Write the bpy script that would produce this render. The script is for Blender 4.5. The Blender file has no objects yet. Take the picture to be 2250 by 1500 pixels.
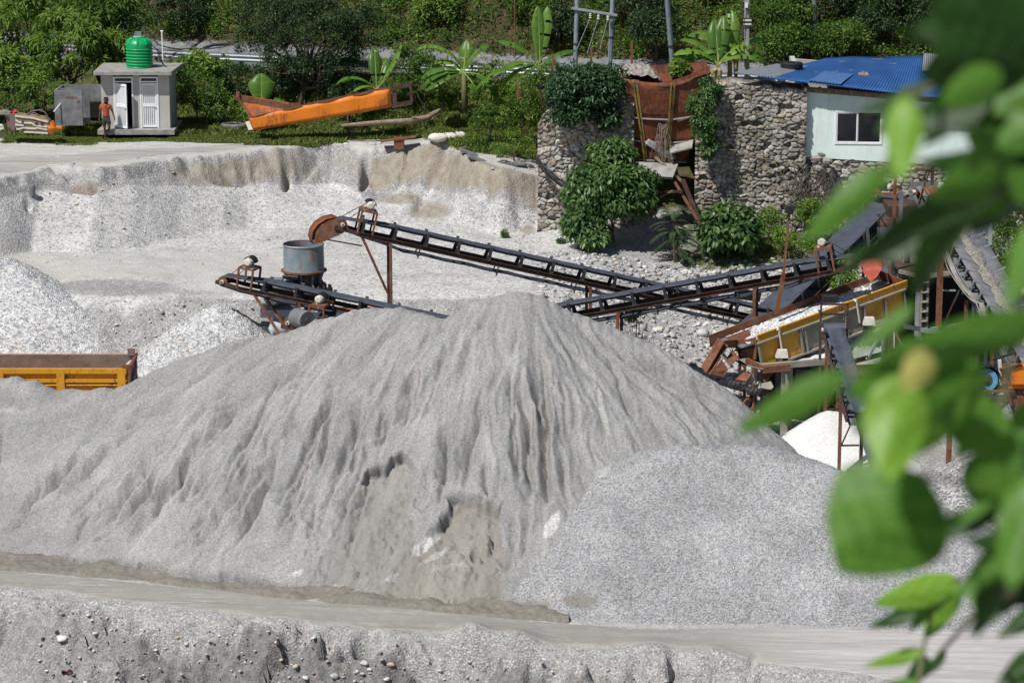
import bpy, math, random
import numpy as np
from mathutils import Vector, Matrix, Euler

# ------------------------------------------------------------------ camera, sky, sun, exposure
scene = bpy.context.scene
FPX, PITCH, HC = 6000.0, math.radians(12.5), 16.4
CP, SP = math.cos(PITCH), math.sin(PITCH)
cam_data = bpy.data.cameras.new("camera")
cam_data.sensor_width = 36.0
cam_data.lens = 36.0 * FPX / 2250.0
cam_data.clip_start = 0.2
cam_data.clip_end = 3000.0
cam_data.dof.use_dof = True
cam_data.dof.focus_distance = 88.0
cam_data.dof.aperture_fstop = 10.5
cam = bpy.data.objects.new("camera", cam_data)
cam.location = (0, 0, HC)
cam.rotation_euler = (math.pi / 2 - PITCH, 0, 0)
scene.collection.objects.link(cam)
scene.camera = cam

SUN_EL, SUN_ROT = math.radians(55), math.radians(225)
world = bpy.data.worlds.new("World")
scene.world = world
world.use_nodes = True
wn = world.node_tree.nodes
sky = wn.new("ShaderNodeTexSky")
sky.sky_type = 'NISHITA'
sky.sun_disc = False
sky.sun_elevation = SUN_EL
sky.sun_rotation = SUN_ROT
world.node_tree.links.new(sky.outputs[0], wn["Background"].inputs[0])
wn["Background"].inputs[1].default_value = 0.065
sun_l = bpy.data.lights.new("sun", 'SUN')
sun_l.energy = 4.9
sun_l.angle = math.radians(0.53)
sun_l.color = (1.0, 0.965, 0.91)
sun = bpy.data.objects.new("sun", sun_l)
SUNV = Vector((math.sin(SUN_ROT) * math.cos(SUN_EL), math.cos(SUN_ROT) * math.cos(SUN_EL), math.sin(SUN_EL)))
sun.rotation_euler = SUNV.to_track_quat('Z', 'Y').to_euler()
sun.location = (0, 60, 60)
scene.collection.objects.link(sun)
scene.view_settings.view_transform = 'Standard'
scene.view_settings.look = 'None'
scene.view_settings.exposure = 0.0
scene.view_settings.gamma = 1.0
scene.cycles.use_denoising = True
scene.cycles.max_bounces = 6
scene.cycles.transparent_max_bounces = 6

# ------------------------------------------------------------------ pixel rays of the photograph -> points of the place
def tanv(py):
    v = (750 - py) / FPX
    return -(-SP + v * CP) / (CP + v * SP)
def P(px, py, y):
    v = (750 - py) / FPX
    t = y / (CP + v * SP)
    return Vector(((px - 1125) / FPX * t, y, HC + (-SP + v * CP) * t))
def GP(px, py, z):
    v = (750 - py) / FPX
    t = (z - HC) / (-SP + v * CP)
    return Vector(((px - 1125) / FPX * t, (CP + v * SP) * t, z))
def proj(x, y, z):
    zz = z - HC
    d = y * CP - zz * SP
    u = y * SP + zz * CP
    return 1125 + FPX * x / d, 750 - FPX * u / d

# ------------------------------------------------------------------ noise
def _lat(seed, n=256):
    return np.random.default_rng(seed).random((n, n))
_L = {}
def vnoise(x, y, seed=0):
    if seed not in _L: _L[seed] = _lat(seed)
    g = _L[seed]; n = 256
    xi = np.floor(x).astype(int); yi = np.floor(y).astype(int)
    fx = x - xi; fy = y - yi
    fx = fx * fx * (3 - 2 * fx); fy = fy * fy * (3 - 2 * fy)
    a = g[xi % n, yi % n]; b = g[(xi + 1) % n, yi % n]
    c = g[xi % n, (yi + 1) % n]; d = g[(xi + 1) % n, (yi + 1) % n]
    return (a * (1 - fx) + b * fx) * (1 - fy) + (c * (1 - fx) + d * fx) * fy
def fbm(x, y, oct=4, seed=0, gain=0.5):
    s = 0; a = 1; t = 0
    for i in range(oct):
        s = s + a * vnoise(x * 2 ** i + 17.3 * i, y * 2 ** i + 5.1 * i, seed + i); t += a; a *= gain
    return s / t - 0.5
def sstep(a, b, x):
    t = np.clip((x - a) / (b - a), 0, 1)
    return t * t * (3 - 2 * t)

# ------------------------------------------------------------------ objects
COL = scene.collection
ORG = {}
def setp(o, label=None, cat=None, group=None, kind=None):
    if label: o["label"] = label
    if cat: o["category"] = cat
    if group: o["group"] = group
    if kind: o["kind"] = kind
    return o
def thing(name, label, cat, loc, group=None):
    o = bpy.data.objects.new(name, None)
    o.empty_display_size = 0.3
    o.location = loc
    COL.objects.link(o)
    ORG[o.name] = Vector(loc)
    return setp(o, label, cat, group)
def copy_tree(src, parent=None):
    c = src.copy()
    COL.objects.link(c)
    if parent is not None: c.parent = parent
    ORG[c.name] = ORG.get(src.name, Vector((0, 0, 0)))
    for ch in list(src.children):
        copy_tree(ch, c)
    return c

class MB:
    def __init__(s): s.v = []; s.f = []
    def add(s, vs, fs):
        k = len(s.v)
        s.v += [tuple(v) for v in vs]
        s.f += [tuple(i + k for i in f) for f in fs]
        return s
    def box(s, c, size, R=None):
        hx, hy, hz = size[0] / 2, size[1] / 2, size[2] / 2
        vs = [Vector((x, y, z)) for x in (-hx, hx) for y in (-hy, hy) for z in (-hz, hz)]
        if R is not None: vs = [R @ v for v in vs]
        c = Vector(c)
        return s.add([v + c for v in vs], [(0, 1, 3, 2), (4, 6, 7, 5), (0, 4, 5, 1), (2, 3, 7, 6), (0, 2, 6, 4), (1, 5, 7, 3)])
    def bar(s, p0, p1, w, h=None, up=(0, 0, 1)):
        h = h or w
        p0, p1 = Vector(p0), Vector(p1)
        d = (p1 - p0)
        L = d.length
        if L < 1e-6: return s
        d.normalize()
        u = Vector(up)
        if abs(d.dot(u)) > 0.98: u = Vector((0, 1, 0))
        sd = d.cross(u).normalized(); n = sd.cross(d)
        R = Matrix((d, sd, n)).transposed()
        return s.box((p0 + p1) / 2, (L, w, h), R)
    def tube(s, pts, r, n=8, caps=True):
        pts = [Vector(p) for p in pts]
        if not hasattr(r, '__len__'): r = [r] * len(pts)
        k = len(s.v); rings = []
        prev = None
        for i, p in enumerate(pts):
            d = (pts[min(i + 1, len(pts) - 1)] - pts[max(i - 1, 0)]).normalized()
            if prev is None:
                u = Vector((0, 0, 1)) if abs(d.z) < 0.9 else Vector((1, 0, 0))
                a = d.cross(u).normalized()
            else:
                a = (prev - d * prev.dot(d)).normalized()
            prev = a
            b = d.cross(a)
            for j in range(n):
                t = 2 * math.pi * j / n
                s.v.append(tuple(p + (a * math.cos(t) + b * math.sin(t)) * r[i]))
        for i in range(len(pts) - 1):
            for j in range(n):
                j2 = (j + 1) % n
                s.f.append((k + i * n + j, k + i * n + j2, k + (i + 1) * n + j2, k + (i + 1) * n + j))
        if caps:
            s.f.append(tuple(k + j for j in reversed(range(n))))
            s.f.append(tuple(k + (len(pts) - 1) * n + j for j in range(n)))
        return s
    def lathe(s, c, axis, prof, n=32, closed=False):
        c = Vector(c); ax = Vector(axis).normalized()
        u = Vector((0, 0, 1)) if abs(ax.z) < 0.9 else Vector((1, 0, 0))
        a = ax.cross(u).normalized(); b = ax.cross(a)
        k = len(s.v); m = len(prof)
        for (r, h) in prof:
            for j in range(n):
                t = 2 * math.pi * j / n
                s.v.append(tuple(c + ax * h + (a * math.cos(t) + b * math.sin(t)) * r))
        for i in range(m - 1 if not closed else m):
            i2 = (i + 1) % m
            for j in range(n):
                j2 = (j + 1) % n
                s.f.append((k + i * n + j, k + i * n + j2, k + i2 * n + j2, k + i2 * n + j))
        if not closed:
            if prof[0][0] > 1e-4: s.f.append(tuple(k + j for j in range(n)))
            if prof[-1][0] > 1e-4: s.f.append(tuple(k + (m - 1) * n + j for j in reversed(range(n))))
        return s
    def prism(s, poly, ext):
        poly = [Vector(p) for p in poly]; e = Vector(ext); n = len(poly)
        return s.add(poly + [p + e for p in poly],
                     [tuple(range(n)), tuple(reversed(range(n, 2 * n)))] + [(i, i + n, (i + 1) % n + n, (i + 1) % n) for i in range(n)])
    def slab(s, poly, thick):
        """plate through a planar polygon, thickened along its normal"""
        poly = [Vector(p) for p in poly]
        n = (poly[1] - poly[0]).cross(poly[2] - poly[0]).normalized()
        return s.prism([p - n * thick / 2 for p in poly], n * thick)
    def grid(s, fn, nu, nv, closed_u=False):
        k = len(s.v)
        for i in range(nu + 1):
            for j in range(nv + 1):
                s.v.append(tuple(fn(i / nu, j / nv)))
        for i in range(nu):
            for j in range(nv):
                a = k + i * (nv + 1) + j
                s.f.append((a, a + 1, a + nv + 2, a + nv + 1))
        return s

def link(name, me, mat, parent=None, smooth=False, loc=None):
    o = bpy.data.objects.new(name, me)
    if mat: me.materials.append(mat)
    COL.objects.link(o)
    if parent is not None:
        o.parent = parent
        ORG[o.name] = ORG[parent.name]
    else:
        ORG[o.name] = Vector(loc) if loc is not None else Vector((0, 0, 0))
        if loc is not None: o.location = loc
    if smooth:
        me.shade_smooth() if hasattr(me, 'shade_smooth') else [setattr(p, 'use_smooth', True) for p in me.polygons]
    return o
def build(name, mb, mat, parent=None, smooth=False, loc=None, bevel=0.0):
    org = ORG[parent.name] if parent is not None else (Vector(loc) if loc is not None else Vector((0, 0, 0)))
    me = bpy.data.meshes.new(name)
    me.from_pydata([(v[0] - org.x, v[1] - org.y, v[2] - org.z) for v in mb.v], [], mb.f)
    me.update()
    o = link(name, me, mat, parent, smooth, loc)
    if smooth == 'auto':
        try: me.set_sharp_from_angle(angle=math.radians(35))
        except Exception: pass
    if bevel > 0:
        m = o.modifiers.new("bevel", 'BEVEL'); m.width = bevel; m.segments = 1; m.limit_method = 'ANGLE'
    return o
def tbuild(name, label, cat, mb, mat, loc, group=None, smooth=False, kind=None, bevel=0.0):
    """a thing that is one mesh"""
    return setp(build(name, mb, mat, None, smooth, loc, bevel), label, cat, group, kind)
def np_mesh(name, V, Fq, smooth=False):
    """V (n,3), Fq (m,4) or (m,3)"""
    me = bpy.data.meshes.new(name)
    k = Fq.shape[1]
    me.vertices.add(len(V)); me.vertices.foreach_set("co", V.astype(np.float32).ravel())
    me.loops.add(Fq.size); me.loops.foreach_set("vertex_index", Fq.astype(np.int32).ravel())
    me.polygons.add(len(Fq))
    me.polygons.foreach_set("loop_start", np.arange(0, Fq.size, k, dtype=np.int32))
    me.polygons.foreach_set("loop_total", np.full(len(Fq), k, dtype=np.int32))
    if smooth: me.polygons.foreach_set("use_smooth", np.ones(len(Fq), dtype=bool))
    me.update(calc_edges=True)
    return me
def vcol(me, name, arr):
    """arr (n,3) per vertex"""
    a = me.color_attributes.new(name, 'FLOAT_COLOR', 'POINT')
    c = np.ones((len(arr), 4), dtype=np.float32); c[:, :3] = arr
    a.data.foreach_set("color", c.ravel())
def fattr(me, name, arr):
    a = me.attributes.new(name, 'FLOAT', 'FACE')
    a.data.foreach_set("value", arr.astype(np.float32))

# ------------------------------------------------------------------ materials
class NT:
    def __init__(s, name):
        s.m = bpy.data.materials.new(name); s.m.use_nodes = True
        s.t = s.m.node_tree; s.n = s.t.nodes; s.l = s.t.links
        s.bsdf = s.n["Principled BSDF"]; s.out = s.n["Material Output"]
        s.tc = s.n.new("ShaderNodeTexCoord")
    def new(s, t, **kw):
        n = s.n.new(t)
        for k, v in kw.items(): setattr(n, k, v)
        return n
    def lk(s, a, b): s.l.new(a, b)
    def coords(s, scale=(1, 1, 1), rot=(0, 0, 0)):
        m = s.new("ShaderNodeMapping"); m.inputs["Scale"].default_value = scale; m.inputs["Rotation"].default_value = rot
        s.lk(s.tc.outputs["Object"], m.inputs[0]); return m.outputs[0]
    def noise(s, scale, detail=4, rough=0.55, co=None, dist=0.0):
        n = s.new("ShaderNodeTexNoise"); n.inputs["Scale"].default_value = scale
        n.inputs["Detail"].default_value = detail; n.inputs["Roughness"].default_value = rough
        n.inputs["Distortion"].default_value = dist
        s.lk(co or s.tc.outputs["Object"], n.inputs["Vector"]); return n.outputs["Fac"]
    def voro(s, scale, co=None, feature='F1'):
        n = s.new("ShaderNodeTexVoronoi", feature=feature); n.inputs["Scale"].default_value = scale
        s.lk(co or s.tc.outputs["Object"], n.inputs["Vector"]); return n
    def ramp(s, fac, stops, interp='LINEAR'):
        r = s.new("ShaderNodeValToRGB"); cr = r.color_ramp; cr.interpolation = interp
        while len(cr.elements) > 1: cr.elements.remove(cr.elements[-1])
        cr.elements[0].position = stops[0][0]; cr.elements[0].color = (*c3(stops[0][1]), 1)
        for p, c in stops[1:]:
            e = cr.elements.new(p); e.color = (*c3(c), 1)
        s.lk(fac, r.inputs[0]); return r.outputs[0]
    def mix(s, fac, a, b, blend='MIX'):
        m = s.new("ShaderNodeMix", data_type='RGBA', blend_type=blend)
        for inp, v in ((m.inputs[0], fac), (m.inputs[6], a), (m.inputs[7], b)):
            if isinstance(v, (int, float)): inp.default_value = v
            elif isinstance(v, (tuple, list)): inp.default_value = (*v[:3], 1)
            else: s.lk(v, inp)
        return m.outputs[2]
    def math(s, op, a, b=0.0, clamp=False):
        m = s.new("ShaderNodeMath", operation=op); m.use_clamp = clamp
        for inp, v in ((m.inputs[0], a), (m.inputs[1], b)):
            if isinstance(v, (int, float)): inp.default_value = v
            else: s.lk(v, inp)
        return m.outputs[0]
    def bump(s, h, strength=0.5, dist=0.02, prev=None):
        b = s.new("ShaderNodeBump"); b.inputs["Strength"].default_value = strength; b.inputs["Distance"].default_value = dist
        s.lk(h, b.inputs["Height"])
        if prev: s.lk(prev, b.inputs["Normal"])
        return b.outputs[0]
    def attr(s, name):
        a = s.new("ShaderNodeAttribute"); a.attribute_name = name; return a
    def fin(s, col=None, rough=0.8, metal=0.0, normal=None, spec=0.3):
        if col is not None:
            if isinstance(col, (tuple, list)): s.bsdf.inputs["Base Color"].default_value = (*col[:3], 1)
            else: s.lk(col, s.bsdf.inputs["Base Color"])
        if isinstance(rough, (int, float)): s.bsdf.inputs["Roughness"].default_value = rough
        else: s.lk(rough, s.bsdf.inputs["Roughness"])
        s.bsdf.inputs["Metallic"].default_value = metal
        s.bsdf.inputs["Specular IOR Level"].default_value = spec
        if normal: s.lk(normal, s.bsdf.inputs["Normal"])
        return s.m
def c3(c):
    return (c, c, c) if isinstance(c, (int, float)) else tuple(c[:3])

def m_plain(name, c1, c2=None, scale=3.0, rough=0.7, metal=0.0, bump=0.0, bscale=40, spec=0.3):
    t = NT(name); c1 = c3(c1); c2 = c3(c2) if c2 is not None else tuple(x * 0.7 for x in c1)
    col = t.ramp(t.noise(scale, 6, 0.65), [(0.32, c2), (0.66, c1)])
    n = t.bump(t.noise(bscale, 3), bump, 0.02) if bump else None
    return t.fin(col, rough, metal, n, spec)
def m_worn(name, paint, rust=(0.16, 0.055, 0.02), amount=0.5, scale=2.2, rough=0.55, dust=0.15, streak=True, metal=0.0):
    """painted steel with rust patches and dust"""
    t = NT(name)
    n1 = t.noise(scale, 8, 0.7)
    n2 = t.noise(scale * 2.5, 6, 0.7, t.coords((3, 3, 0.5)) if streak else None)
    f = t.math('ADD', t.math('MULTIPLY', n1, 0.6), t.math('MULTIPLY', n2, 0.4))
    fac = t.ramp(f, [(0.62 - 0.25 * amount, 0.0), (0.68 - 0.22 * amount, 1.0)])
    pv = t.mix(t.noise(5, 4), tuple(x * 0.72 for x in paint), paint)
    rv = t.mix(t.noise(14, 5), tuple(x * 0.5 for x in rust), tuple(min(1, x * 1.5) for x in rust))
    col = t.mix(fac, pv, rv)
    d = t.ramp(t.noise(3.1, 5, 0.7), [(0.45, 0.0), (0.75, dust)])
    col = t.mix(d, col, (0.42, 0.39, 0.34))
    return t.fin(col, rough, metal, t.bump(n2, 0.15, 0.01), 0.35)

M = {}
M['rust'] = m_worn('rust steel', (0.20, 0.075, 0.035), (0.11, 0.035, 0.016), 0.5, rough=0.8, dust=0.25)
M['rust_bright'] = m_worn('bright rust steel', (0.25, 0.075, 0.03), (0.10, 0.03, 0.014), 0.62, 1.6, rough=0.8, dust=0.12)
M['rust_dark'] = m_worn('dark rust steel', (0.055, 0.032, 0.026), (0.11, 0.04, 0.02), 0.4, rough=0.75, dust=0.12)
M['steel_dark'] = m_worn('dark steel', (0.025, 0.028, 0.034), (0.05, 0.025, 0.018), 0.35, rough=0.6, dust=0.2)
M['steel_grey'] = m_worn('grey steel', (0.16, 0.18, 0.20), (0.13, 0.06, 0.035), 0.3, rough=0.55, dust=0.4)
M['belt'] = m_plain('rubber belt', (0.075, 0.088, 0.115), (0.045, 0.052, 0.07), 2.0, 0.55, spec=0.4)
M['belt_dusty'] = m_plain('dusty rubber belt', (0.20, 0.20, 0.20), (0.08, 0.09, 0.11), 2.0, 0.7)
M['yellow'] = m_worn('yellow paint', (0.72, 0.36, 0.025), (0.20, 0.10, 0.04), 0.3, 2.5, dust=0.35)
M['yellow_truck'] = m_worn('truck yellow paint', (0.68, 0.31, 0.015), (0.16, 0.06, 0.03), 0.34, 4.0, dust=0.12)
M['grey_panel'] = m_plain('dusty grey panel', (0.30, 0.285, 0.24), (0.19, 0.18, 0.15), 3.0, 0.85)
M['orange'] = m_worn('orange paint', (0.80, 0.22, 0.012), (0.34, 0.09, 0.02), 0.42, 1.3, rough=0.5, dust=0.05)
M['red'] = m_worn('faded red paint', (0.52, 0.12, 0.08), (0.2, 0.06, 0.03), 0.25)
M['white'] = m_plain('white paint', (0.78, 0.78, 0.76), (0.62, 0.61, 0.58), 6, 0.5)
M['frame_white'] = m_plain('white frame', (0.80, 0.81, 0.82), (0.70, 0.71, 0.72), 4, 0.4)
M['black'] = m_plain('black rubber', (0.022, 0.023, 0.026), (0.012, 0.012, 0.014), 6, 0.7, bump=0.2)
M['tyre'] = m_plain('old tyre rubber', (0.055, 0.055, 0.056), (0.03, 0.03, 0.03), 6, 0.85, bump=0.3)
M['tyre_grey'] = m_plain('dusty tyre rubber', (0.22, 0.21, 0.20), (0.11, 0.11, 0.10), 6, 0.9, bump=0.3)
M['dark_in'] = m_plain('dark interior', (0.012, 0.012, 0.012), (0.008, 0.008, 0.008), 2, 0.9)  # near-black, puts the shade of openings into the colour
M['galv'] = m_plain('galvanised steel', (0.42, 0.45, 0.48), (0.30, 0.32, 0.35), 5, 0.45, 0.3)
M['pole'] = m_plain('grey tubular steel', (0.30, 0.34, 0.40), (0.20, 0.23, 0.27), 4, 0.5, 0.2)
M['concrete'] = m_plain('concrete', (0.36, 0.35, 0.33), (0.20, 0.195, 0.185), 2.5, 0.9, bump=0.3)
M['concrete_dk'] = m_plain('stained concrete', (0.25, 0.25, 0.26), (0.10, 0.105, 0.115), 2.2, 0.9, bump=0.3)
M['plaster'] = m_plain('grey plaster', (0.47, 0.45, 0.42), (0.38, 0.36, 0.335), 1.5, 0.9, bump=0.15)
M['wood'] = m_plain('weathered wood', (0.30, 0.24, 0.18), (0.14, 0.10, 0.075), 6, 0.9, bump=0.3)
M['wood_dk'] = m_plain('weathered hardboard', (0.21, 0.155, 0.145), (0.12, 0.085, 0.08), 3, 0.85, bump=0.2)
M['tank_green'] = m_plain('green polythene', (0.006, 0.36, 0.12), (0.004, 0.28, 0.09), 1.5, 0.35, spec=0.5)
M['glass'] = m_plain('dark window glass', (0.02, 0.025, 0.03), (0.01, 0.012, 0.015), 1, 0.08, spec=0.6)
M['cloth_red'] = m_plain('red cloth', (0.65, 0.03, 0.06), None, 5, 0.9)
M['sack'] = m_plain('white sack', (0.66, 0.64, 0.58), (0.5, 0.48, 0.42), 8, 0.9, bump=0.4, bscale=25)
M['blue_paint'] = m_plain('blue paint', (0.10, 0.28, 0.42), None, 4, 0.5)
M['paint_red'] = m_plain('red lettering paint', (0.30, 0.03, 0.035), None, 9, 0.8)
M['paint_black'] = m_plain('black lettering paint', (0.05, 0.03, 0.03), None, 9, 0.8)

def m_mint():
    t = NT('mint limewash')
    col = t.ramp(t.noise(0.9, 6, 0.6), [(0.3, (0.60, 0.74, 0.71)), (0.7, (0.76, 0.84, 0.81))])
    st = t.ramp(t.noise(1.4, 6, 0.7, t.coords((2.5, 2.5, 0.45))), [(0.52, 0.0), (0.75, 0.45)])
    col = t.mix(st, col, (0.48, 0.45, 0.38))
    return t.fin(col, 0.9, 0, t.bump(t.noise(30, 3), 0.1, 0.01))
M['mint'] = m_mint()
def m_blueroof():
    t = NT('blue sheet paint')
    col = t.ramp(t.noise(1.2, 6, 0.65), [(0.3, (0.02, 0.085, 0.26)), (0.7, (0.04, 0.135, 0.36))])
    d = t.ramp(t.noise(9, 6, 0.75), [(0.62, 0.0), (0.74, 0.55)])
    col = t.mix(d, col, (0.4, 0.36, 0.3))
    return t.fin(col, 0.45, 0.0, None, 0.4)
M['blueroof'] = m_blueroof()
# ------------------------------------------------------------------ stony materials
def m_aggregate(name, base, scale, contrast, bumpd, vc=False, dark=0.0, tints=True, patch=None):
    """gravel: every cell of the pattern is one stone with its own grey"""
    t = NT(name)
    v = t.voro(scale)
    sep = t.new("ShaderNodeSeparateColor"); t.lk(v.outputs["Color"], sep.inputs[0])
    b = base; lo = tuple(x * (1 - contrast) for x in b); hi = tuple(min(0.9, x * (1 + contrast * 0.9)) for x in b)
    st = [(0.0, tuple(x * (1 - contrast - dark) for x in b)), (0.22, lo), (0.6, b), (1.0, hi)]
    col = t.ramp(sep.outputs[0], st)
    if tints:
        tt = t.ramp(sep.outputs[1], [(0.0, (0.92, 0.97, 1.08)), (0.5, (1, 1, 1)), (0.93, (1.0, 0.99, 0.96)), (1.0, (1.08, 0.92, 0.78))])
        col = t.mix(1.0, col, tt, 'MULTIPLY')
    big = t.ramp(t.noise(0.8, 6, 0.6), [(0.3, 0.86), (0.7, 1.08)])
    col = t.mix(1.0, col, big, 'MULTIPLY')
    n = t.bump(v.outputs["Distance"], 0.9, bumpd)
    n = t.bump(t.noise(scale * 0.45, 4, 0.6), 0.6, bumpd * 1.3, n)
    if vc:
        a = t.attr("mask"); s3 = t.new("ShaderNodeSeparateColor"); t.lk(a.outputs["Color"], s3.inputs[0])
        soft = t.noise(7, 6, 0.7)
        def m(i, k=0.55):
            return t.ramp(t.math('ADD', t.math('MULTIPLY', s3.outputs[i], 1.0), t.math('MULTIPLY', t.math('SUBTRACT', soft, 0.5), 0.9)), [(k - 0.22, 0.0), (k + 0.22, 1.0)])
        fine = t.noise(scale * 0.8, 5, 0.75)
        brown = t.ramp(fine, [(0.2, (0.20, 0.185, 0.162)), (0.5, (0.265, 0.25, 0.224)), (0.8, (0.36, 0.342, 0.31))])
        col = t.mix(m(0), col, brown)
        vw = t.voro(scale * 0.8); sw = t.new("ShaderNodeSeparateColor"); t.lk(vw.outputs["Color"], sw.inputs[0])
        white = t.ramp(sw.outputs[0], [(0.0, (0.30, 0.30, 0.31)), (0.3, (0.52, 0.52, 0.52)), (1.0, (0.66, 0.65, 0.63))])
        col = t.mix(m(1), col, white)
        col = t.mix(1.0, col, t.ramp(s3.outputs[2], [(0.0, 0.80), (0.5, 1.0), (1.0, 1.26)]), 'MULTIPLY')
    return t.fin(col, 0.95, 0, n, 0.15)

def m_ground():
    """ground: R white gravel, G grassy soil, B brown sand; what is left is grey dusty grit"""
    t = NT('quarry ground')
    v = t.voro(15.0); sep = t.new("ShaderNodeSeparateColor"); t.lk(v.outputs["Color"], sep.inputs[0])
    v2 = t.voro(26.0); sp2 = t.new("ShaderNodeSeparateColor"); t.lk(v2.outputs["Color"], sp2.inputs[0])
    a = t.attr("mask"); am = t.new("ShaderNodeSeparateColor"); t.lk(a.outputs["Color"], am.inputs[0])
    a2 = t.attr("mask2"); am2 = t.new("ShaderNodeSeparateColor"); t.lk(a2.outputs["Color"], am2.inputs[0])
    big = t.noise(0.55, 8, 0.65)
    mid = t.noise(3.5, 6, 0.7)
    grit = t.ramp(sp2.outputs[0], [(0.0, (0.19, 0.185, 0.18)), (0.35, (0.30, 0.295, 0.29)), (0.85, (0.38, 0.375, 0.37)), (1.0, (0.56, 0.56, 0.56))])
    grit = t.mix(1.0, grit, t.ramp(mid, [(0.3, 0.8), (0.7, 1.12)]), 'MULTIPLY')
    white = t.ramp(sep.outputs[0], [(0.0, (0.22, 0.22, 0.235)), (0.12, (0.36, 0.36, 0.36)), (0.40, (0.47, 0.465, 0.455)), (1.0, (0.62, 0.61, 0.59))])
    white = t.mix(1.0, white, t.ramp(big, [(0.3, 0.76), (0.5, 0.96), (0.7, 1.06)]), 'MULTIPLY')
    soft = t.math('MULTIPLY', t.math('SUBTRACT', t.noise(2.2, 8, 0.72), 0.5), 0.8)
    def msk(ch, k=0.5, w=0.16):
        return t.ramp(t.math('ADD', ch, soft), [(k - w, 0.0), (k + w, 1.0)])
    col = t.mix(msk(am.outputs[0]), grit, white)
    brown = t.ramp(t.noise(4.0, 8, 0.7, t.coords((1, 1, 0.45))), [(0.3, (0.20, 0.17, 0.135)), (0.5, (0.30, 0.265, 0.215)), (0.75, (0.38, 0.355, 0.315))])
    col = t.mix(msk(am.outputs[2]), col, brown)
    dusty = t.ramp(t.noise(2.0, 8, 0.7, t.coords((0.5, 3.2, 1))), [(0.3, (0.38, 0.37, 0.345)), (0.6, (0.49, 0.48, 0.455)), (0.8, (0.58, 0.57, 0.55))])
    col = t.mix(msk(am2.outputs[0]), col, dusty)            # packed dust
    dark = t.ramp(t.noise(5.0, 8, 0.75), [(0.3, (0.10, 0.095, 0.092)), (0.5, (0.19, 0.18, 0.175)), (0.75, (0.33, 0.32, 0.315))])
    col = t.mix(msk(am2.outputs[1]), col, dark)             # dark river soil
    grass = t.ramp(t.noise(1.1, 8, 0.7), [(0.35, (0.13, 0.10, 0.06)), (0.5, (0.06, 0.07, 0.025)), (0.7, (0.05, 0.085, 0.02))])
    col = t.mix(msk(am.outputs[1]), col, grass)
    red = t.ramp(t.noise(2.3, 8, 0.7), [(0.35, (0.03, 0.045, 0.015)), (0.55, (0.07, 0.055, 0.03)), (0.72, (0.15, 0.09, 0.055))])
    col = t.mix(msk(am2.outputs[2]), col, red)              # hill soil
    n = t.bump(v.outputs["Distance"], 0.8, 0.03)
    n = t.bump(t.noise(9, 6, 0.7), 0.6, 0.06, n)
    return t.fin(col, 0.95, 0, n, 0.12)

# ------------------------------------------------------------------ the lie of the land
def line_at(pts, X):
    xs = np.array([p[0] for p in pts]); ys = np.array([p[1] for p in pts])
    i = np.argsort(xs)
    return np.interp(X, xs[i], ys[i])
def pxline(pts, z):
    return [GP(a, b, z) for a, b in pts]
RZ = -6.4
L_road_near = pxline([(-300, 1270), (0, 1292), (300, 1330), (700, 1376), (900, 1396), (1200, 1425), (1500, 1442), (1900, 1490), (2250, 1530), (2600, 1560)], RZ)
L_road_far = pxline([(-300, 1215), (0, 1240), (300, 1264), (700, 1308), (1100, 1342), (1400, 1364), (1800, 1366), (2250, 1372), (2600, 1380)], RZ)
L_foot = pxline([(-300, 1195), (0, 1213), (300, 1232), (650, 1290), (1100, 1325), (1400, 1352), (1800, 1358), (2250, 1366), (2600, 1372)], RZ)
L_edge0 = [GP(-300, 425, 0), GP(0, 392, 0), GP(100, 372, 0), GP(220, 372, 0), GP(400, 348, 0), GP(600, 328, 0), GP(730, 317, 0), GP(800, 326, 0), GP(870, 326, 0),
           GP(930, 326, 0.0), GP(985, 330, 0.0), GP(1030, 345, 0), GP(1100, 372, -0.35), GP(1180, 388, -0.7), GP(1240, 420, -1.1)]
EX = np.array([p.x for p in L_edge0] + [3.2, 8, 14, 20, 40]); EY = np.array([p.y for p in L_edge0] + [105.2, 104.6, 104.2, 103.5, 102]); EZ = np.array([p.z for p in L_edge0] + [-1.6, -2.2, -2.3, -2.4, -2.4])
def highway_y(x):
    return np.interp(x, [-60, -23.4, -15, 1, 7, 15, 40], [138, 126.5, 121.8, 115.6, 113.6, 112.6, 112.6])

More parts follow.
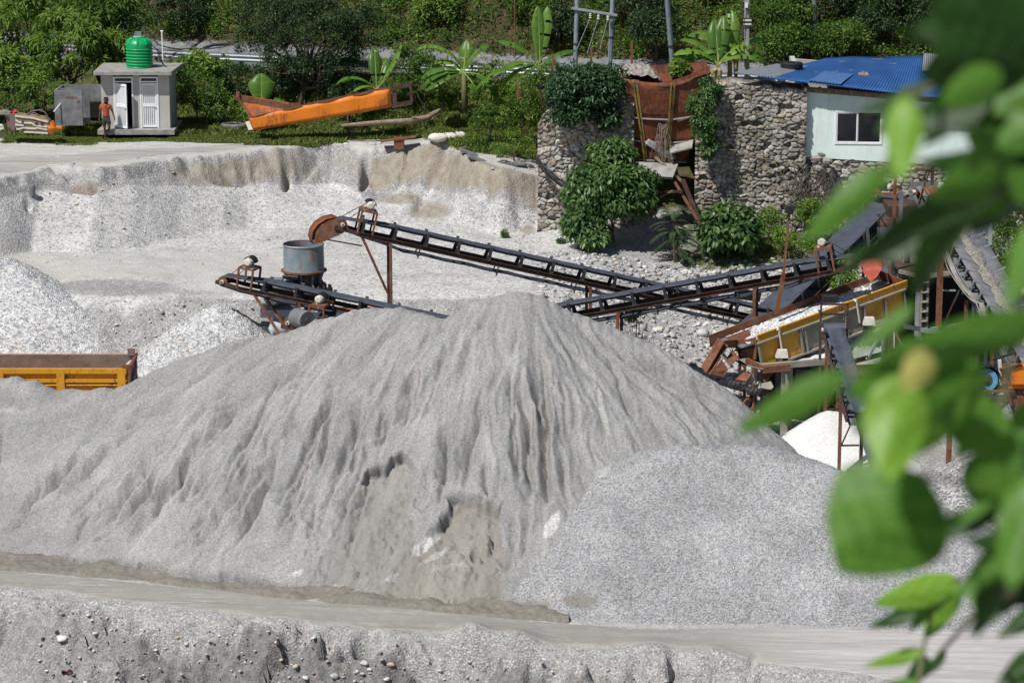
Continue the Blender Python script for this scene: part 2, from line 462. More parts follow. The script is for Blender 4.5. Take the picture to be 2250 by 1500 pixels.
def ground_z(X, Y, detail=True):
    shp = X.shape
    x1 = X[:, 0] if X.ndim == 2 else X
    # control lines per x
    yn = line_at([(p.x, p.y) for p in L_road_near], X); yf = line_at([(p.x, p.y) for p in L_foot], X)
    ye = np.interp(X, EX, EY); ze = np.interp(X, EX, EZ)
    hy = highway_y(X)
    left = 1 - sstep(0.5, 7.5, X)                 # 1 on the yard side, 0 on the cobble slope side
    # cliff drop: tall in the middle
    drop = np.interp(X, [-40, -20, -16, -14, -12, -8, -5.6, -2, 0.5, 2.5, 6, 40], [0.25, 0.3, 0.45, 0.3, 0.8, 1.3, 1.75, 2.3, 1.9, 1.1, 0.2, 0.1])
    jit = fbm(X * 1.1, Y * 0.0 + 3, 5, 11) * 1.5 if detail else 0
    w = 0.45 + 0.48 * drop
    jlow = fbm(X * 0.3, Y * 0.0 + 7, 3, 13) * 1.2 if detail else 0
    y6 = ye + jlow * np.where(X < 1.5, 1, 0.2) - w   # foot of the cut face
    yc = np.maximum(ye + (jlow + jit * 0.55) * np.where(X < 1.5, 1, 0.2), y6 + 0.22)
    z6 = ze - drop
    yard_y = 104.2 + 0 * X; yard_z = -2.5 + 0 * X
    yard_y = np.minimum(y6 - np.clip((z6 - yard_z) / 0.62, 0.3, 9), yard_y + 2.0)
    pit_top_y = 92.0 + 0.35 * np.sin(X * 0.8) + 0.5 * np.clip(-X - 14, 0, 6)
    # left profile (yard) and right profile (slope)
    def prof(nodes):
        Z = np.full(shp, nodes[0][1]) if np.isscalar(nodes[0][1]) else nodes[0][1] + 0 * X
        for (ya, za), (yb, zb) in zip(nodes[:-1], nodes[1:]):
            t = np.clip((Y - ya) / np.maximum(yb - ya, 1e-3), 0, 1)
            Z = np.where(Y >= ya, za + (zb - za) * t, Z)
        return Z
    o = 0 * X
    steep = 0.8 + 0.25 * np.sin(X * 0.9)
    front = [(yn - 60, o - 13), (yn - 8, o - 11.5), (yn - 2.6 * steep, o - 8.4), (yn - 0.9 * steep, o - 6.75), (yn, o + RZ), (yf, o + RZ), (yf + 1, o + RZ + 0.05)]
    back = [(ye * 0 + yc, ze), (yc + 0.5, ze + 0.03)]
    tz = np.where(X < 1.5, 0.0, np.interp(X, [1.5, 3, 5, 20], [0.0, 0.9, 1.7, 1.9]))
    tops = [(yc + 3.0, tz), (hy - 3.6, tz + np.interp(X, [-20, 0, 3], [0.25, 0.2, 0.0])), (hy - 0.9, o + 1.75), (hy, o + 1.8), (hy + 8.0, o + 1.8), (hy + 9.5, o + 2.9), (hy + 34, o + 27), (hy + 90, o + 62), (hy + 400, o + 90)]
    lp = prof(front + [(85.8 + o, o - 6.3), (88.0 + o, o - 5.8), (pit_top_y, yard_z - 0.1), (pit_top_y + 0.7, yard_z), (yard_y, yard_z), (y6, z6)] + back + tops)
    rp = prof(front + [(86.0 + o, o - 6.2), (88.5 + o, o - 5.8), (97 + o, o - 4.1), (y6 - 1.0, np.minimum(z6 - 0.1, -2.6)), (y6, z6)] + back + tops)
    Z = lp * left + rp * (1 - left)
    if detail:
        # broad unevenness
        far = sstep(66, 69.5, Y)
        onroad = sstep(yn - 0.3, yn + 0.2, Y) * (1 - sstep(yf - 0.2, yf + 0.2, Y))
        Z = Z + fbm(X * 0.35, Y * 0.35, 4, 21) * 0.5 * (1 - onroad) * np.where(Y > 150, 3, 1) * (1 - 0.8 * sstep(105, 109, Y) * (1 - sstep(125, 135, Y)))
        terr = sstep(yc, yc + 0.6, Y) * (1 - sstep(hy + 8, hy + 10, Y))
        # gravel talus lobes leaning on the cut face
        tal = sstep(yard_y - 1.5, y6, Y) * (1 - sstep(y6, yc, Y)) * left
        Z = Z + tal * (fbm(X * 0.5, Y * 0.5, 4, 31) * 0.55)
        face = sstep(y6 - 0.15, y6 + 0.15, Y) * (1 - sstep(yc - 0.05, yc + 0.25, Y))
        Z = Z + face * (fbm(X * 2.2 + Y * 0.8, Y * 0.7, 5, 41) * 0.65)
        # rough slope down to the pit
        pit = sstep(86, 88, Y) * (1 - sstep(91.5, 93, Y))
        Z = Z + pit * fbm(X * 0.8, Y * 0.8, 5, 51) * 0.8
        # near bank: slumped, cobbly
        bank = 1 - sstep(yn - 0.55, yn + 0.05, Y)
        Z = Z + bank * (fbm(X * 0.7, Y * 0.9, 5, 61) * 1.1 + np.minimum(0, fbm(X * 1.9, Y * 2.4, 5, 71) + 0.05) * 2.0 + np.abs(fbm(X * 3.0, Y * 1.2, 4, 75)) * 0.7 + np.minimum(0, fbm(X * 5.5, Y * 6.5, 3, 77) + .12) * 1.0)
        # wheel ruts on the road
        Z = Z + onroad * (fbm(X * 0.25, (Y + X * 0.16) * 3.4, 3, 81) * 0.07)
        Z = Z + terr * fbm(X * 0.5, (Y + X * 0.1) * 2.4, 4, 91) * 0.12 * (1 - sstep(hy - 1.5, hy - 0.8, Y))
        hill = sstep(hy + 8.5, hy + 11, Y)
        Z = Z + hill * fbm(X * 0.3, Y * 0.3, 4, 95) * 2.5
    return Z

# carved cracks, caves and scarps traced where they stand: list of (pixel polyline, half width px, depth m)
def seg_dist(px, py, line):
    """signed distance in px to a polyline and the position 0..1 along it (positive = right of the way down)"""
    best = np.full(px.shape, 1e9); sg = np.zeros(px.shape); tt = np.zeros(px.shape)
    n = len(line) - 1
    for i in range(n):
        (x0, y0), (x1, y1) = line[i], line[i + 1]
        dx, dy = x1 - x0, y1 - y0; L2 = dx * dx + dy * dy
        t = np.clip(((px - x0) * dx + (py - y0) * dy) / L2, 0, 1)
        ex, ey = px - x0 - t * dx, py - y0 - t * dy
        d = np.hypot(ex, ey)
        s = (ex * dy - ey * dx)
        u = d < best
        best = np.where(u, d, best); sg = np.where(u, np.sign(s), sg); tt = np.where(u, (i + t) / n, tt)
    return best * sg, tt
def poly_mask(px, py, poly):
    inside = np.zeros(px.shape, bool)
    n = len(poly)
    for i in range(n):
        x0, y0 = poly[i]; x1, y1 = poly[(i + 1) % n]
        c = ((y0 > py) != (y1 > py)) & (px < (x1 - x0) * (py - y0) / (y1 - y0 + 1e-9) + x0)
        inside ^= c
    return inside

def axis_lin(a, b, st, far_lo, far_hi, grow=1.25):
    core = list(np.arange(a, b + 1e-6, st))
    lo = []; s = st; v = a
    while v > far_lo: s *= grow; v -= s; lo.append(v)
    hi = []; s = st; v = core[-1]
    while v < far_hi: s *= grow; v += s; hi.append(v)
    return np.array(lo[::-1] + core + hi)
def quad_idx(nx, ny):
    i, j = np.meshgrid(np.arange(nx - 1), np.arange(ny - 1), indexing='ij')
    a = (i * ny + j).ravel()
    return np.stack([a, a + ny, a + ny + 1, a + 1], 1)

rng = np.random.default_rng(7)
gx = axis_lin(-28, 28, 0.10, -700, 700)
ya = np.arange(62, 77, 0.09); yb = np.arange(77, 85, 0.35); yc_ = np.arange(85, 101, 0.11); yd = np.arange(101, 113.5, 0.065); yo = np.arange(113.5, 142, 0.3)
yhi = []; s_ = 0.3; v_ = 142
while v_ < 900: s_ *= 1.22; v_ += s_; yhi.append(v_)
ylo = []; s_ = 0.1; v_ = 62
while v_ > -200: s_ *= 1.3; v_ -= s_; ylo.append(v_)
gy = np.concatenate([np.array(ylo[::-1]), ya, yb, yc_, yd, yo, np.array(yhi)])
GX, GY = np.meshgrid(gx, gy, indexing='ij')
GZ = ground_z(GX, GY)
PXg, PYg = proj(GX, np.maximum(GY, 20), GZ)
# cracks
def carve(Z, line, half, depth, ppx, ppy, sel=None):
    d, t = seg_dist(ppx, ppy, line)
    prof = np.exp(-(np.abs(d) / half) ** (4 if line[0][1] > 1300 else 2)) * np.sin(np.clip(t, 0.02, 0.98) * math.pi) ** 0.5 * (1.6 if half > 5 and depth > .3 and Z[0, 0] < 50 and line[0][1] > 1300 else 1)
    if sel is not None: prof = prof * sel
    return Z - prof * depth
cliffsel = (GY > 100) & (GY < 113.2)
for ln, hw, dp in [([(812, 332), (806, 365), (796, 408)], 7, 2.0), ([(632, 365), (630, 395), (626, 415)], 5, 1.2), ([(985, 330), (940, 400), (915, 470)], 9, 0.35),
                   ([(560, 362), (556, 400)], 3, 0.3), ([(1040, 352), (1010, 420)], 7, 0.25), ([(700, 345), (660, 395)], 9, 0.3),
                   ([(985, 448), (1020, 452), (1060, 476), (1120, 496)], 5, 0.35), ([(770, 430), (840, 436), (890, 440)], 4, 0.3),
                   ([(100, 398), (150, 408), (200, 418), (225, 402)], 7, 0.45), ([(60, 440), (62, 462)], 6, 0.35), ([(470, 400), (520, 405), (545, 402)], 4, 0.3),
                   ([(900, 330), (880, 400), (860, 425)], 6, 0.22), ([(1085, 400), (1075, 450)], 6, 0.25)]:
    GZ = carve(GZ, ln, hw, dp, PXg, PYg, cliffsel)
# caves and dark scars of the near bank
bsel = (GY < 72.5) & (GY > 62)
for ln, hw, dp in [([(662, 1396), (634, 1418), (606, 1446)], 20, 0.9), ([(724, 1402), (712, 1436)], 11, 0.6), ([(812, 1398), (786, 1424)], 19, 0.85),
                   ([(240, 1372), (215, 1395), (180, 1420)], 8, 0.35), ([(560, 1425), (450, 1425), (400, 1470)], 6, 0.3), ([(290, 1475), (270, 1500)], 6, 0.4), ([(380, 1470), (372, 1500)], 7, 0.45),
                   ([(462, 1440), (462, 1500)], 6, 0.35), ([(610, 1450), (560, 1500)], 8, 0.4), ([(1050, 1460), (1020, 1480)], 8, 0.4), ([(1478, 1450), (1474, 1495)], 7, 0.5),
                   ([(1080, 1500), (1130, 1440)], 6, 0.2), ([(1300, 1465), (1306, 1490)], 6, 0.35), ([(1660, 1440), (1640, 1500)], 5, 0.25), ([(930, 1400), (960, 1450)], 8, 0.25)]:
    GZ = carve(GZ, ln, hw, dp, PXg, PYg, bsel)
# mounds on the near bank
for (mx, my, rr, hh) in [(1035, 1410, 45, 0.45), (1130, 1425, 50, 0.4), (1430, 1455, 60, 0.35), (1560, 1460, 60, 0.3), (880, 1420, 40, 0.25), (620, 1390, 60, 0.12)]:
    d = np.hypot(PXg - mx, (PYg - my) * 1.6)
    GZ = GZ + hh * np.exp(-(d / rr) ** 2) * bsel
yn_ = line_at([(p.x, p.y) for p in L_road_near], GX); yf_ = line_at([(p.x, p.y) for p in L_foot], GX)
ye_ = np.interp(GX, EX, EY); hy_ = highway_y(GX)
near = (GY > 60) & (GY < 114) & (np.abs(GX) < 28)
moundm = np.exp(-(((PXg - 972) / 40) ** 2 + ((PYg - 318) / 12) ** 2)) * (GY > 105) * (GY < 114)
GZ = GZ + 0.5 * moundm
# masks
lefty = 1 - sstep(0.8, 6.0, GX + 0.0 * GY)
yardm = sstep(91.6, 92.6, GY + 1.2 * fbm(GX * 0.6, GY * 0.6, 3, 101)) * (1 - sstep(ye_ - 1.5, ye_ - 0.5, GY)) * lefty
Rm = yardm * (1 - 0.25 * sstep(-12, -18, GX) * 0)
cob = (1 - lefty) * sstep(88.5, 91, GY) * (1 - sstep(101, 103.5, GY))
Rm = np.maximum(Rm, cob * 0.5)
Rm = np.maximum(Rm, (1 - sstep(yn_ - 0.5, yn_ + 0.1, GY)) * sstep(yn_ - 2.5, yn_ - 0.6, GY) * 0.0)
Rm = Rm * sstep(yn_ - .5, yn_ + .2, GY)
hutg = sstep(111.6, 112.8, GY + np.interp(GX, [-24, -17, -12, -9, -3, 1], [-0.4, -0.2, -0.2, -0.7, -0.6, 3]) + fbm(GX, GY, 4, 111) * 1.6) * (1 - sstep(hy_ + 8, hy_ + 9, GY))
Gm = np.maximum(hutg * (GX < 2.5), (sstep(1.4, 2.2, GX) * sstep(ye_ + 0.3, ye_ + 1.2, GY) * (1 - sstep(hy_ + 8, hy_ + 9, GY))))
Gm = np.maximum(Gm, 0.55 * sstep(4, 7, GX) * sstep(99.5, 101.5, GY) * (GY < 106))
hillm = sstep(hy_ + 8, hy_ + 9, GY)
face_ = sstep(ye_ - 1.15 - 0.4 * fbm(GX, GY, 3, 5), ye_ - 0.7, GY) * (1 - sstep(ye_ - 0.15, ye_ + 0.15, GY))
Bm = face_ * np.interp(GX, [-14, -12.8, -11.5, -9.5, -8, -6.2, -5.5, -1.0, 0.6, 1.6, 3], [0.3, 0.6, 0.65, 0.6, 0.4, 0.45, 0.85, 0.9, 0.65, 0.6, 0.2])
Bm = np.maximum(Bm, 0.75 * np.exp(-(((PXg - 880) / 75) ** 2 + ((PYg - 436) / 14) ** 2)) * cliffsel)
Bm = np.maximum(Bm, 0.8 * np.exp(-(((PXg - 945) / 60) ** 2 + ((PYg - 462) / 22) ** 2)) * cliffsel)
Bm = np.maximum(Bm, 0.7 * np.exp(-(((PXg - 1170) / 30) ** 2 + ((PYg - 440) / 26) ** 2)) * cliffsel)
Bm = np.maximum(Bm, 0.7 * np.exp(-(((PXg - 1160) / 22) ** 2 + ((PYg - 505) / 12) ** 2)) * cliffsel)
Bm = np.maximum(Bm, 0.75 * np.exp(-(((PXg - 185) / 50) ** 2 + ((PYg - 408) / 10) ** 2)) * cliffsel)
Rm = Rm * (1 - np.clip(Bm * 1.3, 0, 1)) * (1 - face_)
Rm = np.maximum(Rm, moundm * 1.2); Bm = np.maximum(Bm, sstep(yf_ - 0.1, yf_ + 0.1, GY + 1.0) * (GY < 80) * (1 - sstep(-0.5, 1.5, GX)) * 0.9)
terrm = sstep(ye_ - 0.1, ye_ + 0.3, GY) * (GX < 2.0)
dust = np.maximum(terrm * (1 - np.clip(hutg, 0, 1)) * 0.66, yardm * 0.62 * sstep(92.2, 94.5, GY) * (1 - sstep(99.5, 103, GY)) * (1 - sstep(-9.5, -2, GX)))
dust = np.maximum(dust, sstep(yn_ - 0.2, yn_ + 0.3, GY) * (1 - sstep(yf_ - 0.3, yf_ + 0.2, GY)) * 0.5)
wedge = np.exp(-(((PXg - 250) / 130) ** 2 + ((PYg - 632) / 17) ** 2)) * (GY > 85) * (GY < 96)
Rm = Rm * (1 - np.clip(wedge * 1.6, 0, 1)); dust = dust * (1 - np.clip(wedge * 1.6, 0, 1))
dust = np.maximum(dust, .34 * sstep(yn_ - 1.1, yn_ - .5, GY) * (GY < yn_ + .5))
bankd = (1 - sstep(yn_ - 0.95, yn_ - 0.35, GY)) * np.interp(GX, [-16, -10.5, -8.5, -2, 0, 2, 4, 14], [0.40, 0.5, 0.82, 0.85, 0.75, 0.55, 0.42, 0.36])
GZ = GZ + np.where(near, (rng.random(GX.shape) - 0.5), 0) * (0.012 + 0.03 * np.clip(Rm, 0, 1) * (1 - dust) + 0.014 * (GY < yn_ - 0.3) + 0.03 * cob + 0.02 * (pit_ := sstep(86, 88, GY) * (1 - sstep(91.5, 92.5, GY))))
gme = np_mesh("ground", np.stack([GX, GY, GZ], -1).reshape(-1, 3), quad_idx(len(gx), len(gy)), smooth=True)
vcol(gme, "mask", np.stack([Rm, Gm, Bm], -1).reshape(-1, 3))
vcol(gme, "mask2", np.stack([dust, bankd, hillm], -1).reshape(-1, 3))
M['ground'] = m_ground()
setp(link("ground", gme, M['ground']), kind="structure")

def gz(x, y):
    """height of the ground at one point"""
    i = np.clip(np.searchsorted(gx, x) - 1, 0, len(gx) - 2); j = np.clip(np.searchsorted(gy, y) - 1, 0, len(gy) - 2)
    fx = (x - gx[i]) / (gx[i + 1] - gx[i]); fy = (y - gy[j]) / (gy[j + 1] - gy[j])
    return GZ[i, j] * (1 - fx) * (1 - fy) + GZ[i + 1, j] * fx * (1 - fy) + GZ[i, j + 1] * (1 - fx) * fy + GZ[i + 1, j + 1] * fx * fy

# ------------------------------------------------------------------ roads, draped over the ground
def m_haul():
    t = NT('haul road')
    co = t.coords((0.30, 2.4, 1), (0, 0, math.radians(-9)))
    st = t.noise(1.0, 9, 0.75, co, 0.4)
    co2 = t.coords((0.35, 7.0, 1), (0, 0, math.radians(-8)))
    st2 = t.noise(1.3, 6, 0.7, co2)
    st = t.mix(0.5, st, t.noise(2.6, 9, 0.75))
    base = t.ramp(st, [(0.3, (0.24, 0.225, 0.20)), (0.52, (0.30, 0.285, 0.262)), (0.72, (0.39, 0.375, 0.355))])
    f = t.math('MULTIPLY', t.ramp(st2, [(0.54, 0.0), (0.66, 0.75)]), t.ramp(t.noise(0.6, 5, .7), [(0.46, 0.0), (0.62, 1.0)]))
    a = t.attr("mask"); am = t.new("ShaderNodeSeparateColor"); t.lk(a.outputs["Color"], am.inputs[0])
    col = t.mix(f, base, (0.66, 0.65, 0.63))
    gr_ = t.ramp(t.noise(26, 6, 0.8), [(0.3, 0.82), (0.7, 1.12)])
    col = t.mix(1.0, col, gr_, 'MULTIPLY')
    rt = t.ramp(t.noise(1.2, 8, 0.75, co2), [(0.35, (0.33, 0.315, 0.30)), (0.65, (0.50, 0.485, 0.47))])
    col = t.mix(am.outputs[0], col, rt)
    n = t.bump(st2, 0.5, 0.05); n = t.bump(t.noise(20, 5, 0.7), 0.5, 0.02, n)
    return t.fin(col, 0.95, 0, n, 0.12)
def drape(name, x0, x1, nx, lo, hi, ny, mat, lift=0.02, fn=None, amp=0.0):
    X = np.linspace(x0, x1, nx)[:, None] + np.zeros((1, ny)); T = np.linspace(0, 1, ny)[None, :]
    yl = lo(X); yh = hi(X); Y = yl + (yh - yl) * T
    i = np.clip(np.searchsorted(gx, X) - 1, 0, len(gx) - 2); j = np.clip(np.searchsorted(gy, Y) - 1, 0, len(gy) - 2)
    fx = (X - gx[i]) / (gx[i + 1] - gx[i]); fy = (Y - gy[j]) / (gy[j + 1] - gy[j])
    Z = GZ[i, j] * (1 - fx) * (1 - fy) + GZ[i + 1, j] * fx * (1 - fy) + GZ[i, j + 1] * (1 - fx) * fy + GZ[i + 1, j + 1] * fx * fy
    edge = np.minimum(T, 1 - T) * (yh - yl)
    Z = Z + lift + amp * (.35 + fbm(X * 1.3, Y * 1.6, 5, 77) * 1.6) * sstep(0, .5, T * (1 - T) * 4) - 0.10 * (1 - sstep(0, 0.25, edge))
    me = np_mesh(name, np.stack([X, Y, Z], -1).reshape(-1, 3), quad_idx(nx, ny), True)
    if fn is not None: vcol(me, "mask", fn(X, Y).reshape(-1, 3))
    return setp(link(name, me, mat), kind="structure")
M['haul'] = m_haul()
nz = lambda X, s: fbm(X * 0.5, X * 0 + s, 4, int(s))
drape("dirt_road", -26, 26, 620, lambda X: line_at([(p.x, p.y) for p in L_road_near], X) + 0.15 + nz(X, 3) * 0.8,
      lambda X: line_at([(p.x, p.y) for p in L_road_far], X) - 0.42 + nz(X, 9) * 0.35, 60, M['haul'], 0.022,
      lambda X, Y: np.stack([sstep(3.5, 9, X), 0 * X, 0 * X], -1))
def m_track():
    t = NT('dusty track')
    co = t.coords((0.14, 3.0, 1), (0, 0, math.radians(8)))
    base = t.ramp(t.noise(1.0, 9, 0.72, co, 0.3), [(0.36, (0.26, 0.25, 0.235)), (0.55, (0.35, 0.34, 0.325)), (0.68, (0.50, 0.49, 0.47))])
    return t.fin(base, 0.95, 0, t.bump(t.noise(12, 5, 0.7), 0.5, 0.02), 0.12)
M['track'] = m_track()
tlo = lambda X: np.interp(X, EX, EY) + np.interp(X, [-28, -18, -14, -4, 0], [0.5, 0.9, 1.0, 0.9, 1.2]) + nz(X, 13) * 0.5
thi = lambda X: np.interp(X, [-28, -21, -16, -10, -4, 0.5, 2.2], [105.4, 107.6, 109.6, 111.6, 113.2, 113.6, 113.4]) + nz(X, 23) * 0.6
drape("dirt_track", -28, -1.7, 280, tlo, thi, 36, M['track'], 0.02)
def m_berm():
    t = NT('compacted brown sand')
    col = t.ramp(t.noise(6, 8, .75), [(.3, (.15, .137, .115)), (.55, (.225, .208, .18)), (.75, (.30, .285, .255))])
    return t.fin(col, .95, 0, t.bump(t.noise(10, 8, .75), .8, .05), .1)
drape("earth_berm", -26, 1.5, 560, lambda X: line_at([(p.x, p.y) for p in L_road_far], X) - 0.62 + nz(X, 33) * .3, lambda X: line_at([(p.x, p.y) for p in L_foot], X) + .12 + nz(X, 43) * .5, 34, m_berm(), .03, None, .22)
def m_asphalt():
    t = NT('asphalt')
    col = t.ramp(t.noise(3, 6, 0.7), [(0.3, (0.10, 0.105, 0.115)), (0.7, (0.16, 0.165, 0.175))])
    return t.fin(col, 0.85, 0, t.bump(t.noise(60, 3), 0.3, 0.01), 0.2)
M['asphalt'] = m_asphalt()
drape("highway", -60, 40, 300, lambda X: highway_y(X) + 0.7, lambda X: highway_y(X) + 7.6, 24, M['asphalt'], 0.06)
mb = MB()
xs = np.arange(-58, 38, 0.5)
drape("road_verge", -60, 40, 300, lambda X: highway_y(X) + 7.7, lambda X: highway_y(X) + 8.5, 4, M['concrete_dk'], 0.09)

# ------------------------------------------------------------------ heaps
def heap(name, label, cat, ridge, k, ext, st, mat, carves=None, post=None, noise=0.012, r0=0.25, group=None, trim=0.15, bigamp=0.10, kx=1.0, xk=0.0):
    """ridge: list of world (x,y,z); cone surfaces of slope k hang from it"""
    x0, x1, y0, y1 = ext
    ax = np.arange(x0, x1, st); ay = np.arange(y0, y1, st * 1.05)
    X, Y = np.meshgrid(ax, ay, indexing='ij')
    R = []
    for a, b in zip(ridge[:-1], ridge[1:]):
        n = max(1, int((Vector(b) - Vector(a)).length / 0.3))
        for i in range(n): R.append(Vector(a).lerp(Vector(b), i / n))
    R.append(Vector(ridge[-1]))
    H = np.full(X.shape, -99.0)
    for p in R:
        dx = X - p.x; d = np.hypot(np.where((dx > 0) & (p.x > xk), dx * kx, dx), Y - p.y)
        h = p.z - k * (np.sqrt(d * d + r0 * r0) - r0)
        H = np.maximum(H, h)
    H = H + fbm(X * 0.5, Y * 0.5, 4, len(name)) * bigamp * 2
    px, py = proj(X, Y, H)
    mask = np.zeros(X.shape + (3,))
    Y2 = Y
    if carves is not None:
        r = carves(X, Y, H, px, py, mask); H, mask = r[0], r[1]
        if len(r) > 2: Y2 = Y + r[2]
    H = H + (np.random.default_rng(3).random(X.shape) - 0.5) * 2 * noise
    i = np.clip(np.searchsorted(gx, X) - 1, 0, len(gx) - 1); j = np.clip(np.searchsorted(gy, Y) - 1, 0, len(gy) - 1)
    G = GZ[i, j]
    above = H > G - trim
    V = np.stack([X, Y2, H], -1).reshape(-1, 3)
    Q = quad_idx(len(ax), len(ay))
    ok = above.ravel()[Q].any(1)
    Q = Q[ok]
    used = np.zeros(len(V), bool); used[Q.ravel()] = True
    idx = np.cumsum(used) - 1
    V = V[used]; Q = idx[Q]
    me = np_mesh(name, V, Q, True)
    vcol(me, "mask", mask.reshape(-1, 3)[used])
    c = V.mean(0); me.transform(Matrix.Translation((-c[0], -c[1], -RZ)))
    o = link(name, me, mat, None, False, (c[0], c[1], RZ))
    setp(o, label, cat, group)
    return o, (ax, ay, H)
def ridge_pt(px, py, k, dy=0.0):
    """point of a ridge seen at (px,py) above a foot line on the road edge"""
    f = None
    xf = 0
    for _ in range(5):
        yf = float(line_at([(p.x, p.y) for p in L_foot], np.array([xf]))[0]) + dy
        t = tanv(py); D = (HC - RZ + k * yf) / (t + k)
        xf = (px - 1125) / FPX * D
    p = P(px, py, D)
    return (p.x, p.y, p.z)

FUR = []     # traced gullies: (polyline px, width px, depth m)
def F(w, d, *pts): FUR.append((list(pts), w, d))
F(26, .30, (525, 850), (512, 900), (505, 930), (480, 960), (455, 985)); F(14, .14, (575, 900), (555, 950), (530, 985))
F(16, .2, (190, 985), (165, 1020), (120, 1075), (70, 1110)); F(12, .14, (255, 968), (215, 1020), (180, 1060))
F(20, .26, (330, 985), (322, 1030), (300, 1065), (265, 1110), (240, 1160)); F(16, .2, (355, 1010), (330, 1080), (290, 1130), (200, 1200))
F(18, .22, (425, 970), (405, 1030), (372, 1075), (345, 1130), (300, 1180)); F(14, .18, (455, 920), (430, 980), (405, 1050), (380, 1100))
F(20, .22, (560, 980), (545, 1030), (520, 1090), (480, 1130)); F(20, .26, (620, 960), (605, 1020), (585, 1080), (560, 1140), (530, 1190))
F(14, .16, (660, 900), (640, 960), (600, 1010)); F(16, .18, (700, 950), (680, 1010), (650, 1080), (615, 1150))
F(18, .16, (495, 1110), (470, 1160), (430, 1200)); F(14, .14, (210, 1110), (185, 1150), (160, 1200)); F(12, .12, (100, 1060), (60, 1130), (20, 1180))
F(12, .12, (15, 930), (5, 980), (-5, 1030)); F(16, .18, (735, 870), (728, 930), (715, 990), (700, 1040)); F(14, .2, (850, 880), (858, 920), (845, 960), (830, 985))
F(14, .14, (800, 860), (790, 930), (770, 990)); F(20, .2, (912, 800), (905, 850), (900, 900), (880, 950)); F(16, .16, (770, 960), (755, 1020), (735, 1070))
F(16, .26, (985, 930), (988, 980), (984, 1020), (980, 1050)); F(18, .26, (1062, 845), (1058, 920), (1052, 945), (1032, 985), (1028, 1030), (1027, 1075))
F(26, .34, (1140, 805), (1150, 850), (1165, 885), (1168, 930), (1160, 985), (1172, 1040), (1175, 1085)); F(24, .34, (1195, 780), (1200, 840), (1207, 900), (1200, 960), (1205, 1020), (1210, 1080), (1205, 1110))
F(14, .16, (1078, 1000), (1078, 1050), (1072, 1080)); F(12, .1, (1310, 850), (1320, 900), (1340, 960)); F(12, .1, (1210, 700), (1250, 760), (1310, 830), (1360, 900))
F(12, .10, (1250, 690), (1330, 770), (1420, 850), (1520, 930)); F(12, .12, (1300, 720), (1400, 790), (1500, 860), (1600, 950)); F(12, .12, (1350, 745), (1440, 800), (1560, 880), (1650, 960))
F(18, .2, (1400, 770), (1480, 815), (1560, 850), (1590, 880)); F(10, .08, (1180, 670), (1200, 720), (1240, 780), (1270, 850)); F(10, .08, (1090, 670), (1050, 730), (1020, 800), (1000, 880))
F(10, .09, (1060, 680), (1010, 740), (975, 800), (950, 870), (930, 930)); F(10, .08, (1000, 700), (930, 770), (880, 830)); F(12, .09, (900, 700), (820, 780), (770, 850))
F(12, .09, (830, 700), (740, 780), (680, 850), (640, 930)); F(12, .1, (760, 710), (660, 800), (600, 880)); F(10, .08, (650, 740), (560, 800), (480, 870), (400, 960), (330, 1060))
F(12, .08, (520, 770), (400, 860), (300, 940), (220, 1010), (120, 1120)); F(10, .1, (1130, 1120), (1135, 1180), (1120, 1240)); F(12, .12, (1165, 1110), (1160, 1180), (1140, 1240))
F(14, .16, (1410, 1010), (1405, 1060), (1385, 1110)); F(10, .09, (640, 1090), (655, 1150), (640, 1220)); F(12, .12, (700, 1090), (690, 1150), (665, 1210))
rf = np.random.default_rng(12)
for i in range(95):     # small gullies fanning out from the top
    a = rf.uniform(-1, 1); a = a if a < .25 or rf.random() < .3 else -a; x0 = 1130 + a * 900 if a < 0 else 1130 + a * 420
    ytop = np.interp(x0, [100, 300, 650, 1130, 1500], [900, 860, 760, 680, 800]) + rf.uniform(20, 330)
    sl = (x0 - 1130) / 900 * 0.95 if a < 0 else (x0 - 1130) / 420 * 0.9
    L = rf.uniform(60, 210); pts = []; xx = x0; yy = ytop
    for q in range(5):
        pts.append((xx, yy)); xx += sl * L / 4 + rf.uniform(-7, 7); yy += L / 4
    if pts[-1][1] < 1230: F(rf.uniform(7, 14), rf.uniform(.04, .12), *pts)

SC1 = [(795, 1040), (803, 1030), (812, 1022), (833, 1016), (848, 1024), (862, 998), (884, 992), (900, 998), (908, 1016), (915, 1040), (908, 1085), (900, 1110), (925, 1180), (1000, 1150), (900, 1230), (870, 1300), (640, 1296), (650, 1200), (700, 1120), (770, 1080)]
SC2 = [(986, 1084), (992, 1076), (1010, 1074), (1030, 1080), (1060, 1086), (1085, 1092), (1098, 1104), (1100, 1160), (1112, 1240), (1100, 1296), (1112, 1338), (820, 1330), (860, 1250), (925, 1190), (965, 1130), (988, 1108)]
SC3 = [(-40, 1216), (60, 1214), (110, 1220), (150, 1214), (190, 1226), (230, 1222), (300, 1236), (340, 1236), (400, 1252), (430, 1254), (480, 1262), (520, 1250), (600, 1272), (680, 1298), (700, 1330), (300, 1290), (-40, 1262)]
SC4 = [(935, 1030), (955, 1022), (975, 1030), (980, 1075), (930, 1120), (905, 1100)]
SC5 = [(680, 1085), (700, 1080), (712, 1110), (690, 1150), (668, 1140)]
def warpd(px, py, s):
    return px + fbm(px / 26, py / 26, 3, s) * 26, py + fbm(px / 26 + 40, py / 26, 3, s + 3) * 20
def soft_mask(px, py, poly, ax, ay):
    m = poly_mask(px, py, poly).astype(float)
    for _ in range(2):
        m[1:-1, 1:-1] = (m[1:-1, 1:-1] * 2 + m[:-2, 1:-1] + m[2:, 1:-1] + m[1:-1, :-2] + m[1:-1, 2:]) / 6
    return m
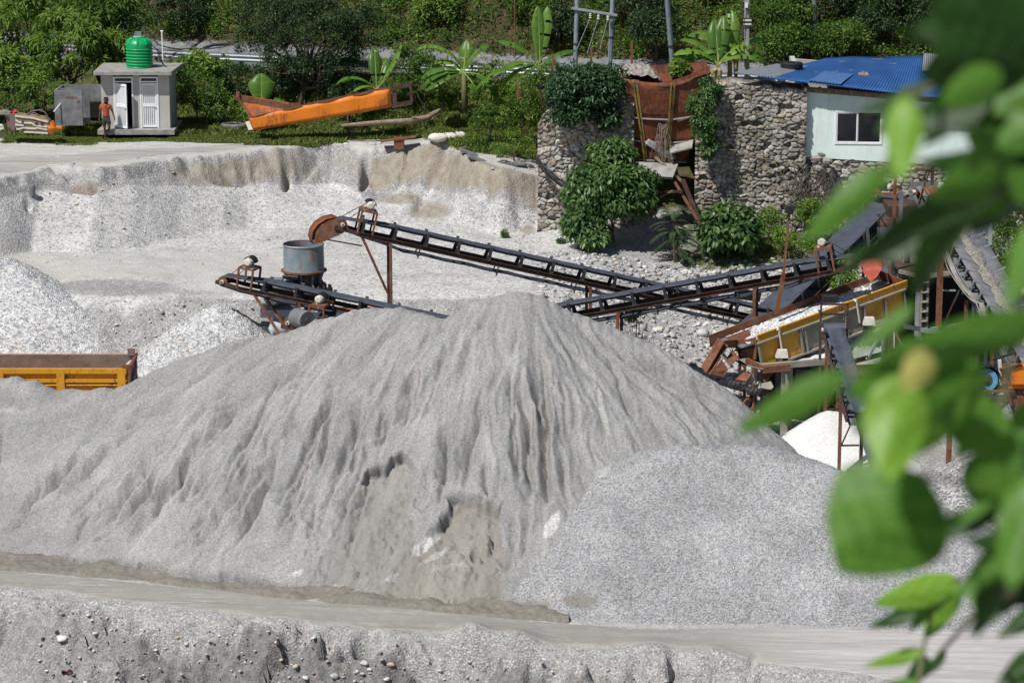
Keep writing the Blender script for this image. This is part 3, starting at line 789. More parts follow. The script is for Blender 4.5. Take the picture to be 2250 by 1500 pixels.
def main_carve(X, Y, H, px, py, mask):
    wx, wy = warpd(px, py, 301)
    front = Y < 82.5
    # terraces and gullies (steep wall on the side that faces away from the sun)
    wxx, wyy = px + fbm(px / 18, py / 30, 3, 321) * 12, py
    dirt = np.zeros(X.shape); DY = np.zeros(X.shape)
    for ln, w, dp in FUR:
        bx0 = min(p[0] for p in ln) - w * 2.5; bx1 = max(p[0] for p in ln) + w * 2.5
        by0 = min(p[1] for p in ln) - w * 2; by1 = max(p[1] for p in ln) + w * 2
        sel = (px > bx0) & (px < bx1) & (py > by0) & (py < by1) & front
        if not sel.any(): continue
        d, t = seg_dist(wxx[sel], wyy[sel], ln)
        d = -d                                   # positive = to the right
        d = -d if ln[-1][1] < ln[0][1] else d
        fade = np.clip(np.minimum(t * 5, (1 - t) * 3.2), 0, 1)
        prof = np.where(d < 0, np.clip(1 + d / (w * 0.22), 0, 1), np.clip(1 - d / (w * 1.7), 0, 1) ** 1.2)
        H[sel] -= prof * dp * fade * 1.6
        lev = np.where((d < -w * 0.34) & (d > -w * 1.5), np.clip(1 + (d + w * 0.34) / (w * 1.2), 0, 1), 0)
        H[sel] += lev * dp * 0.35 * fade
        dirt[sel] = np.maximum(dirt[sel], np.where((d > -w * 0.1) & (d < w * 1.1), 0.42, 0) * fade * min(1, dp / 0.2))
    for poly, dep, sd in ((SC1, 0.32, 331), (SC2, 0.42, 341), (SC3, 0.55, 351), (SC4, 0.10, 361), (SC5, 0.14, 371)):
        w2x, w2y = px + fbm(px / 12, py / 12, 3, sd) * 14 + fbm(px / 45, py / 45, 3, sd + 30) * 45 * sstep(1100, 1150, py), py + fbm(px / 12 + 9, py / 12, 3, sd + 1) * 12
        m = soft_mask(w2x, w2y, poly, None, None) * front
        if poly in (SC1, SC2, SC3):
            up = soft_mask(w2x, w2y + 9, poly, None, None); dn = soft_mask(w2x, w2y - 14, poly, None, None)
            lip = up * (1 - m) * front; inn = m * (1 - dn)
            amt = (0.3 if poly is SC3 else 0.62) + 0.9 * fbm(px / 70, py / 90, 3, sd + 9)
            if poly is SC1: amt = amt * sstep(790, 805, px) * (1 - sstep(1060, 1110, py))
            if poly is SC2: amt = amt * (1 - .85 * sstep(1120, 1150, py))
            DY = DY - lip * 0.26 * amt + inn * 0.16 * amt; H = H - inn * 0.16 * amt - lip * 0.04
        fd = (1 - 0.75 * sstep(1150, 1285, py)) if poly in (SC1, SC2) else 1.0
        if poly is SC1: fd = fd * sstep(720, 830, px + (py - 1100) * .25) * (1 - .8 * sstep(1040, 1150, py))
        if poly is SC2: fd = fd * (1 - .6 * sstep(1120, 1170, py) * (1 - sstep(955, 1010, px)))
        H = H - m * fd * dep * (1 + 0.25 * fbm(px / 30, py / 30, 3, sd + 2))
        H = H + m * (fbm(X * 3, Y * 3, 4, sd + 5) * 0.16 + np.maximum(0, fbm(X * 7, Y * 7, 3, sd + 6) - .1) * .35)
        mask[..., 0] = np.maximum(mask[..., 0], m * (0.82 if poly in (SC2, SC3) else (.40 + .22 * sstep(700, 830, px + (py - 1100) * .3)) if poly is SC1 else 0.35))
    mask[..., 0] = np.maximum(mask[..., 0], dirt)
    # tumbled lumps in the slump
    for (cx, cy, r, hh) in [(1070, 1170, 12, .34), (1068, 1192, 10, .26), (1010, 1206, 8, .16), (1045, 1200, 12, -.2), (1050, 1215, 7, .15), (858, 1165, 7, .12), (868, 1170, 6, .12), (838, 1190, 12, .1), (856, 1203, 7, .12), (780, 1262, 9, .12), (772, 1268, 6, .1), (1030, 1152, 6, .1)]:
        q = np.hypot(px - cx, (py - cy) * 0.9)
        H = H + np.clip(1 - (q / r) ** 2, 0, 1) ** 0.5 * hh * front
    # pale spills
    for (cx, cy, rx, ry, an, am) in [(935, 1180, 52, 13, -0.75, .8), (955, 1205, 55, 10, -0.5, .6), (1212, 1155, 13, 34, 0.45, 1.3), (1320, 1050, 45, 25, -0.7, .45), (1290, 1085, 35, 14, -0.8, .4), (1102, 1245, 8, 30, -0.35, .6), (860, 1262, 40, 8, -0.5, .5), (1000, 1225, 45, 16, -0.3, .4), (742, 1283, 16, 5, 0, .9), (650, 1262, 22, 8, -0.3, .7), (960, 1240, 60, 25, -.3, .35)]:
        ca, sa = math.cos(an), math.sin(an)
        u = (px - cx) * ca + (py - cy) * sa; v = -(px - cx) * sa + (py - cy) * ca
        mask[..., 1] = np.maximum(mask[..., 1], np.exp(-((u / rx) ** 2 + (v / ry) ** 2) ** 1.4) * am * front)
    H = H + (fbm(X * 2.2, Y * 2.2, 4, 381)) * 0.09
    apx, apy = ridge[21][0], ridge[21][1] + 3.0
    ang = np.arctan2(X - apx, apy - Y); rad = np.hypot(X - apx, Y - apy)
    wob = fbm(X * .8, Y * .8, 3, 391) * .09
    s1 = fbm((ang + wob * 1.4) * 19, rad * .35, 4, 392); s2 = fbm((ang + wob) * 90, rad * .8, 3, 393)
    mask[..., 2] = np.clip(.5 + s1 * 1.0 + s2 * .55 - dirt * .5, 0, 1)
    H = H + (s1 * .30 + s2 * .035) * front * sstep(2.5, 6, rad)
    return H, mask, DY
M['sand'] = m_aggregate('coarse grey sand', (0.345, 0.34, 0.33), 40, 0.22, 0.018, vc=True, dark=0.12)
KM = 0.67
rl = [(-260, 842), (-120, 860), (-40, 838), (30, 832), (70, 836), (118, 858), (150, 849), (190, 859), (225, 852), (262, 856), (290, 842), (400, 792), (500, 754), (575, 738), (650, 722), (700, 700), (760, 690), (850, 678), (905, 684), (985, 703), (1060, 662), (1130, 638)]
ridge = [ridge_pt(a, b, KM) for a, b in rl]
pk = ridge[-1]
for (a, b, dd) in [(1185, 650, -0.1), (1240, 676, -0.2), (1330, 712, -0.5), (1420, 756, -1.0), (1500, 798, -1.3), (1580, 850, -1.6), (1640, 905, -1.8), (1690, 948, -1.9)]:
    q = P(a, b, pk[1] + dd); ridge.append((q.x, q.y, q.z))
main_pile, MPH = heap("sand_pile", "huge grey sand heap scored by gullies, rising behind the haul road", "sand heap", ridge, KM, (-19.5, 13.5, 69.0, 89.5), 0.042, M['sand'], main_carve, noise=0.016, r0=0.3, kx=1.5, xk=pk[0] + 0.3)

def gravel_carve(X, Y, H, px, py, mask):
    H = H + fbm(X * 1.2, Y * 1.2, 4, 401) * 0.12
    mask[..., 2] = .5 + fbm(X * .9, Y * .9, 4, 405) * .9
    front = Y < 74
    m = np.exp(-(((px - 1275) / 45) ** 2 + ((py - 1312) / 20) ** 2) ** 1.5) + np.exp(-(((px - 1170) / 50) ** 2 + ((py - 1318) / 12) ** 2) ** 1.5)
    mask[..., 0] = m * 0.9 * front
    d, t = seg_dist(px + fbm(px / 12, py / 12, 3, 5) * 12, py, [(1190, 1285), (1240, 1290), (1280, 1275), (1330, 1305)])
    H = H - np.where((d > -14) & (d < 0), 0.10, 0) * front * 0 - np.clip(m, 0, 1) * 0.15 * front
    return H, mask
M['gravel_blue'] = m_aggregate('blue grey gravel chips', (0.40, 0.40, 0.40), 30, 0.34, 0.035, vc=True, dark=0.15)
KG = 0.56
rg = [(1290, 1180), (1340, 1085), (1400, 1025), (1450, 990), (1510, 979), (1600, 977), (1690, 985), (1760, 1010), (1830, 1038), (1920, 1065), (2050, 1120), (2200, 1185), (2330, 1230)]
ridge2 = [ridge_pt(a, b, KG) for a, b in rg]
heap("gravel_pile", "broad bluish grey gravel heap spilling to the haul road, in front of the sand heap", "gravel heap", ridge2, KG, (0.0, 17.5, 67.0, 82), 0.07, M['gravel_blue'], gravel_carve, noise=0.03, r0=0.6)
M['gravel_white'] = m_aggregate('white crushed stone', (0.54, 0.54, 0.535), 17, 0.34, 0.045, dark=0.25)
def rough_carve(X, Y, H, px, py, mask):
    return H + fbm(X * 1.6, Y * 1.6, 4, 451) * 0.16, mask
a = P(-60, 556, 95.0); b = P(10, 572, 94.6); c = P(-200, 560, 95)
a2 = P(90, 655, 93.2); a3 = P(200, 715, 91.6)
heap("gravel_pile", "tall white crushed stone heap at the left edge behind the yellow tipper body", "gravel heap", [c, a, b, P(90, 632, 92.8), P(170, 692, 91.8), P(225, 745, 91.2)], 0.70, (-27, -8.5, 86.5, 103), 0.08, M['gravel_white'], rough_carve, noise=0.05, r0=0.7)
q1 = P(482, 668, 88.9)
heap("gravel_pile", "small pointed white crushed stone heap under the head of the short left conveyor", "gravel heap", [q1, P(470, 672, 88.9)], 0.74, (-16.5, -3.0, 84.5, 97), 0.075, M['gravel_white'], rough_carve, noise=0.05, r0=0.35)
q2 = P(420, 775, 88.2); 
M['gravel_grey'] = m_aggregate('grey crushed stone', (0.40, 0.395, 0.39), 16, 0.45, 0.05, dark=0.2)
M['white_sand'] = m_aggregate('white crusher dust', (0.70, 0.70, 0.68), 30, 0.12, 0.012, dark=0.05)
q3 = P(1822, 904, 83.6)
heap("sand_pile", "small clean white crusher dust cone below the screen outlet posts", "sand heap", [q3, P(1835, 906, 83.6)], 0.72, (6.0, 14.5, 79.5, 89), 0.06, M['white_sand'], None, noise=0.01, r0=0.3, bigamp=0.05)
q4 = P(2120, 1040, 79.6); q5 = P(2300, 925, 80.6)
heap("gravel_pile", "grey gravel heap at the right edge half hidden by the foreground leaves", "gravel heap", [q4, q5], 0.62, (9.5, 24, 73.5, 88), 0.09, M['gravel_grey'], rough_carve, noise=0.03, r0=0.4)
# ------------------------------------------------------------------ dry stone (gabion) walls, stone by stone
def voronoi2(U, V, cu, cv, seed, jit=0.85):
    g = np.random.default_rng(seed)
    N = 512; ju = g.random((N, N)); jv = g.random((N, N)); cid = g.random((N, N))
    a = U / cu; b = V / cv
    row = np.floor(b); a = a + (row % 2) * 0.5 * 0
    ai = np.floor(a).astype(int); bi = np.floor(b).astype(int)
    f1 = np.full(U.shape, 9.0); f2 = np.full(U.shape, 9.0); ident = np.zeros(U.shape)
    for di in (-1, 0, 1):
        for dj in (-1, 0, 1):
            ii = ai + di; jj = bi + dj
            qx = ii + 0.5 + (ju[ii % N, jj % N] - 0.5) * jit; qy = jj + 0.5 + (jv[ii % N, jj % N] - 0.5) * jit
            d = np.hypot((a - qx), (b - qy) * 1.0)
            cc = cid[ii % N, jj % N]
            n1 = d < f1
            f2 = np.where(n1, f1, np.minimum(f2, d)); ident = np.where(n1, cc, ident); f1 = np.where(n1, d, f1)
    return f1, f2, ident
def m_stone():
    t = NT('river stone wall')
    a = t.attr("mask"); s3 = t.new("ShaderNodeSeparateColor"); t.lk(a.outputs["Color"], s3.inputs[0])
    col = t.ramp(s3.outputs[0], [(0.0, (0.17, 0.15, 0.13)), (0.2, (0.30, 0.27, 0.24)), (0.38, (0.40, 0.375, 0.345)), (0.55, (0.26, 0.24, 0.215)), (0.68, (0.40, 0.32, 0.235)), (0.8, (0.50, 0.48, 0.45)), (1.0, (0.35, 0.34, 0.33))])
    col = t.mix(1.0, col, t.ramp(t.noise(9, 6, 0.7), [(0.3, 0.9), (0.7, 1.38)]), 'MULTIPLY')
    col = t.mix(t.math('SUBTRACT', 1.0, s3.outputs[1]), col, (0.045, 0.04, 0.033))
    moss = t.math('MULTIPLY', s3.outputs[2], t.ramp(t.noise(2.5, 7, 0.7), [(0.36, 0.0), (0.56, 0.9)]))
    col = t.mix(moss, col, (0.085, 0.075, 0.05))
    return t.fin(col, 0.92, 0, t.bump(t.noise(22, 5, 0.7), 0.5, 0.02), 0.15)
M['stone'] = m_stone()
def stone_wall(label, p0, p1, zb, tops, thick, cu=0.27, cv=0.165, seed=1, st=0.032, moss=0.0, holes=(), name="stone_wall"):
    """front face from p0 to p1 (x,y), bottom zb, tops = [(fraction, z)]"""
    a = Vector((p0[0], p0[1])); b = Vector((p1[0], p1[1])); L = (b - a).length; d = (b - a) / L; n = Vector((d.y, -d.x))
    nu = int(L / st); zt = max(z for f, z in tops); nv = int((zt - zb) / st)
    U = np.linspace(0, L, nu)[:, None] + np.zeros((1, nv)); T = np.linspace(0, 1, nv)[None, :] + np.zeros((nu, 1))
    rough = fbm(U * 2.2, U * 0 + seed, 4, seed) * 0.28
    top = np.interp(U / L, [f for f, z in tops], [z for f, z in tops]) + rough * (0.7)
    Z = zb + (top - zb) * T
    wu = U + fbm(U * 3, Z * 3, 3, seed + 5) * 0.16; wz = Z + fbm(U * 2.2 + 50, Z * 3, 3, seed + 8) * 0.13
    f1, f2, idn = voronoi2(wu + 100, wz + 100, cu, cv, seed)
    gap = f2 - f1
    bulge = sstep(0.0, 0.20, gap) ** 0.6
    D = bulge * (0.06 + 0.10 * ((idn * 13.7) % 1)) + fbm(U * 0.7, Z * 0.7, 3, seed + 11) * 0.22 + fbm(U * 12, Z * 12, 3, seed + 12) * 0.03
    cavity = (idn > 0.965) | (idn < 0.012)
    D = D - cavity * 0.16
    x = a.x + d.x * U + n.x * D; y = a.y + d.y * U + n.y * D
    V = np.stack([x, y, Z], -1).reshape(-1, 3); Q = quad_idx(nu, nv)
    col = np.stack([(idn * 7.31) % 1.0, (0.35 + 0.65 * sstep(0.02, 0.09, gap)), moss * (0.55 + 0.45 * fbm(U * 0.6, Z * 0.5, 4, seed + 20) * 4) * (1 + 0 * Z)], -1)
    # back, ends and cap: a rough box
    k = len(V); ti = [(i * nv + nv - 1) for i in range(nu)]
    back = np.stack([a.x + d.x * U[:, 0] - n.x * thick, a.y + d.y * U[:, 0] - n.y * thick, top[:, 0]], -1)
    backb = back.copy(); backb[:, 2] = zb
    V = np.concatenate([V, back, backb]); extra = []
    for i in range(nu - 1):
        extra.append((i * nv + nv - 1, (i + 1) * nv + nv - 1, k + i + 1, k + i))
        extra.append((k + i, k + i + 1, k + nu + i + 1, k + nu + i))
    # ends
    Q = np.concatenate([Q, np.array(extra)])
    colr = np.concatenate([col.reshape(-1, 3), np.tile([0.5, 1, 0.3], (2 * nu, 1))])
    me = np_mesh(name, V, Q, True)
    # end faces
    bm_v = []
    vcol(me, "mask", np.clip(colr, 0, 1))
    o = link(name, me, M['stone'])
    setp(o, label, "stone wall")
    e = MB()
    for i in (0, nu - 1):
        pts = [tuple(V[i * nv + j]) for j in range(0, nv, 4)] + [tuple(V[i * nv + nv - 1])]
        pb = [tuple(backb[i])] + [(float(back[i][0]), float(back[i][1]), p[2]) for p in pts[1:]]
        m = len(pts); kk = len(e.v); e.v += pts + pb
        for j in range(m - 1): e.f.append((kk + j, kk + j + 1, kk + m + j + 1, kk + m + j))
    eo = build("wall_end", e, M['concrete_dk'], o)
    return o
WL0 = P(1182, 420, 105.2); WL1 = P(1392, 420, 104.6)
stone_wall("stacked river stone wall left of the rusty hopper, shaded by an overhanging bush", (WL0.x, WL0.y), (WL1.x, WL1.y), -3.2,
           [(0, P(1180, 275, 105.2).z), (0.06, P(1190, 250, 105.2).z), (0.12, P(1200, 240, 105.2).z), (0.2, P(1215, 190, 105.2).z), (0.5, P(1300, 185, 105).z), (1, P(1390, 185, 104.6).z)], 1.6, seed=3, moss=0.35)
WR0 = P(1526, 420, 104.3); WR1 = P(1768, 420, 104.0)
stone_wall("tall stone wall between the rusty hopper and the mint house", (WR0.x, WR0.y), (WR1.x, WR1.y), -3.4,
           [(0, P(1550, 182, 104.3).z), (0.4, P(1640, 184, 104.1).z), (1, P(1766, 200, 104.0).z)], 1.8, seed=5, moss=0.75)
WH0 = WR1; WH1 = P(2042, 420, 103.4)
hb_l = P(1768, 346, 104.0).z; hb_r = P(2042, 366, 103.4).z
stone_wall("low stone retaining wall carrying the mint green house", (WH0.x + 0.02, WH0.y + 0.25), (WH1.x + 7.0, WH1.y - 0.2), -3.6,
           [(0, hb_l - 0.02), (0.42, hb_r - 0.02), (1, hb_r - 0.15)], 1.4, seed=9, moss=0.4, cu=0.32, cv=0.17)

# ------------------------------------------------------------------ mint house with the blue sheet roof
h = thing("house", "mint green house with a blue sheet roof standing on the stone wall", "house", (P(1765, 350, 104).x, 104, hb_l))
hx0 = P(1766, 300, 104.1).x; hx1 = P(2480, 300, 103.2).x; hy0 = 104.15; hyr = 103.3; hyb = 110.2
ztl = P(1768, 192, 104.1).z; ztr = P(2042, 222, 103.6).z
zr = ztr + (ztr - ztl) / (P(2042, 0, 103.6).x - hx0) * (hx1 - P(2042, 0, 103.6).x) * 0.6
zb0, zb1 = hb_l, hb_r
def hpt(f, z, off=0.0):  # point on the front wall plane at fraction f
    return Vector((hx0 + (hx1 - hx0) * f, hy0 + (hyr - hy0) * f - off, z))
def fx_at(px, py=300):   # fraction of the front wall seen at column px
    lo, hi = 0.0, 1.0
    for _ in range(30):
        m = (lo + hi) / 2; p = hpt(m, 1.5); q = proj(np.array(p.x), np.array(p.y), np.array(p.z))[0]
        if q < px: lo = m
        else: hi = m
    return lo
wf0, wf1 = fx_at(1834), fx_at(1938); wz0 = P(1838, 318, 103.9).z; wz1 = P(1838, 244, 103.9).z
df0, df1 = fx_at(2180), fx_at(2228); dz0 = P(2200, 310, 103.6).z; dz1 = P(2200, 190, 103.5).z
wall = MB()
def zt(f): return ztl + (zr - ztl) * f
def zbm(f): return zb0 + (zb1 - zb0) * min(1.3, f * (hx1 - hx0) / (WH1.x - hx0))
def wallquad(f0, f1, z0a, z1a, z0b, z1b):
    wall.prism([hpt(f0, z0a), hpt(f1, z0b), hpt(f1, z1b), hpt(f0, z1a)], (0, 0.22, 0))
wallquad(0, wf0, zbm(0), zt(0), zbm(wf0), zt(wf0))
wallquad(wf0, wf1, zbm(wf0), wz0, zbm(wf1), wz0); wallquad(wf0, wf1, wz1, zt(wf0), wz1, zt(wf1))
wallquad(wf1, df0, zbm(wf1), zt(wf1), zbm(df0), zt(df0))
wallquad(df0, df1, zbm(df0), dz0, zbm(df1), dz0); wallquad(df0, df1, dz1, zt(df0), dz1, zt(df1))
wallquad(df1, 1, zbm(df1), zt(df1), zbm(1), zt(1))
build("wall", wall, M['mint'], h)
sw = MB()
sw.prism([(hx0, hy0 + 0.22, zb0), (hx0, hyb, zb0), (hx0, hyb, ztl + 0.5), (hx0, hy0 + 0.22, ztl)], (0.2, 0, 0))
sw.prism([(hx1 - .2, hyr + 0.22, zb0 - 0.4), (hx1 - .2, hyb, zb0 - 0.4), (hx1 - .2, hyb, zr + 0.5), (hx1 - .2, hyr + 0.22, zr)], (0.2, 0, 0))
sw.prism([(hx0 + .2, hyb - .2, zb0 - 0.4), (hx1 - .2, hyb - .2, zb0 - 0.4), (hx1 - .2, hyb - .2, zr + 0.4), (hx0 + .2, hyb - .2, ztl + 0.4)], (0, 0.2, 0))
build("side_wall", sw, M['plaster'], h)
eav = MB(); eav.prism([hpt(0, zt(0) - 0.18, 0.05), hpt(1, zt(1) - 0.18, 0.05), hpt(1, zt(1) + 0.02, 0.05), hpt(0, zt(0) + 0.02, 0.05)], (0, 0.045, 0))
for i in range(22):
    f = i / 21.5; c = hpt(f, zt(f) - 0.02, 0.15); eav.box(c, (0.09, 0.5, 0.14))
build("eave_board", eav, M['wood'], h)
# window
def frame_rect(mb, f0, f1, z0, z1, t, off=0.03, dep=0.06):
    for (a, b, c, d) in ((f0, f1, z0, z0 + t), (f0, f1, z1 - t, z1)):
        mb.prism([hpt(a, c, off), hpt(b, c, off), hpt(b, d, off), hpt(a, d, off)], (0, dep, 0))
    ft = t / (hx1 - hx0)
    for (a, b) in ((f0, f0 + ft), (f1 - ft, f1)):
        mb.prism([hpt(a, z0 + t, off), hpt(b, z0 + t, off), hpt(b, z1 - t, off), hpt(a, z1 - t, off)], (0, dep, 0))
mid = fx_at(1884)
win = MB(); frame_rect(win, wf0, wf1, wz0, wz1, 0.06); wo = build("window", win, M['frame_white'], h)
for (a, b, off) in ((wf0 + 0.004, mid, 0.015), (mid + 0.0005, wf1 - 0.004, -0.02)):
    s = MB(); frame_rect(s, a, b, wz0 + 0.062, wz1 - 0.062, 0.05 if off > 0 else 0.03, off, 0.03); build("sash", s, M['frame_white'], wo)
    g = MB(); g.prism([hpt(a + .003, wz0 + .1, off - 0.012), hpt(b - .003, wz0 + .1, off - 0.012), hpt(b - .003, wz1 - .1, off - 0.012), hpt(a + .003, wz1 - .1, off - 0.012)], (0, 0.006, 0)); build("pane", g, M['glass'], wo)
bx = MB(); bx.prism([hpt(wf0, wz0, -0.3), hpt(wf1, wz0, -0.3), hpt(wf1, wz1, -0.3), hpt(wf0, wz1, -0.3)], (0, 0.05, 0)); build("interior", bx, M['dark_in'], wo)
dr = MB(); frame_rect(dr, df0, df1, dz0, dz1, 0.07); 
do = setp(build("window", dr, M['rust_dark'], h), "barred brown window")
g = MB(); g.prism([hpt(df0, dz0, -0.1), hpt(df1, dz0, -0.1), hpt(df1, dz1, -0.1), hpt(df0, dz1, -0.1)], (0, 0.03, 0)); build("pane", g, M['dark_in'], do)
g = MB()
for i in range(1, 8):
    f = df0 + (df1 - df0) * i / 8; g.bar(hpt(f, dz0, 0.0), hpt(f, dz1, 0.0), 0.02)
for i in range(6):
    z = dz0 + (dz1 - dz0) * (i + .5) / 6; g.bar(hpt(df0, z, 0.01), hpt(df1, z, 0.01), 0.02)
build("grille", g, M['rust'], do)
dp = MB(); dp.tube([hpt(-0.004, ztl, 0.1), hpt(-0.004, ztl - 1.5, 0.1), hpt(-0.008, ztl - 2.0, 0.12)], 0.045, 8); build("downpipe", dp, M['rust'], h)
# roof: corrugated sheets. corners taken from the eave and the ridge line
RA = P(1612, 163, 103.9); RB = hpt(1.0, zr + 0.12, 0.55); RC = Vector((hx1 + 0.3, 110.5, zr + 0.95)); RD = P(1782, 129, 110.4)
RM_f = P(1770, 190, 103.7); 
def roofpt(u, v):
    fr = RA.lerp(P(2042, 214, 103.1), u / 0.42) if u < 0.42 else P(2042, 214, 103.1).lerp(RB, (u - 0.42) / 0.58)
    bk = RD.lerp(P(2042, 124, 110.4), u / 0.42) if u < 0.42 else P(2042, 124, 110.4).lerp(RC, (u - 0.42) / 0.58)
    return fr.lerp(bk, v)
def roof_piece(u0, u1, v0, v1, nu, lift=0.0):
    m = MB(); n = int(nu)
    def f(a, b):
        u = u0 + (u1 - u0) * a; p = roofpt(u, v0 + (v1 - v0) * b)
        return p + Vector((0, 0, 0.035 * math.sin(u * 2 * math.pi * 150) * .65 + lift + 0.02 * math.sin(u * 31) * math.sin(b * 5)))
    m.grid(f, n, 10)
    return m
ro = build("roof", roof_piece(0.05, 1.0, 0, 1, 1300), M['blueroof'], h, smooth=True)
rs = ro.modifiers.new("thick", 'SOLIDIFY'); rs.thickness = 0.02; rs.offset = -1
setp(build("roof_sheet", roof_piece(0.0, 0.085, 0, 0.55, 130, 0.05), M['galv'], h, smooth=True), "bare grey roof sheet at the left corner")
setp(build("roof_sheet", roof_piece(0.16, 0.23, 0.0, 0.34, 90, 0.09), m_plain('pale blue sheet', (0.12, 0.24, 0.46), (0.08, 0.18, 0.40), 5, 0.5), h, smooth=True), "pale patch on the blue roof")
setp(build("roof_sheet", roof_piece(0.40, 0.56, 0.55, 1.0, 200, 0.12), m_worn('grey roof sheet', (0.36, 0.38, 0.40), (0.28, 0.12, 0.05), 0.35), h, smooth=True), "grey rust-stained roof sheet")
def torus(mb, c, R, r, n=28, m=10, ax=(0, 0, 1), flat=1.0):
    prof = [(R + r * math.cos(2 * math.pi * i / m), r * flat * math.sin(2 * math.pi * i / m)) for i in range(m)]
    return mb.lathe(c, ax, prof, n, closed=True)
def tyre(label, c, R, r, mat, name="tyre", flat=1.0, ax=(0, 0, 1), cat="tyre"):
    m = MB(); prof = []
    pr = [(-1, -.85), (-.55, -1), (.2, -1), (.75, -.95), (1, -.6), (1, .6), (.75, .95), (.2, 1), (-.55, 1), (-1, .85), (-.86, .3), (-.86, -.3)]
    m.lathe(c, ax, [(R + r * a, r * flat * b) for a, b in pr], 36, closed=True)
    m2 = MB()
    for i in range(36):
        t = 2 * math.pi * i / 36
        if abs(Vector(ax).z) > .9: m.box(Vector(c) + Vector((math.cos(t), math.sin(t), 0)) * (R + r), (0.03, 0.05, r * 1.3 * flat), Matrix.Rotation(t, 3, 'Z'))
    return tbuild(name, label, cat, m, mat, c)
def on_roof(px, py):
    best = None
    for i in range(120):
        for j in range(60):
            p = roofpt(i / 119 * 0.6, j / 59); a, b = proj(np.array(p.x), np.array(p.y), np.array(p.z)); e = (a - px) ** 2 + (b - py) ** 2
            if best is None or e < best[0]: best = (e, p.copy())
    return best[1]
pt = on_roof(1739, 152); tyre("black tyre lying flat on the blue roof near its left end", (pt.x, pt.y, pt.z + 0.16), 0.29, 0.13, M['black'])
pt = on_roof(1896, 166)
b = MB(); b.grid(lambda u, v: Vector((pt.x + (u - .5) * 0.45, pt.y + (v - .5) * 0.4, pt.z + 0.02 + 0.14 * math.sin(u * math.pi) ** .6 * math.sin(v * math.pi) ** .6 + 0.02 * math.sin(u * 17))), 14, 10)
tbuild("stone_weight", "dark rag covered stone weighting the middle of the blue roof", "roof weight", b, M['wood'], pt)
rd = np.random.default_rng(5); 
for k, (a, b_, L) in enumerate([(1928, 134, .45), (1850, 138, .2), (1870, 158, .12), (1795, 163, .1), (1838, 160, .12), (1960, 143, .3)]):
    pp = on_roof(a, b_); m = MB(); m.bar(pp + Vector((-L / 2, 0.03, 0.06)), pp + Vector((L / 2, -0.02, 0.06)), 0.05, 0.03)
    tbuild("wood_scrap", ["long pale stick lying near the back of the blue roof", "short stick below the ridge of the blue roof left of the long one", "wood chip in the middle of the blue roof", "wood chip right of the tyre on the blue roof", "wood chip left of the stone weight on the blue roof", "thin stick nearest the grey sheet on the blue roof"][k], "wood scrap", m, M['wood'], pp)

# ------------------------------------------------------------------ rusty hopper set in the wall
hp = thing("feed_hopper", "rusty steel feed hopper with yellow ribs set between the stone walls", "hopper", P(1470, 360, 104.6))
tl, tr, bl, br = P(1368, 172, 104.4), P(1560, 160, 103.9), P(1400, 352, 105.0), P(1508, 358, 105.0)
def q(u, v, off=0):  # u across, v down
    tcurve = Vector((0, 0, -0.28 * math.sin(u * math.pi) * (1 - v)))
    p = (tl.lerp(tr, u)).lerp(bl.lerp(br, u), v) + tcurve
    return p + Vector((0, -off, 0))
for i, (v0, v1) in enumerate([(0, .46), (.47, .75), (.76, 1.0)]):
    m = MB(); m.grid(lambda a, b: q(a, v0 + (v1 - v0) * b, 0.03 * math.sin(a * 6 + i)), 20, 6)
    o = build("front_panel", m, M['rust_bright'], hp, smooth=True); s = o.modifiers.new("t", 'SOLIDIFY'); s.thickness = 0.02
for u in (0.12, 0.56):
    m = MB(); m.bar(q(u, 0.01, .07), q(u + 0.03, 1.0, .08), 0.10, 0.06, up=(1, 0, 0)); m.bar(q(u + .035, 0.01, .05), q(u + 0.065, 1.0, .05), 0.03, 0.10, up=(1, 0, 0))
    build("rib", m, m_worn('old yellow paint', (0.36, 0.27, 0.06), (0.16, 0.08, 0.03), .5), hp)
for v in (0.465, 0.755, 0.99):
    for ua, ub in ((0.01, .12), (.18, .56), (.63, .99)):
        m = MB(); m.bar(q(ua, v, .06), q(ub, v, .06), 0.07, 0.05); build("stiffener", m, M['galv'] if v < .9 else M['concrete'], hp)
m = MB(); dpt = Vector((0, 2.6, 0.1))
m.prism([q(0, 0), q(0, 1), q(0, 1) + dpt * .5, q(0, 0) + dpt], (0.03, 0, 0)); m.prism([q(1, 0), q(1, 1), q(1, 1) + dpt * .5, q(1, 0) + dpt], (0.03, 0, 0))
m.prism([q(0, 0) + dpt, q(1, 0) + dpt, q(1, 1) + dpt * .5, q(0, 1) + dpt * .5], (0, 0.03, 0))
build("side_plates", m, M['rust_bright'], hp)
m = MB(); m.grid(lambda a, b: q(a, 0) + Vector((0, -0.02 + 0.9 * b * 0, 0.0)) + Vector((0.0, -0.05, 0.25 * b * max(0, a - .35) ** 1.2 * 2)), 16, 3)
build("lip", m, M['rust_bright'], hp, smooth=True)
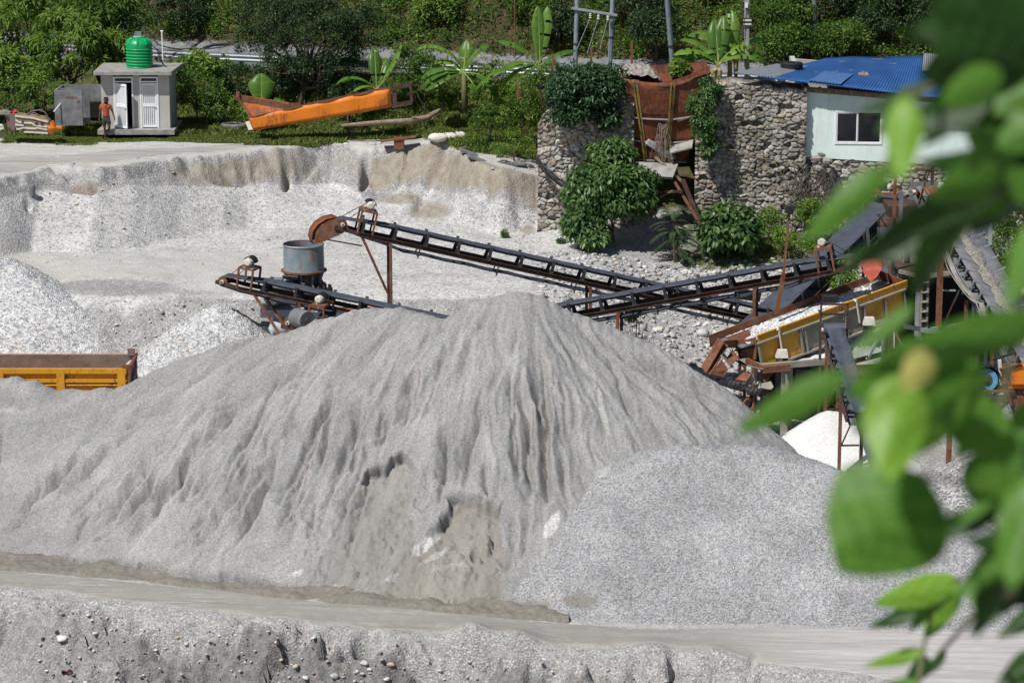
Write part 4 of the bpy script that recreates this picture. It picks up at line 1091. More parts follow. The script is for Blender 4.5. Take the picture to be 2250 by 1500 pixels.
# wing plate flaring to the left, behind the bush
m = MB(); m.slab([P(1340, 172, 104.9), P(1370, 176, 104.5), P(1402, 350, 105.0), P(1372, 350, 105.3)], 0.03); build("wing_plate", m, M['rust_bright'], hp)
m = MB(); c0 = q(0.22, .74, .25); c1 = q(.74, .95, .35)
m.bar(c0, c1, 0.22, 0.26); 
tbuild("broken_beam", "broken pale concrete beam hanging aslant across the rusty hopper", "concrete beam", m, M['concrete'], c0, bevel=0.04)
m = MB(); m.slab([q(.62, .80, .0), q(1.02, .745, .0), q(1.0, .80, .75), q(.62, .86, .75)], 0.07)
tbuild("concrete_ledge", "tilted concrete slab ledge projecting from the lower right of the hopper", "ledge", m, M['concrete'], q(.8, .8), bevel=0.01)
m = MB(); rr = random.Random(4)
for i in range(34):
    s = q(rr.uniform(.42, .56), rr.uniform(.50, .54), .12); pts = [s]; dx = rr.uniform(-.6, .6)
    for k in range(6): pts.append(pts[-1] + Vector((dx * .17 * (1 - k * .12) + rr.uniform(-.06, .06), rr.uniform(-.05, .03), -rr.uniform(.12, .38))))
    m.tube(pts, [.014 * (1 - .1 * k) for k in range(7)], 4, caps=False)
tbuild("dry_roots", "bundle of dry roots hanging down the front of the rusty hopper", "roots", m, m_plain('dry root', (0.30, 0.24, 0.20), (0.15, 0.11, 0.09), 6, .9), q(.5, .5))
# posts and wreckage under the hopper
uh = thing("hopper_support", "leaning rusty props and broken slab below the hopper", "support frame", P(1480, 470, 104.0))
for nm, a, b_, w, mt in [("post", P(1478, 350, 104.4), P(1490, 405, 104.2), .12, 'rust_dark'), ("post", P(1440, 345, 104.4), P(1500, 400, 104.0), .09, 'wood'), ("post", P(1500, 395, 104), P(1560, 545, 102.4), .13, 'rust_dark'),
                         ("post", P(1483, 400, 103.8), P(1545, 505, 102.6), .08, 'rust'), ("post", P(1436, 410, 103.2), P(1432, 485, 103.0), .09, 'rust'), ("crossbeam", P(1425, 425, 103.4), P(1500, 420, 103.4), .08, 'rust_dark'), ("prop", P(1440, 440, 103.4), P(1478, 418, 103.2), .05, 'wood')]:
    m = MB(); m.bar(a, b_, w); build(nm, m, M[mt], uh)
m = MB(); m.slab([P(1398, 358, 104.4), P(1490, 362, 104.4), P(1478, 392, 103.7), P(1405, 388, 103.7)], .12); build("broken_slab", m, M['concrete'], uh)
m = MB(); m.box(P(1420, 440, 104.2), (.8, .06, .9)); build("rusty_plate", m, M['rust_bright'], uh)
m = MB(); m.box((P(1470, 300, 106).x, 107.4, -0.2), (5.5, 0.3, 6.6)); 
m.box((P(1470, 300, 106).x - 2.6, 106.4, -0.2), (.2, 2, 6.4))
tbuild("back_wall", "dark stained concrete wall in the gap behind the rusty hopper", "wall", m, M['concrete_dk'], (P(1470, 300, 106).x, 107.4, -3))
# rubble heap on top, behind the hopper
m = MB(); g = np.random.default_rng(8); bb0 = P(1350, 150, 106.5); bb1 = P(1450, 150, 106.5)
m.grid(lambda u, v: Vector((bb0.x + (bb1.x - bb0.x) * u, 106.0 + v * 1.4, P(1400, 168, 106.4).z - 0.15 + 0.50 * min(1, 4 * u, 4 * (1 - u) + .1) * math.sin(max(0.02, v) * math.pi) ** .4 + .12 * float(vnoise(np.array(u * 14.), np.array(v * 9.), 55)))), 50, 18)
tbuild("rubble_heap", "heap of grey twigs and stones above the rusty hopper", "rubble heap", m, m_plain('twiggy rubble', (.40, .37, .34), (.12, .10, .09), 9, .9, bump=.9, bscale=14), bb0)

# ------------------------------------------------------------------ hut with two toilet doors
hy = 113.0; HB = GP(240, 283, 0.0)
hut_y = 112.6
x0 = P(222, 200, hut_y).x; x1 = P(372, 200, hut_y).x; z0 = P(300, 283, hut_y).z; z1 = P(300, 165, hut_y).z; dep = 2.1
hut = thing("toilet_hut", "small grey plastered hut with two white doors and a flat slab roof", "hut", ((x0 + x1) / 2, hut_y, z0))
s_ = (x1 - x0) / 150.0
def hx(px): return x0 + (px - 222) * s_
d1a, d1b, d2a, d2b = hx(249), hx(293), hx(307), hx(348); zd = z0 + 0.02; zdt = P(300, 169, hut_y).z
w = MB(); t = 0.15
for a, b_ in ((x0, d1a), (d1b, d2a), (d2b, x1)): w.box(((a + b_) / 2, hut_y + t / 2, (z0 + z1) / 2), (b_ - a, t, z1 - z0))
build("front_wall", w, M['plaster'], hut)
w = MB(); w.box((x0 + t / 2, hut_y + t + dep / 2, (z0 + z1) / 2), (t, dep, z1 - z0)); w.box((x1 - t / 2, hut_y + t + dep / 2, (z0 + z1) / 2), (t, dep, z1 - z0))
w.box(((x0 + x1) / 2, hut_y + dep + t * 1.5, (z0 + z1) / 2), (x1 - x0, t, z1 - z0)); w.box(((d1b + d2a) / 2, hut_y + t + dep / 2, (z0 + z1) / 2), (0.1, dep, z1 - z0))
build("side_wall", w, M['plaster'], hut)
w = MB(); w.box(((x0 + x1) / 2 + .05, hut_y + dep / 2 - 0.05, z0 - 0.08), (x1 - x0 + 0.35, dep + 0.9, 0.2)); build("plinth", w, M['concrete'], hut)
sl = P(205, 160, hut_y - 0.45).x; sr = P(377, 165, hut_y - 0.45).x; srb = P(409, 150, hut_y + dep + .4).x
w = MB(); zs = P(300, 166, hut_y - 0.45).z
w.prism([(sl, hut_y - .45, zs), (sr, hut_y - .45, zs), (sr + .12, hut_y + dep + .5, zs), (sl - .05, hut_y + dep + .5, zs)], (0, 0, 0.16))
build("roof_slab", w, M['concrete'], hut, bevel=0.01)
for k, (a, b_) in enumerate(((d1a, d1b), (d2a, d2b))):
    fr = MB(); ff = 0.07; zm = P(300, 180, hut_y).z
    for xx in (a + ff / 2, b_ - ff / 2): fr.box((xx, hut_y + 0.03, (zd + zdt) / 2), (ff, 0.12, zdt - zd))
    for zz in (zm, zdt - 0.03): fr.box(((a + b_) / 2, hut_y + 0.032, zz), (b_ - a - 2 * ff, 0.11, 0.06))
    fo = build("door_frame", fr, M['frame_white'], hut)
    g_ = MB(); g_.box(((a + b_) / 2, hut_y + 0.06, (zm + zdt) / 2), (b_ - a - 2 * ff, 0.01, zdt - zm - .1)); build("fanlight", g_, M['glass'], hut)
    # leaf
    L = b_ - a - 2 * ff - .02; ang = math.radians(-38) if k == 0 else 0
    Rm_ = Matrix.Rotation(ang, 3, 'Z'); hinge = Vector((a + ff + .01, hut_y + 0.02, zd + 0.04)); H_ = zm - zd - .1
    def dl(u, v, o=0): return hinge + Rm_ @ Vector((u * L, -o, v * H_))
    lf = MB()
    for (u0, v0, u1, v1) in ((0, 0, .09, 1), (.91, 0, 1, 1), (.09, 0, .91, .05), (.09, .95, .91, 1), (.09, .47, .91, .54)):
        lf.prism([dl(u0, v0, .03), dl(u1, v0, .03), dl(u1, v1, .03), dl(u0, v1, .03)], Rm_ @ Vector((0, 0.04, 0)))
    do = build("door", lf, M['frame_white'], hut)
    if k == 0: do["label"] = "half open white door"
    pn = MB(); pn.prism([dl(.09, .05, .0), dl(.91, .05, .0), dl(.91, .95, .0), dl(.09, .95, .0)], Rm_ @ Vector((0, 0.008, 0)))
    build("door_panel", pn, m_plain('pale door sheet', (.62, .63, .65), (.50, .51, .53), 3, .6), do)
    br_ = MB()
    for i in range(1, 6 if k else 8):
        u = .09 + .82 * i / (6 if k else 8)
        br_.bar(dl(u, .05, .02), dl(u, .47, .02), .018, .018, up=(1, 0, 0))
        if k: br_.bar(dl(u, .54, .02), dl(u, .95, .02), .018, .018, up=(1, 0, 0))
    build("door_bars", br_, M['frame_white'], do)
    hh = MB(); hh.bar(dl(.86, .44, .05), dl(.97, .44, .05), .03); build("handle", hh, M['rust_dark'], do)
w = MB(); w.box(((d1a + d2b) / 2, hut_y + 1.3, (z0 + z1) / 2), (d2b - d1a, .05, z1 - z0)); build("interior_wall", w, M['dark_in'], hut)
# green water tank
tc = P(307, 152, hut_y + 1.0); zt0 = zs + 0.16; tr_ = 0.56
prof = [(0, 0)]; hgt = 0.0
prof = [(tr_ * .97, 0.0), (tr_ * .97, 0.05)]
for i in range(6):
    zz = 0.07 + i * 0.125
    prof += [(tr_ * .94, zz), (tr_ * .94, zz + .035), (tr_, zz + .06), (tr_ * 1.015, zz + .08), (tr_, zz + .10), (tr_ * .94, zz + .12)]
prof += [(tr_ * .95, .84), (tr_ * .96, .95), (tr_ * .93, 1.02), (tr_ * .80, 1.14), (tr_ * .55, 1.22), (tr_ * .40, 1.24), (tr_ * .40, 1.26)]
tk = thing("water_tank", "ribbed green plastic water tank standing on the hut roof", "water tank", (tc.x, tc.y, zt0))
m = MB(); m.lathe((tc.x, tc.y, zt0), (0, 0, 1), prof, 48); build("tank_body", m, M['tank_green'], tk, smooth='auto')
m = MB(); m.lathe((tc.x, tc.y, zt0 + 1.26), (0, 0, 1), [(tr_ * .43, 0), (tr_ * .43, .035), (tr_ * .38, .05), (0.01, .055)], 32); build("lid", m, m_plain('pale green lid', (.25, .5, .36), None, 4, .5), tk, smooth='auto')
m = MB()
for i in range(8):
    a_ = 2 * math.pi * i / 8; d_ = Vector((math.cos(a_), math.sin(a_), 0)); c_ = Vector((tc.x, tc.y, zt0))
    m.tube([c_ + d_ * tr_ * .93 + Vector((0, 0, .98)), c_ + d_ * tr_ * .82 + Vector((0, 0, 1.13)), c_ + d_ * tr_ * .5 + Vector((0, 0, 1.235))], [.05, .05, .03], 8)
build("shoulder_rib", m, M['tank_green'], tk, smooth='auto')
m = MB(); m.box((tc.x - .02, tc.y, zt0 + 1.40), (.30, .2, .17)); tbuild("brick", "grey concrete block weighting the lid of the green tank", "block", m, M['concrete_dk'], (tc.x, tc.y, zt0 + 1.32), bevel=.01)
vp = P(359, 143, hut_y + 1.3); m = MB(); m.tube([(vp.x, vp.y, zs + .16), (vp.x - .03, vp.y, P(357, 68, vp.y).z)], .028, 10); m.tube([(vp.x - .09, vp.y, P(357, 69, vp.y).z), (vp.x + .03, vp.y, P(357, 69, vp.y).z)], .03, 8); m.tube([(vp.x - .25, vp.y, zs + .2), (vp.x, vp.y, zs + .2)], .025, 8)
tbuild("vent_pipe", "thin white pipe rising from the hut roof beside the green tank", "pipe", m, M['frame_white'], (vp.x, vp.y, zs + .16))
m = MB()
for k in range(4):
    o_ = k * .03; m.tube([(tc.x + tr_ * .8, tc.y, zt0 + 1.05 - o_), (tc.x + tr_ + .18 + o_, tc.y, zt0 + .7), (tc.x + tr_ + .28 + o_, tc.y, zt0 + .3), (tc.x + tr_ + .45, tc.y + .1, zt0 + .05)], .012, 6)
tbuild("tank_hose", "thin black hoses dropping from the green tank to the hut roof", "hose", m, M['black'], (tc.x + .6, tc.y, zt0))
# concrete cistern left of the hut
cy = hut_y - 0.35; cx0 = P(120, 240, cy).x; cx1 = P(181, 240, cy).x; cz0 = P(150, 276, cy).z; cz1 = P(150, 199, cy).z; cx2 = x0 - .02
ci = thing("cistern", "open topped stained concrete cistern with red lettering beside the hut", "cistern", ((cx0 + cx1) / 2, cy, cz0))
w = MB()
w.box(((cx0 + cx1) / 2, cy + .05, (cz0 + cz1) / 2), (cx1 - cx0, .1, cz1 - cz0)); w.box((cx0 + .05, cy + 1.0, (cz0 + cz1) / 2), (.1, 1.8, cz1 - cz0))
build("front_wall", w, M['concrete_dk'], ci)
w = MB(); w.box(((cx0 + .1 + hx(193)) / 2 + 0.0, cy + .75, (cz0 + cz1) / 2), (hx(193) - cx0 - .1, .09, cz1 - cz0 - .003)); build("middle_wall", w, M['concrete_dk'], ci)
w = MB(); w.box(((cx0 + .1 + cx2) / 2, cy + 1.85, (cz0 + cz1) / 2 + .02), (cx2 - cx0 - .1, .1, cz1 - cz0 - .003)); build("back_wall", w, M['concrete_dk'], ci)
w = MB(); w.box(((hx(186) + hx(212)) / 2, cy + 1.6, cz0 + .38), (hx(212) - hx(186), .3, .78)); build("opening", w, M['dark_in'], ci)
w = MB(); w.tube([P(118, 246, cy - .28), P(133, 228, cy + .0)], .022, 8); build("overflow_pipe", w, M['frame_white'], ci)
# lettering: the brush strokes on the cistern (not legible as letters in the photograph)
w = MB()
def stroke(m, pts, y, wd=.016):
    for a, b_ in zip(pts[:-1], pts[1:]):
        pa, pb = P(a[0], a[1], y), P(b_[0], b_[1], y); m.bar(pa, pb, .004, wd, up=(0, 0, 1))
L_ = [(144, 213), (168, 213.6)]
stroke(w, L_, cy - .004, .012)
for sx in (145.5, 149, 151.5, 155.5, 158, 160.5, 164, 167): stroke(w, [(sx, 212.6), (sx + .4, 217.5)], cy - .004)
stroke(w, [(146, 215), (148, 216), (149, 214)], cy - .004, .012); stroke(w, [(152, 216), (154, 214.6), (155.5, 216.4)], cy - .004, .012); stroke(w, [(158, 216.5), (160.5, 214.6)], cy - .004, .012); stroke(w, [(161, 216), (163, 217.5), (164, 215)], cy - .004, .012)
stroke(w, [(167, 213.8), (168.6, 215.8), (166.5, 218)], cy - .004, .012)
stroke(w, [(168, 222.5), (175.5, 222.6)], cy - .004, .012)
for sx in (170, 173, 175): stroke(w, [(sx, 221.5), (sx + .3, 227)], cy - .004)
stroke(w, [(168, 224), (170, 225.5)], cy - .004, .012); stroke(w, [(171, 226), (173, 224)], cy - .004, .012); stroke(w, [(172, 221), (174.5, 219)], cy - .004, .012)
build("lettering", w, M['paint_red'], ci)

# ------------------------------------------------------------------ guard rail, poles, wires on the highway
gr = thing("guard_rail", "galvanised guard rail along the near edge of the highway", "guard rail", (0, float(highway_y(0)) + .2, 1.8))
xs_ = np.arange(-30, 14.5, 2.0)
m = MB()
prf = [(-.155, 0), (-.12, -.07), (-.06, -.07), (-.02, -.01), (.02, -.01), (.06, -.07), (.12, -.07), (.155, 0)]
def rail(u, v):
    x = -30 + 44 * u; y = float(highway_y(x)) + .15; k = v * (len(prf) - 1); i = min(int(k), len(prf) - 2); f = k - i
    dz = prf[i][0] * (1 - f) + prf[i + 1][0] * f; dy = prf[i][1] * (1 - f) + prf[i + 1][1] * f
    return Vector((x, y + dy, 2.46 + dz))
m.grid(rail, 88, 7)
o = build("beam", m, M['galv'], gr, smooth=True); sdf = o.modifiers.new("t", 'SOLIDIFY'); sdf.thickness = .012; sdf.offset = 1
for x in xs_:
    m = MB(); y = float(highway_y(x)) + .28; zg = 1.3; c = Vector((x, y, (zg + 2.68) / 2)); m.box(c, (.16, .06, 2.68 - zg)); m.box(c + Vector((-.06, .07, 0)), (.03, .10, 2.68 - zg)); build("post", m, M['galv'], gr)
m = MB()
for x in np.arange(-30, 14, 1.0):
    a = Vector((x, float(highway_y(x)) - .25, 1.5)); b_ = Vector((x + 1, float(highway_y(x + 1)) - .25, 1.5)); m.bar(a, b_, .30, .5)
tbuild("kerb_wall", "low pale concrete kerb wall under the guard rail", "kerb", m, M['concrete'], (0, float(highway_y(0)), 1.4))
def pole(label, pts, r, mat, cat="pole", name="utility_pole", bands=()):
    t = thing(name, label, cat, pts[0]); m = MB(); m.tube(pts, r, 14); build("shaft", m, mat, t, smooth='auto')
    for f in bands:
        p = Vector(pts[0]).lerp(Vector(pts[-1]), f); m = MB(); d = (Vector(pts[-1]) - Vector(pts[0])).normalized(); rr_ = (r[0] if hasattr(r, '__len__') else r) * 1.15
        m.tube([p - d * .04, p + d * .04], rr_, 14); build("band", m, M['steel_dark'], t)
    return t
def upto(a, b_, k=2.2):  # prolong b beyond the frame
    a = Vector(a); b_ = Vector(b_); return a + (b_ - a) * k
yP = 113.2
a = P(1262, 145, yP); a.z = 1.2; b_ = P(1268, 0, yP); pole("left upright of the pair of grey steel poles joined by a crossarm", [a, upto(a, b_, 3)], [.105, .085], M['pole'], bands=(.05, .2))
a2 = P(1337, 150, yP); a2.z = 1.2; b2 = P(1346, 0, yP); pole("right upright of the pair of grey steel poles joined by a crossarm", [a2, upto(a2, b2, 3)], [.105, .085], M['pole'], bands=(.06, .22))
a3 = P(1488, 152, yP - .4); b3 = P(1466, 0, yP - 1.2); a3.z = 1.1; pole("leaning grey steel pole above the rusty hopper", [a3, upto(a3, b3, 3)], [.12, .085], M['pole'], bands=(.2,))
a4 = P(1643, 168, 111.5); b4 = P(1641, 0, 111.5); a4.z = 1.0
cp = thing("utility_pole", "square concrete pole with a small black and white plate, beside the blue roof", "pole", a4); m = MB(); m.bar(a4, upto(a4, b4, 2.6), .2, .2, up=(0, 1, 0)); build("shaft", m, M['concrete'], cp, bevel=.02)
m = MB(); pc = P(1642, 49, 111.35); m.box(pc, (.38, .03, .32)); po = build("plate", m, M['black'], cp)
m = MB(); m.box(pc + Vector((0, -.02, .075)), (.33, .012, .085)); m.box(pc + Vector((0, -.02, -.085)), (.33, .012, .075)); build("plate_stripe", m, M['sack'], po)
m = MB(); m.box(P(1640, 12, 111.3), (.12, .12, .2)); build("insulator", m, M['white'], cp)
a5 = P(1786, 130, 122); b5 = P(1790, 0, 122); a5.z = 1.9; pole("dark weathered pole on the hillside behind the blue roof", [a5, upto(a5, b5, 2)], [.13, .1], M['concrete_dk'])
a6 = P(1131, 104, 124); b6 = P(1131, 0, 124); a6.z -= .5; pole("slim rusty pole on the slope above the banana plants", [a6, upto(a6, b6, 2)], [.035, .035], M['rust'], "pole", "steel_pole")
a7 = P(272, 28, 127); a7.z -= 1; b7 = P(270, 0, 127); pole("grey pole rising out of the trees above the green tank", [a7, upto(a7, b7, 4)], [.13, .1], M['pole'])
for lb, pa, pb, yy in [("rusty stake on the road verge right of the paired poles", (1389, 142), (1388, 90), 113.0), ("short rusty stake between the paired poles", (1299, 125), (1299, 102), 113.4), ("rusty stake at the left end of the wall by the banana plants", (1215, 170), (1216, 119), 108.0), ("low rusty stake in the bushes left of the wall", (1138, 198), (1138, 180), 108.5)]:
    m = MB(); q0, q1_ = P(*pa, yy), P(*pb, yy); q0.z -= .4; m.bar(q0, q1_, .09, .09, up=(0, 1, 0)); tbuild("stake", lb, "stake", m, M['rust'], q0)
ca = thing("crossarm", "grey crossarm with glass insulators bolted across the paired steel poles", "crossarm", P(1305, 25, yP - .1))
m = MB(); m.bar(P(1256, 18, yP - .13), P(1356, 34, yP - .13), .1, .1); build("arm", m, M['galv'], ca)
m3 = MB()
for (ix, iy) in ((1297, 31), (1315, 34), (1336, 36)):
    m = MB(); c = P(ix, iy, yP - .25)
    for k in range(3): m.lathe(c - Vector((0, 0, k * .07)), (0, 0, 1), [(.02, .02), (.06, 0), (.06, -.02), (.02, -.03)], 12)
    build("insulator", m, M['frame_white'], ca, smooth=True)
def wire(label, pts, r=.012, mat='steel_dark', name="wire", cat="cable", sag=0.0, group=None):
    pts = [Vector(p) for p in pts]; out = []
    for a, b_ in zip(pts[:-1], pts[1:]):
        for i in range(10):
            t = i / 10; p = a.lerp(b_, t); p.z -= sag * 4 * t * (1 - t); out.append(p)
    out.append(pts[-1]); m = MB(); m.tube(out, r, 5, caps=False)
    return tbuild(name, label, cat, m, M[mat], pts[0], group, smooth=True)
wire("left stay wire dropping from the crossarm insulators", [P(1296, 42, yP - .25), P(1268, 108, yP - .5)], mat='galv')
wire("middle stay wire dropping from the crossarm insulators", [P(1313, 46, yP - .25), P(1290, 118, yP - .5)], mat='galv')
wire("right stay wire dropping from the crossarm insulators", [P(1334, 48, yP - .25), P(1318, 108, yP - .5)], mat='galv')
wire("thin cable hanging beside the square concrete pole", [P(1632, 0, 111.2), P(1628, 60, 111.2), P(1620, 165, 111.2)], .015)
wire("black cable slung from the trees to the highway above the hut", [P(300, 30, 122), P(348, 98, 121.8), P(420, 106, 121.8), P(515, 97, 122)], .03, sag=.1)
wire("fallen black hose lying on the road verge", [P(446, 106, 127), P(470, 99, 127), P(515, 97, 127)], .07, 'black', "hose", "hose")
wire("thick black pipe hanging along the left end of the stone wall", [P(1178, 348, 104.6), P(1200, 378, 104.2), P(1243, 412, 104.0)], .07, 'black', "hose", "hose", .06)
wire("second black pipe hanging just above the first on the wall end", [P(1180, 345, 104.7), P(1206, 374, 104.3), P(1248, 405, 104.1)], .05, 'steel_dark', "hose", "hose", .06)
wire("dry climbing stem hanging down the tall stone wall", [P(1632, 190, 103.7), P(1652, 225, 103.6), P(1672, 252, 103.6)], .018, 'wood', "vine", "vine")
wire("dry vine crossing the lower part of the tall stone wall", [P(1548, 308, 103.8), P(1620, 330, 103.6), P(1700, 350, 103.6), P(1745, 420, 103.5)], .02, 'wood', "vine", "vine", .1)
m = MB(); rr = random.Random(9)
for i in range(60):
    s = P(rr.uniform(1730, 1830), rr.uniform(350, 400), 103.6); pts = [s]
    for k in range(7): pts.append(pts[-1] + Vector((rr.uniform(-.25, .22), rr.uniform(-.06, .03), -rr.uniform(.05, .42))))
    m.tube(pts, [.016 * (1 - .08 * k) for k in range(8)], 4, caps=False)
tbuild("vine", "tangle of bare dry vines on the stone wall below the house corner", "vine", m, m_plain('dry vine', (0.17, 0.14, 0.12), (0.08, 0.065, 0.055), 6, .9), P(1780, 380, 103.6))
# lumpy stone stack at the house corner
m = MB(); c = P(1805, 352, 103.7)
for k, (dx, dz, sx, sz) in enumerate([(-.15, .06, .5, .28), (.2, -.05, .5, .3), (-.1, -.32, .45, .3), (.28, -.38, .3, .3), (0, .22, .35, .15)]):
    m.lathe(c + Vector((dx, 0, dz)), (0.1 * k, .2, 1), [(.01, -sz / 2), (sx * .4, -sz * .35), (sx * .5, 0), (sx * .4, sz * .35), (.01, sz / 2)], 9)
tbuild("rock_pile", "loose rocks piled against the corner of the mint house", "rocks", m, m_plain('grey rock', (.33, .31, .29), (.2, .18, .17), 5, .9, bump=.5, bscale=9), c)
# ------------------------------------------------------------------ belt conveyors
def conveyor(name, label, head, tail, W=0.62, sp=1.05, legs=(), motor=True, pulley=True, mats=('steel_dark', 'rust_dark', 'belt'), ret=0.62, brace=None, side=-1, beltmat=None, fr=0.36, mot_at=0.55, cover='black'):
    head, tail = Vector(head), Vector(tail)
    L = (head - tail).length; u = (head - tail).normalized()
    v = Vector((u.y, -u.x, 0)).normalized()
    if v.y > 0: v = -v                       # v points towards the near side
    w = v.cross(u) if v.cross(u).z > 0 else u.cross(v)
    t = thing(name, label, "conveyor", head.lerp(tail, .5) - Vector((0, 0, 1.5)))
    def pt(s, a, h): return tail + u * s + v * a + w * h
    R = 0.17
    # belt: troughed on the way up, wrapped over the head pulley, flat on the way back
    secs = []
    n = int(L / .35)
    for i in range(n + 1):
        s = (L - .35) * i / n; tr = .11 * min(1, (L - .3 - s) / 1.2 + .08) ; sag = -.012 * (1 - abs(math.sin(s / sp * math.pi)))
        secs.append([(s, -W / 2, tr + sag), (s, -W / 5, sag), (s, W / 5, sag), (s, W / 2, tr + sag)])
    for k in range(9):
        a = math.pi / 2 - math.pi * k / 8; secs.append([(L - .02 + math.cos(a) * R, x, -R + math.sin(a) * R) for x in (-W / 2, -W / 5, W / 5, W / 2)])
    retn = max(4, n // 2)
    for i in range(retn + 1):
        f = i / retn; s = L * (1 - f); h = -2 * R - (ret - 2 * R) * min(1, f * L / 2.2) - .03 * math.sin(f * L * 2.2) ** 2
        secs.append([(s, x, h) for x in (-W / 2, -W / 5, W / 5, W / 2)])
    m = MB(); k = 0
    for sec in secs:
        for (s, a, h) in sec: m.v.append(tuple(pt(s, a, h)))
    for i in range(len(secs) - 1):
        for j in range(3): m.f.append((i * 4 + j, i * 4 + j + 1, i * 4 + j + 5, i * 4 + j + 4))
    b = build("belt", m, beltmat or M[mats[2]], t, smooth='auto'); sd = b.modifiers.new("t", 'SOLIDIFY'); sd.thickness = .022; sd.offset = 0
    # two channel stringers and cross members
    m = MB()
    for sg in (-1, 1):
        a = sg * (W / 2 + .05)
        m.bar(pt(0, a, -fr), pt(L - .6, a, -fr), .012, .13, up=w); m.bar(pt(0, a + sg * .03, -fr + .065), pt(L - .6, a + sg * .03, -fr + .065), .06, .012, up=w); m.bar(pt(0, a + sg * .03, -fr - .065), pt(L - .6, a + sg * .03, -fr - .065), .06, .012, up=w)
        m.bar(pt(L - .65, a, -fr), pt(L + .22, a, -fr + .06), .05, .13, up=w)
    s = .4
    while s < L - .5:
        m.bar(pt(s, -W / 2, -fr), pt(s, W / 2, -fr), .05, .05, up=w); s += 1.6
    build("frame", m, M[mats[1]], t)
    # idlers: one mesh shared by every copy
    m = MB()
    def lp(s, a, h): return u * s + v * a + w * h
    for sg in (-1, 1):
        a = sg * (W / 2 + .05)
        m.box(lp(0, a, -fr + .2), (.1, .05, .03), Matrix((u, v, w)).transposed())
        m.bar(lp(0, a, -fr + .06), lp(0, a, .12), .09, .03, up=v); m.bar(lp(.07, a - sg * .02, -fr + .07), lp(.02, a - sg * .02, .0), .05, .03, up=v)
        m.bar(lp(0, a, .12), lp(0, a - sg * .02, .17), .10, .05, up=v)
        m.tube([lp(0, a * .96, .10), lp(0, sg * W / 5, -.035)], .045, 8)
    m.tube([lp(0, -W / 5, -.05), lp(0, W / 5, -.05)], .045, 8); m.bar(lp(0, -W / 2, -fr + .08), lp(0, W / 2, -fr + .08), .09, .04, up=w)
    me0 = None; s = sp * .5
    while s < L - .7:
        p = pt(s, 0, 0)
        if me0 is None:
            me0 = bpy.data.meshes.new("idler"); me0.from_pydata(m.v, [], m.f); me0.materials.append(M[mats[0]])
        o = bpy.data.objects.new("idler", me0); COL.objects.link(o); o.parent = t; o.location = p - ORG[t.name]; s += sp
    s = 1.8
    while s < L - 2:
        m = MB()
        for sg in (-1, 1): m.bar(pt(s, sg * (W / 2 + .05), -fr), pt(s, sg * (W / 2 + .05), -ret - .12), .04, .04, up=u)
        m.tube([pt(s, -W / 2 - .05, -ret - .04), pt(s, W / 2 + .05, -ret - .04)], .035, 8); build("return_roller", m, M[mats[0]], t); s += 2.7
    if pulley:
        m = MB(); c = pt(L - .02, 0, -R)
        m.lathe(c - v * (-W / 2 - .02) , -v, [(.03, 0), (R * .92, 0), (R * .92, .03), (R * .5, .05), (R * .5, W), (R * .92, W), (.03, W + .02)], 24)
        m.tube([c - v * (W / 2 + .16), c + v * (W / 2 + .16)], .035, 10)
        po = build("head_pulley", m, M['rust'], t, smooth='auto')
        m = MB(); m.tube([c + v * (W / 2 + .03), c + v * (W / 2 + .12)], .07, 12); build("hub", m, M['sack'], po)
    if motor:
        s0 = L - mot_at - .5; s1 = L - mot_at; hh = .42
        m = MB()
        for s in (s0, s1):
            for sg in (-1, 1): m.bar(pt(s, sg * (W / 2 + .06), -fr), pt(s, sg * (W / 2 + .06), hh), .06, .06, up=u)
            m.bar(pt(s, -W / 2 - .06, hh), pt(s, W / 2 + .06, hh), .06, .05)
        for sg in (-1, 1): m.bar(pt(s0, sg * (W / 2 + .06), hh), pt(s1, sg * (W / 2 + .06), hh), .06, .05)
        m.slab([pt(s0, -W / 2, hh + .04), pt(s1, -W / 2, hh + .04), pt(s1, W / 2, hh + .04), pt(s0, W / 2, hh + .04)], .015)
        build("motor_stand", m, M['rust'], t)
        c = pt((s0 + s1) / 2, .05, hh + .20); m = MB()
        m.lathe(c - v * .22, v, [(.05, -.02), (.12, 0), (.13, .03), (.115, .05), (.115, .36), (.13, .38), (.13, .42), (.08, .46), (.02, .46)], 24)
        for i in range(9): m.lathe(c - v * (.14 - i * .035), v, [(.115, 0), (.13, .004), (.13, .010), (.115, .014)], 20)
        m.box(c + Vector((0, 0, -.18)), (.28, .3, .06)); mo = build("motor", m, M['sack'] if side < 0 else M['steel_grey'], t, smooth='auto')
        m = MB(); c2 = c - v * .02
        pts = []
        for i in range(10):
            a = math.radians(20 + 165 * i / 9); pts.append(u * (math.cos(a) * .19) + w * (math.sin(a) * .17))
        for i in range(9): m.add([c2 + pts[i] - v * .2, c2 + pts[i + 1] - v * .2, c2 + pts[i + 1] + v * .12, c2 + pts[i] + v * .12], [(0, 1, 2, 3)])
        co = build("motor_cover", m, M[cover], mo, smooth=True); sd = co.modifiers.new("t", 'SOLIDIFY'); sd.thickness = .012
        m = MB(); pc = pt(L - .02, -W / 2 - .1, -R)
        cc = c - v * .3
        m.tube([cc + w * .07, pc + w * (R * .8)], .012, 5); m.tube([cc - w * .07, pc - w * (R * .8)], .012, 5); build("drive_belt", m, M['black'], t)
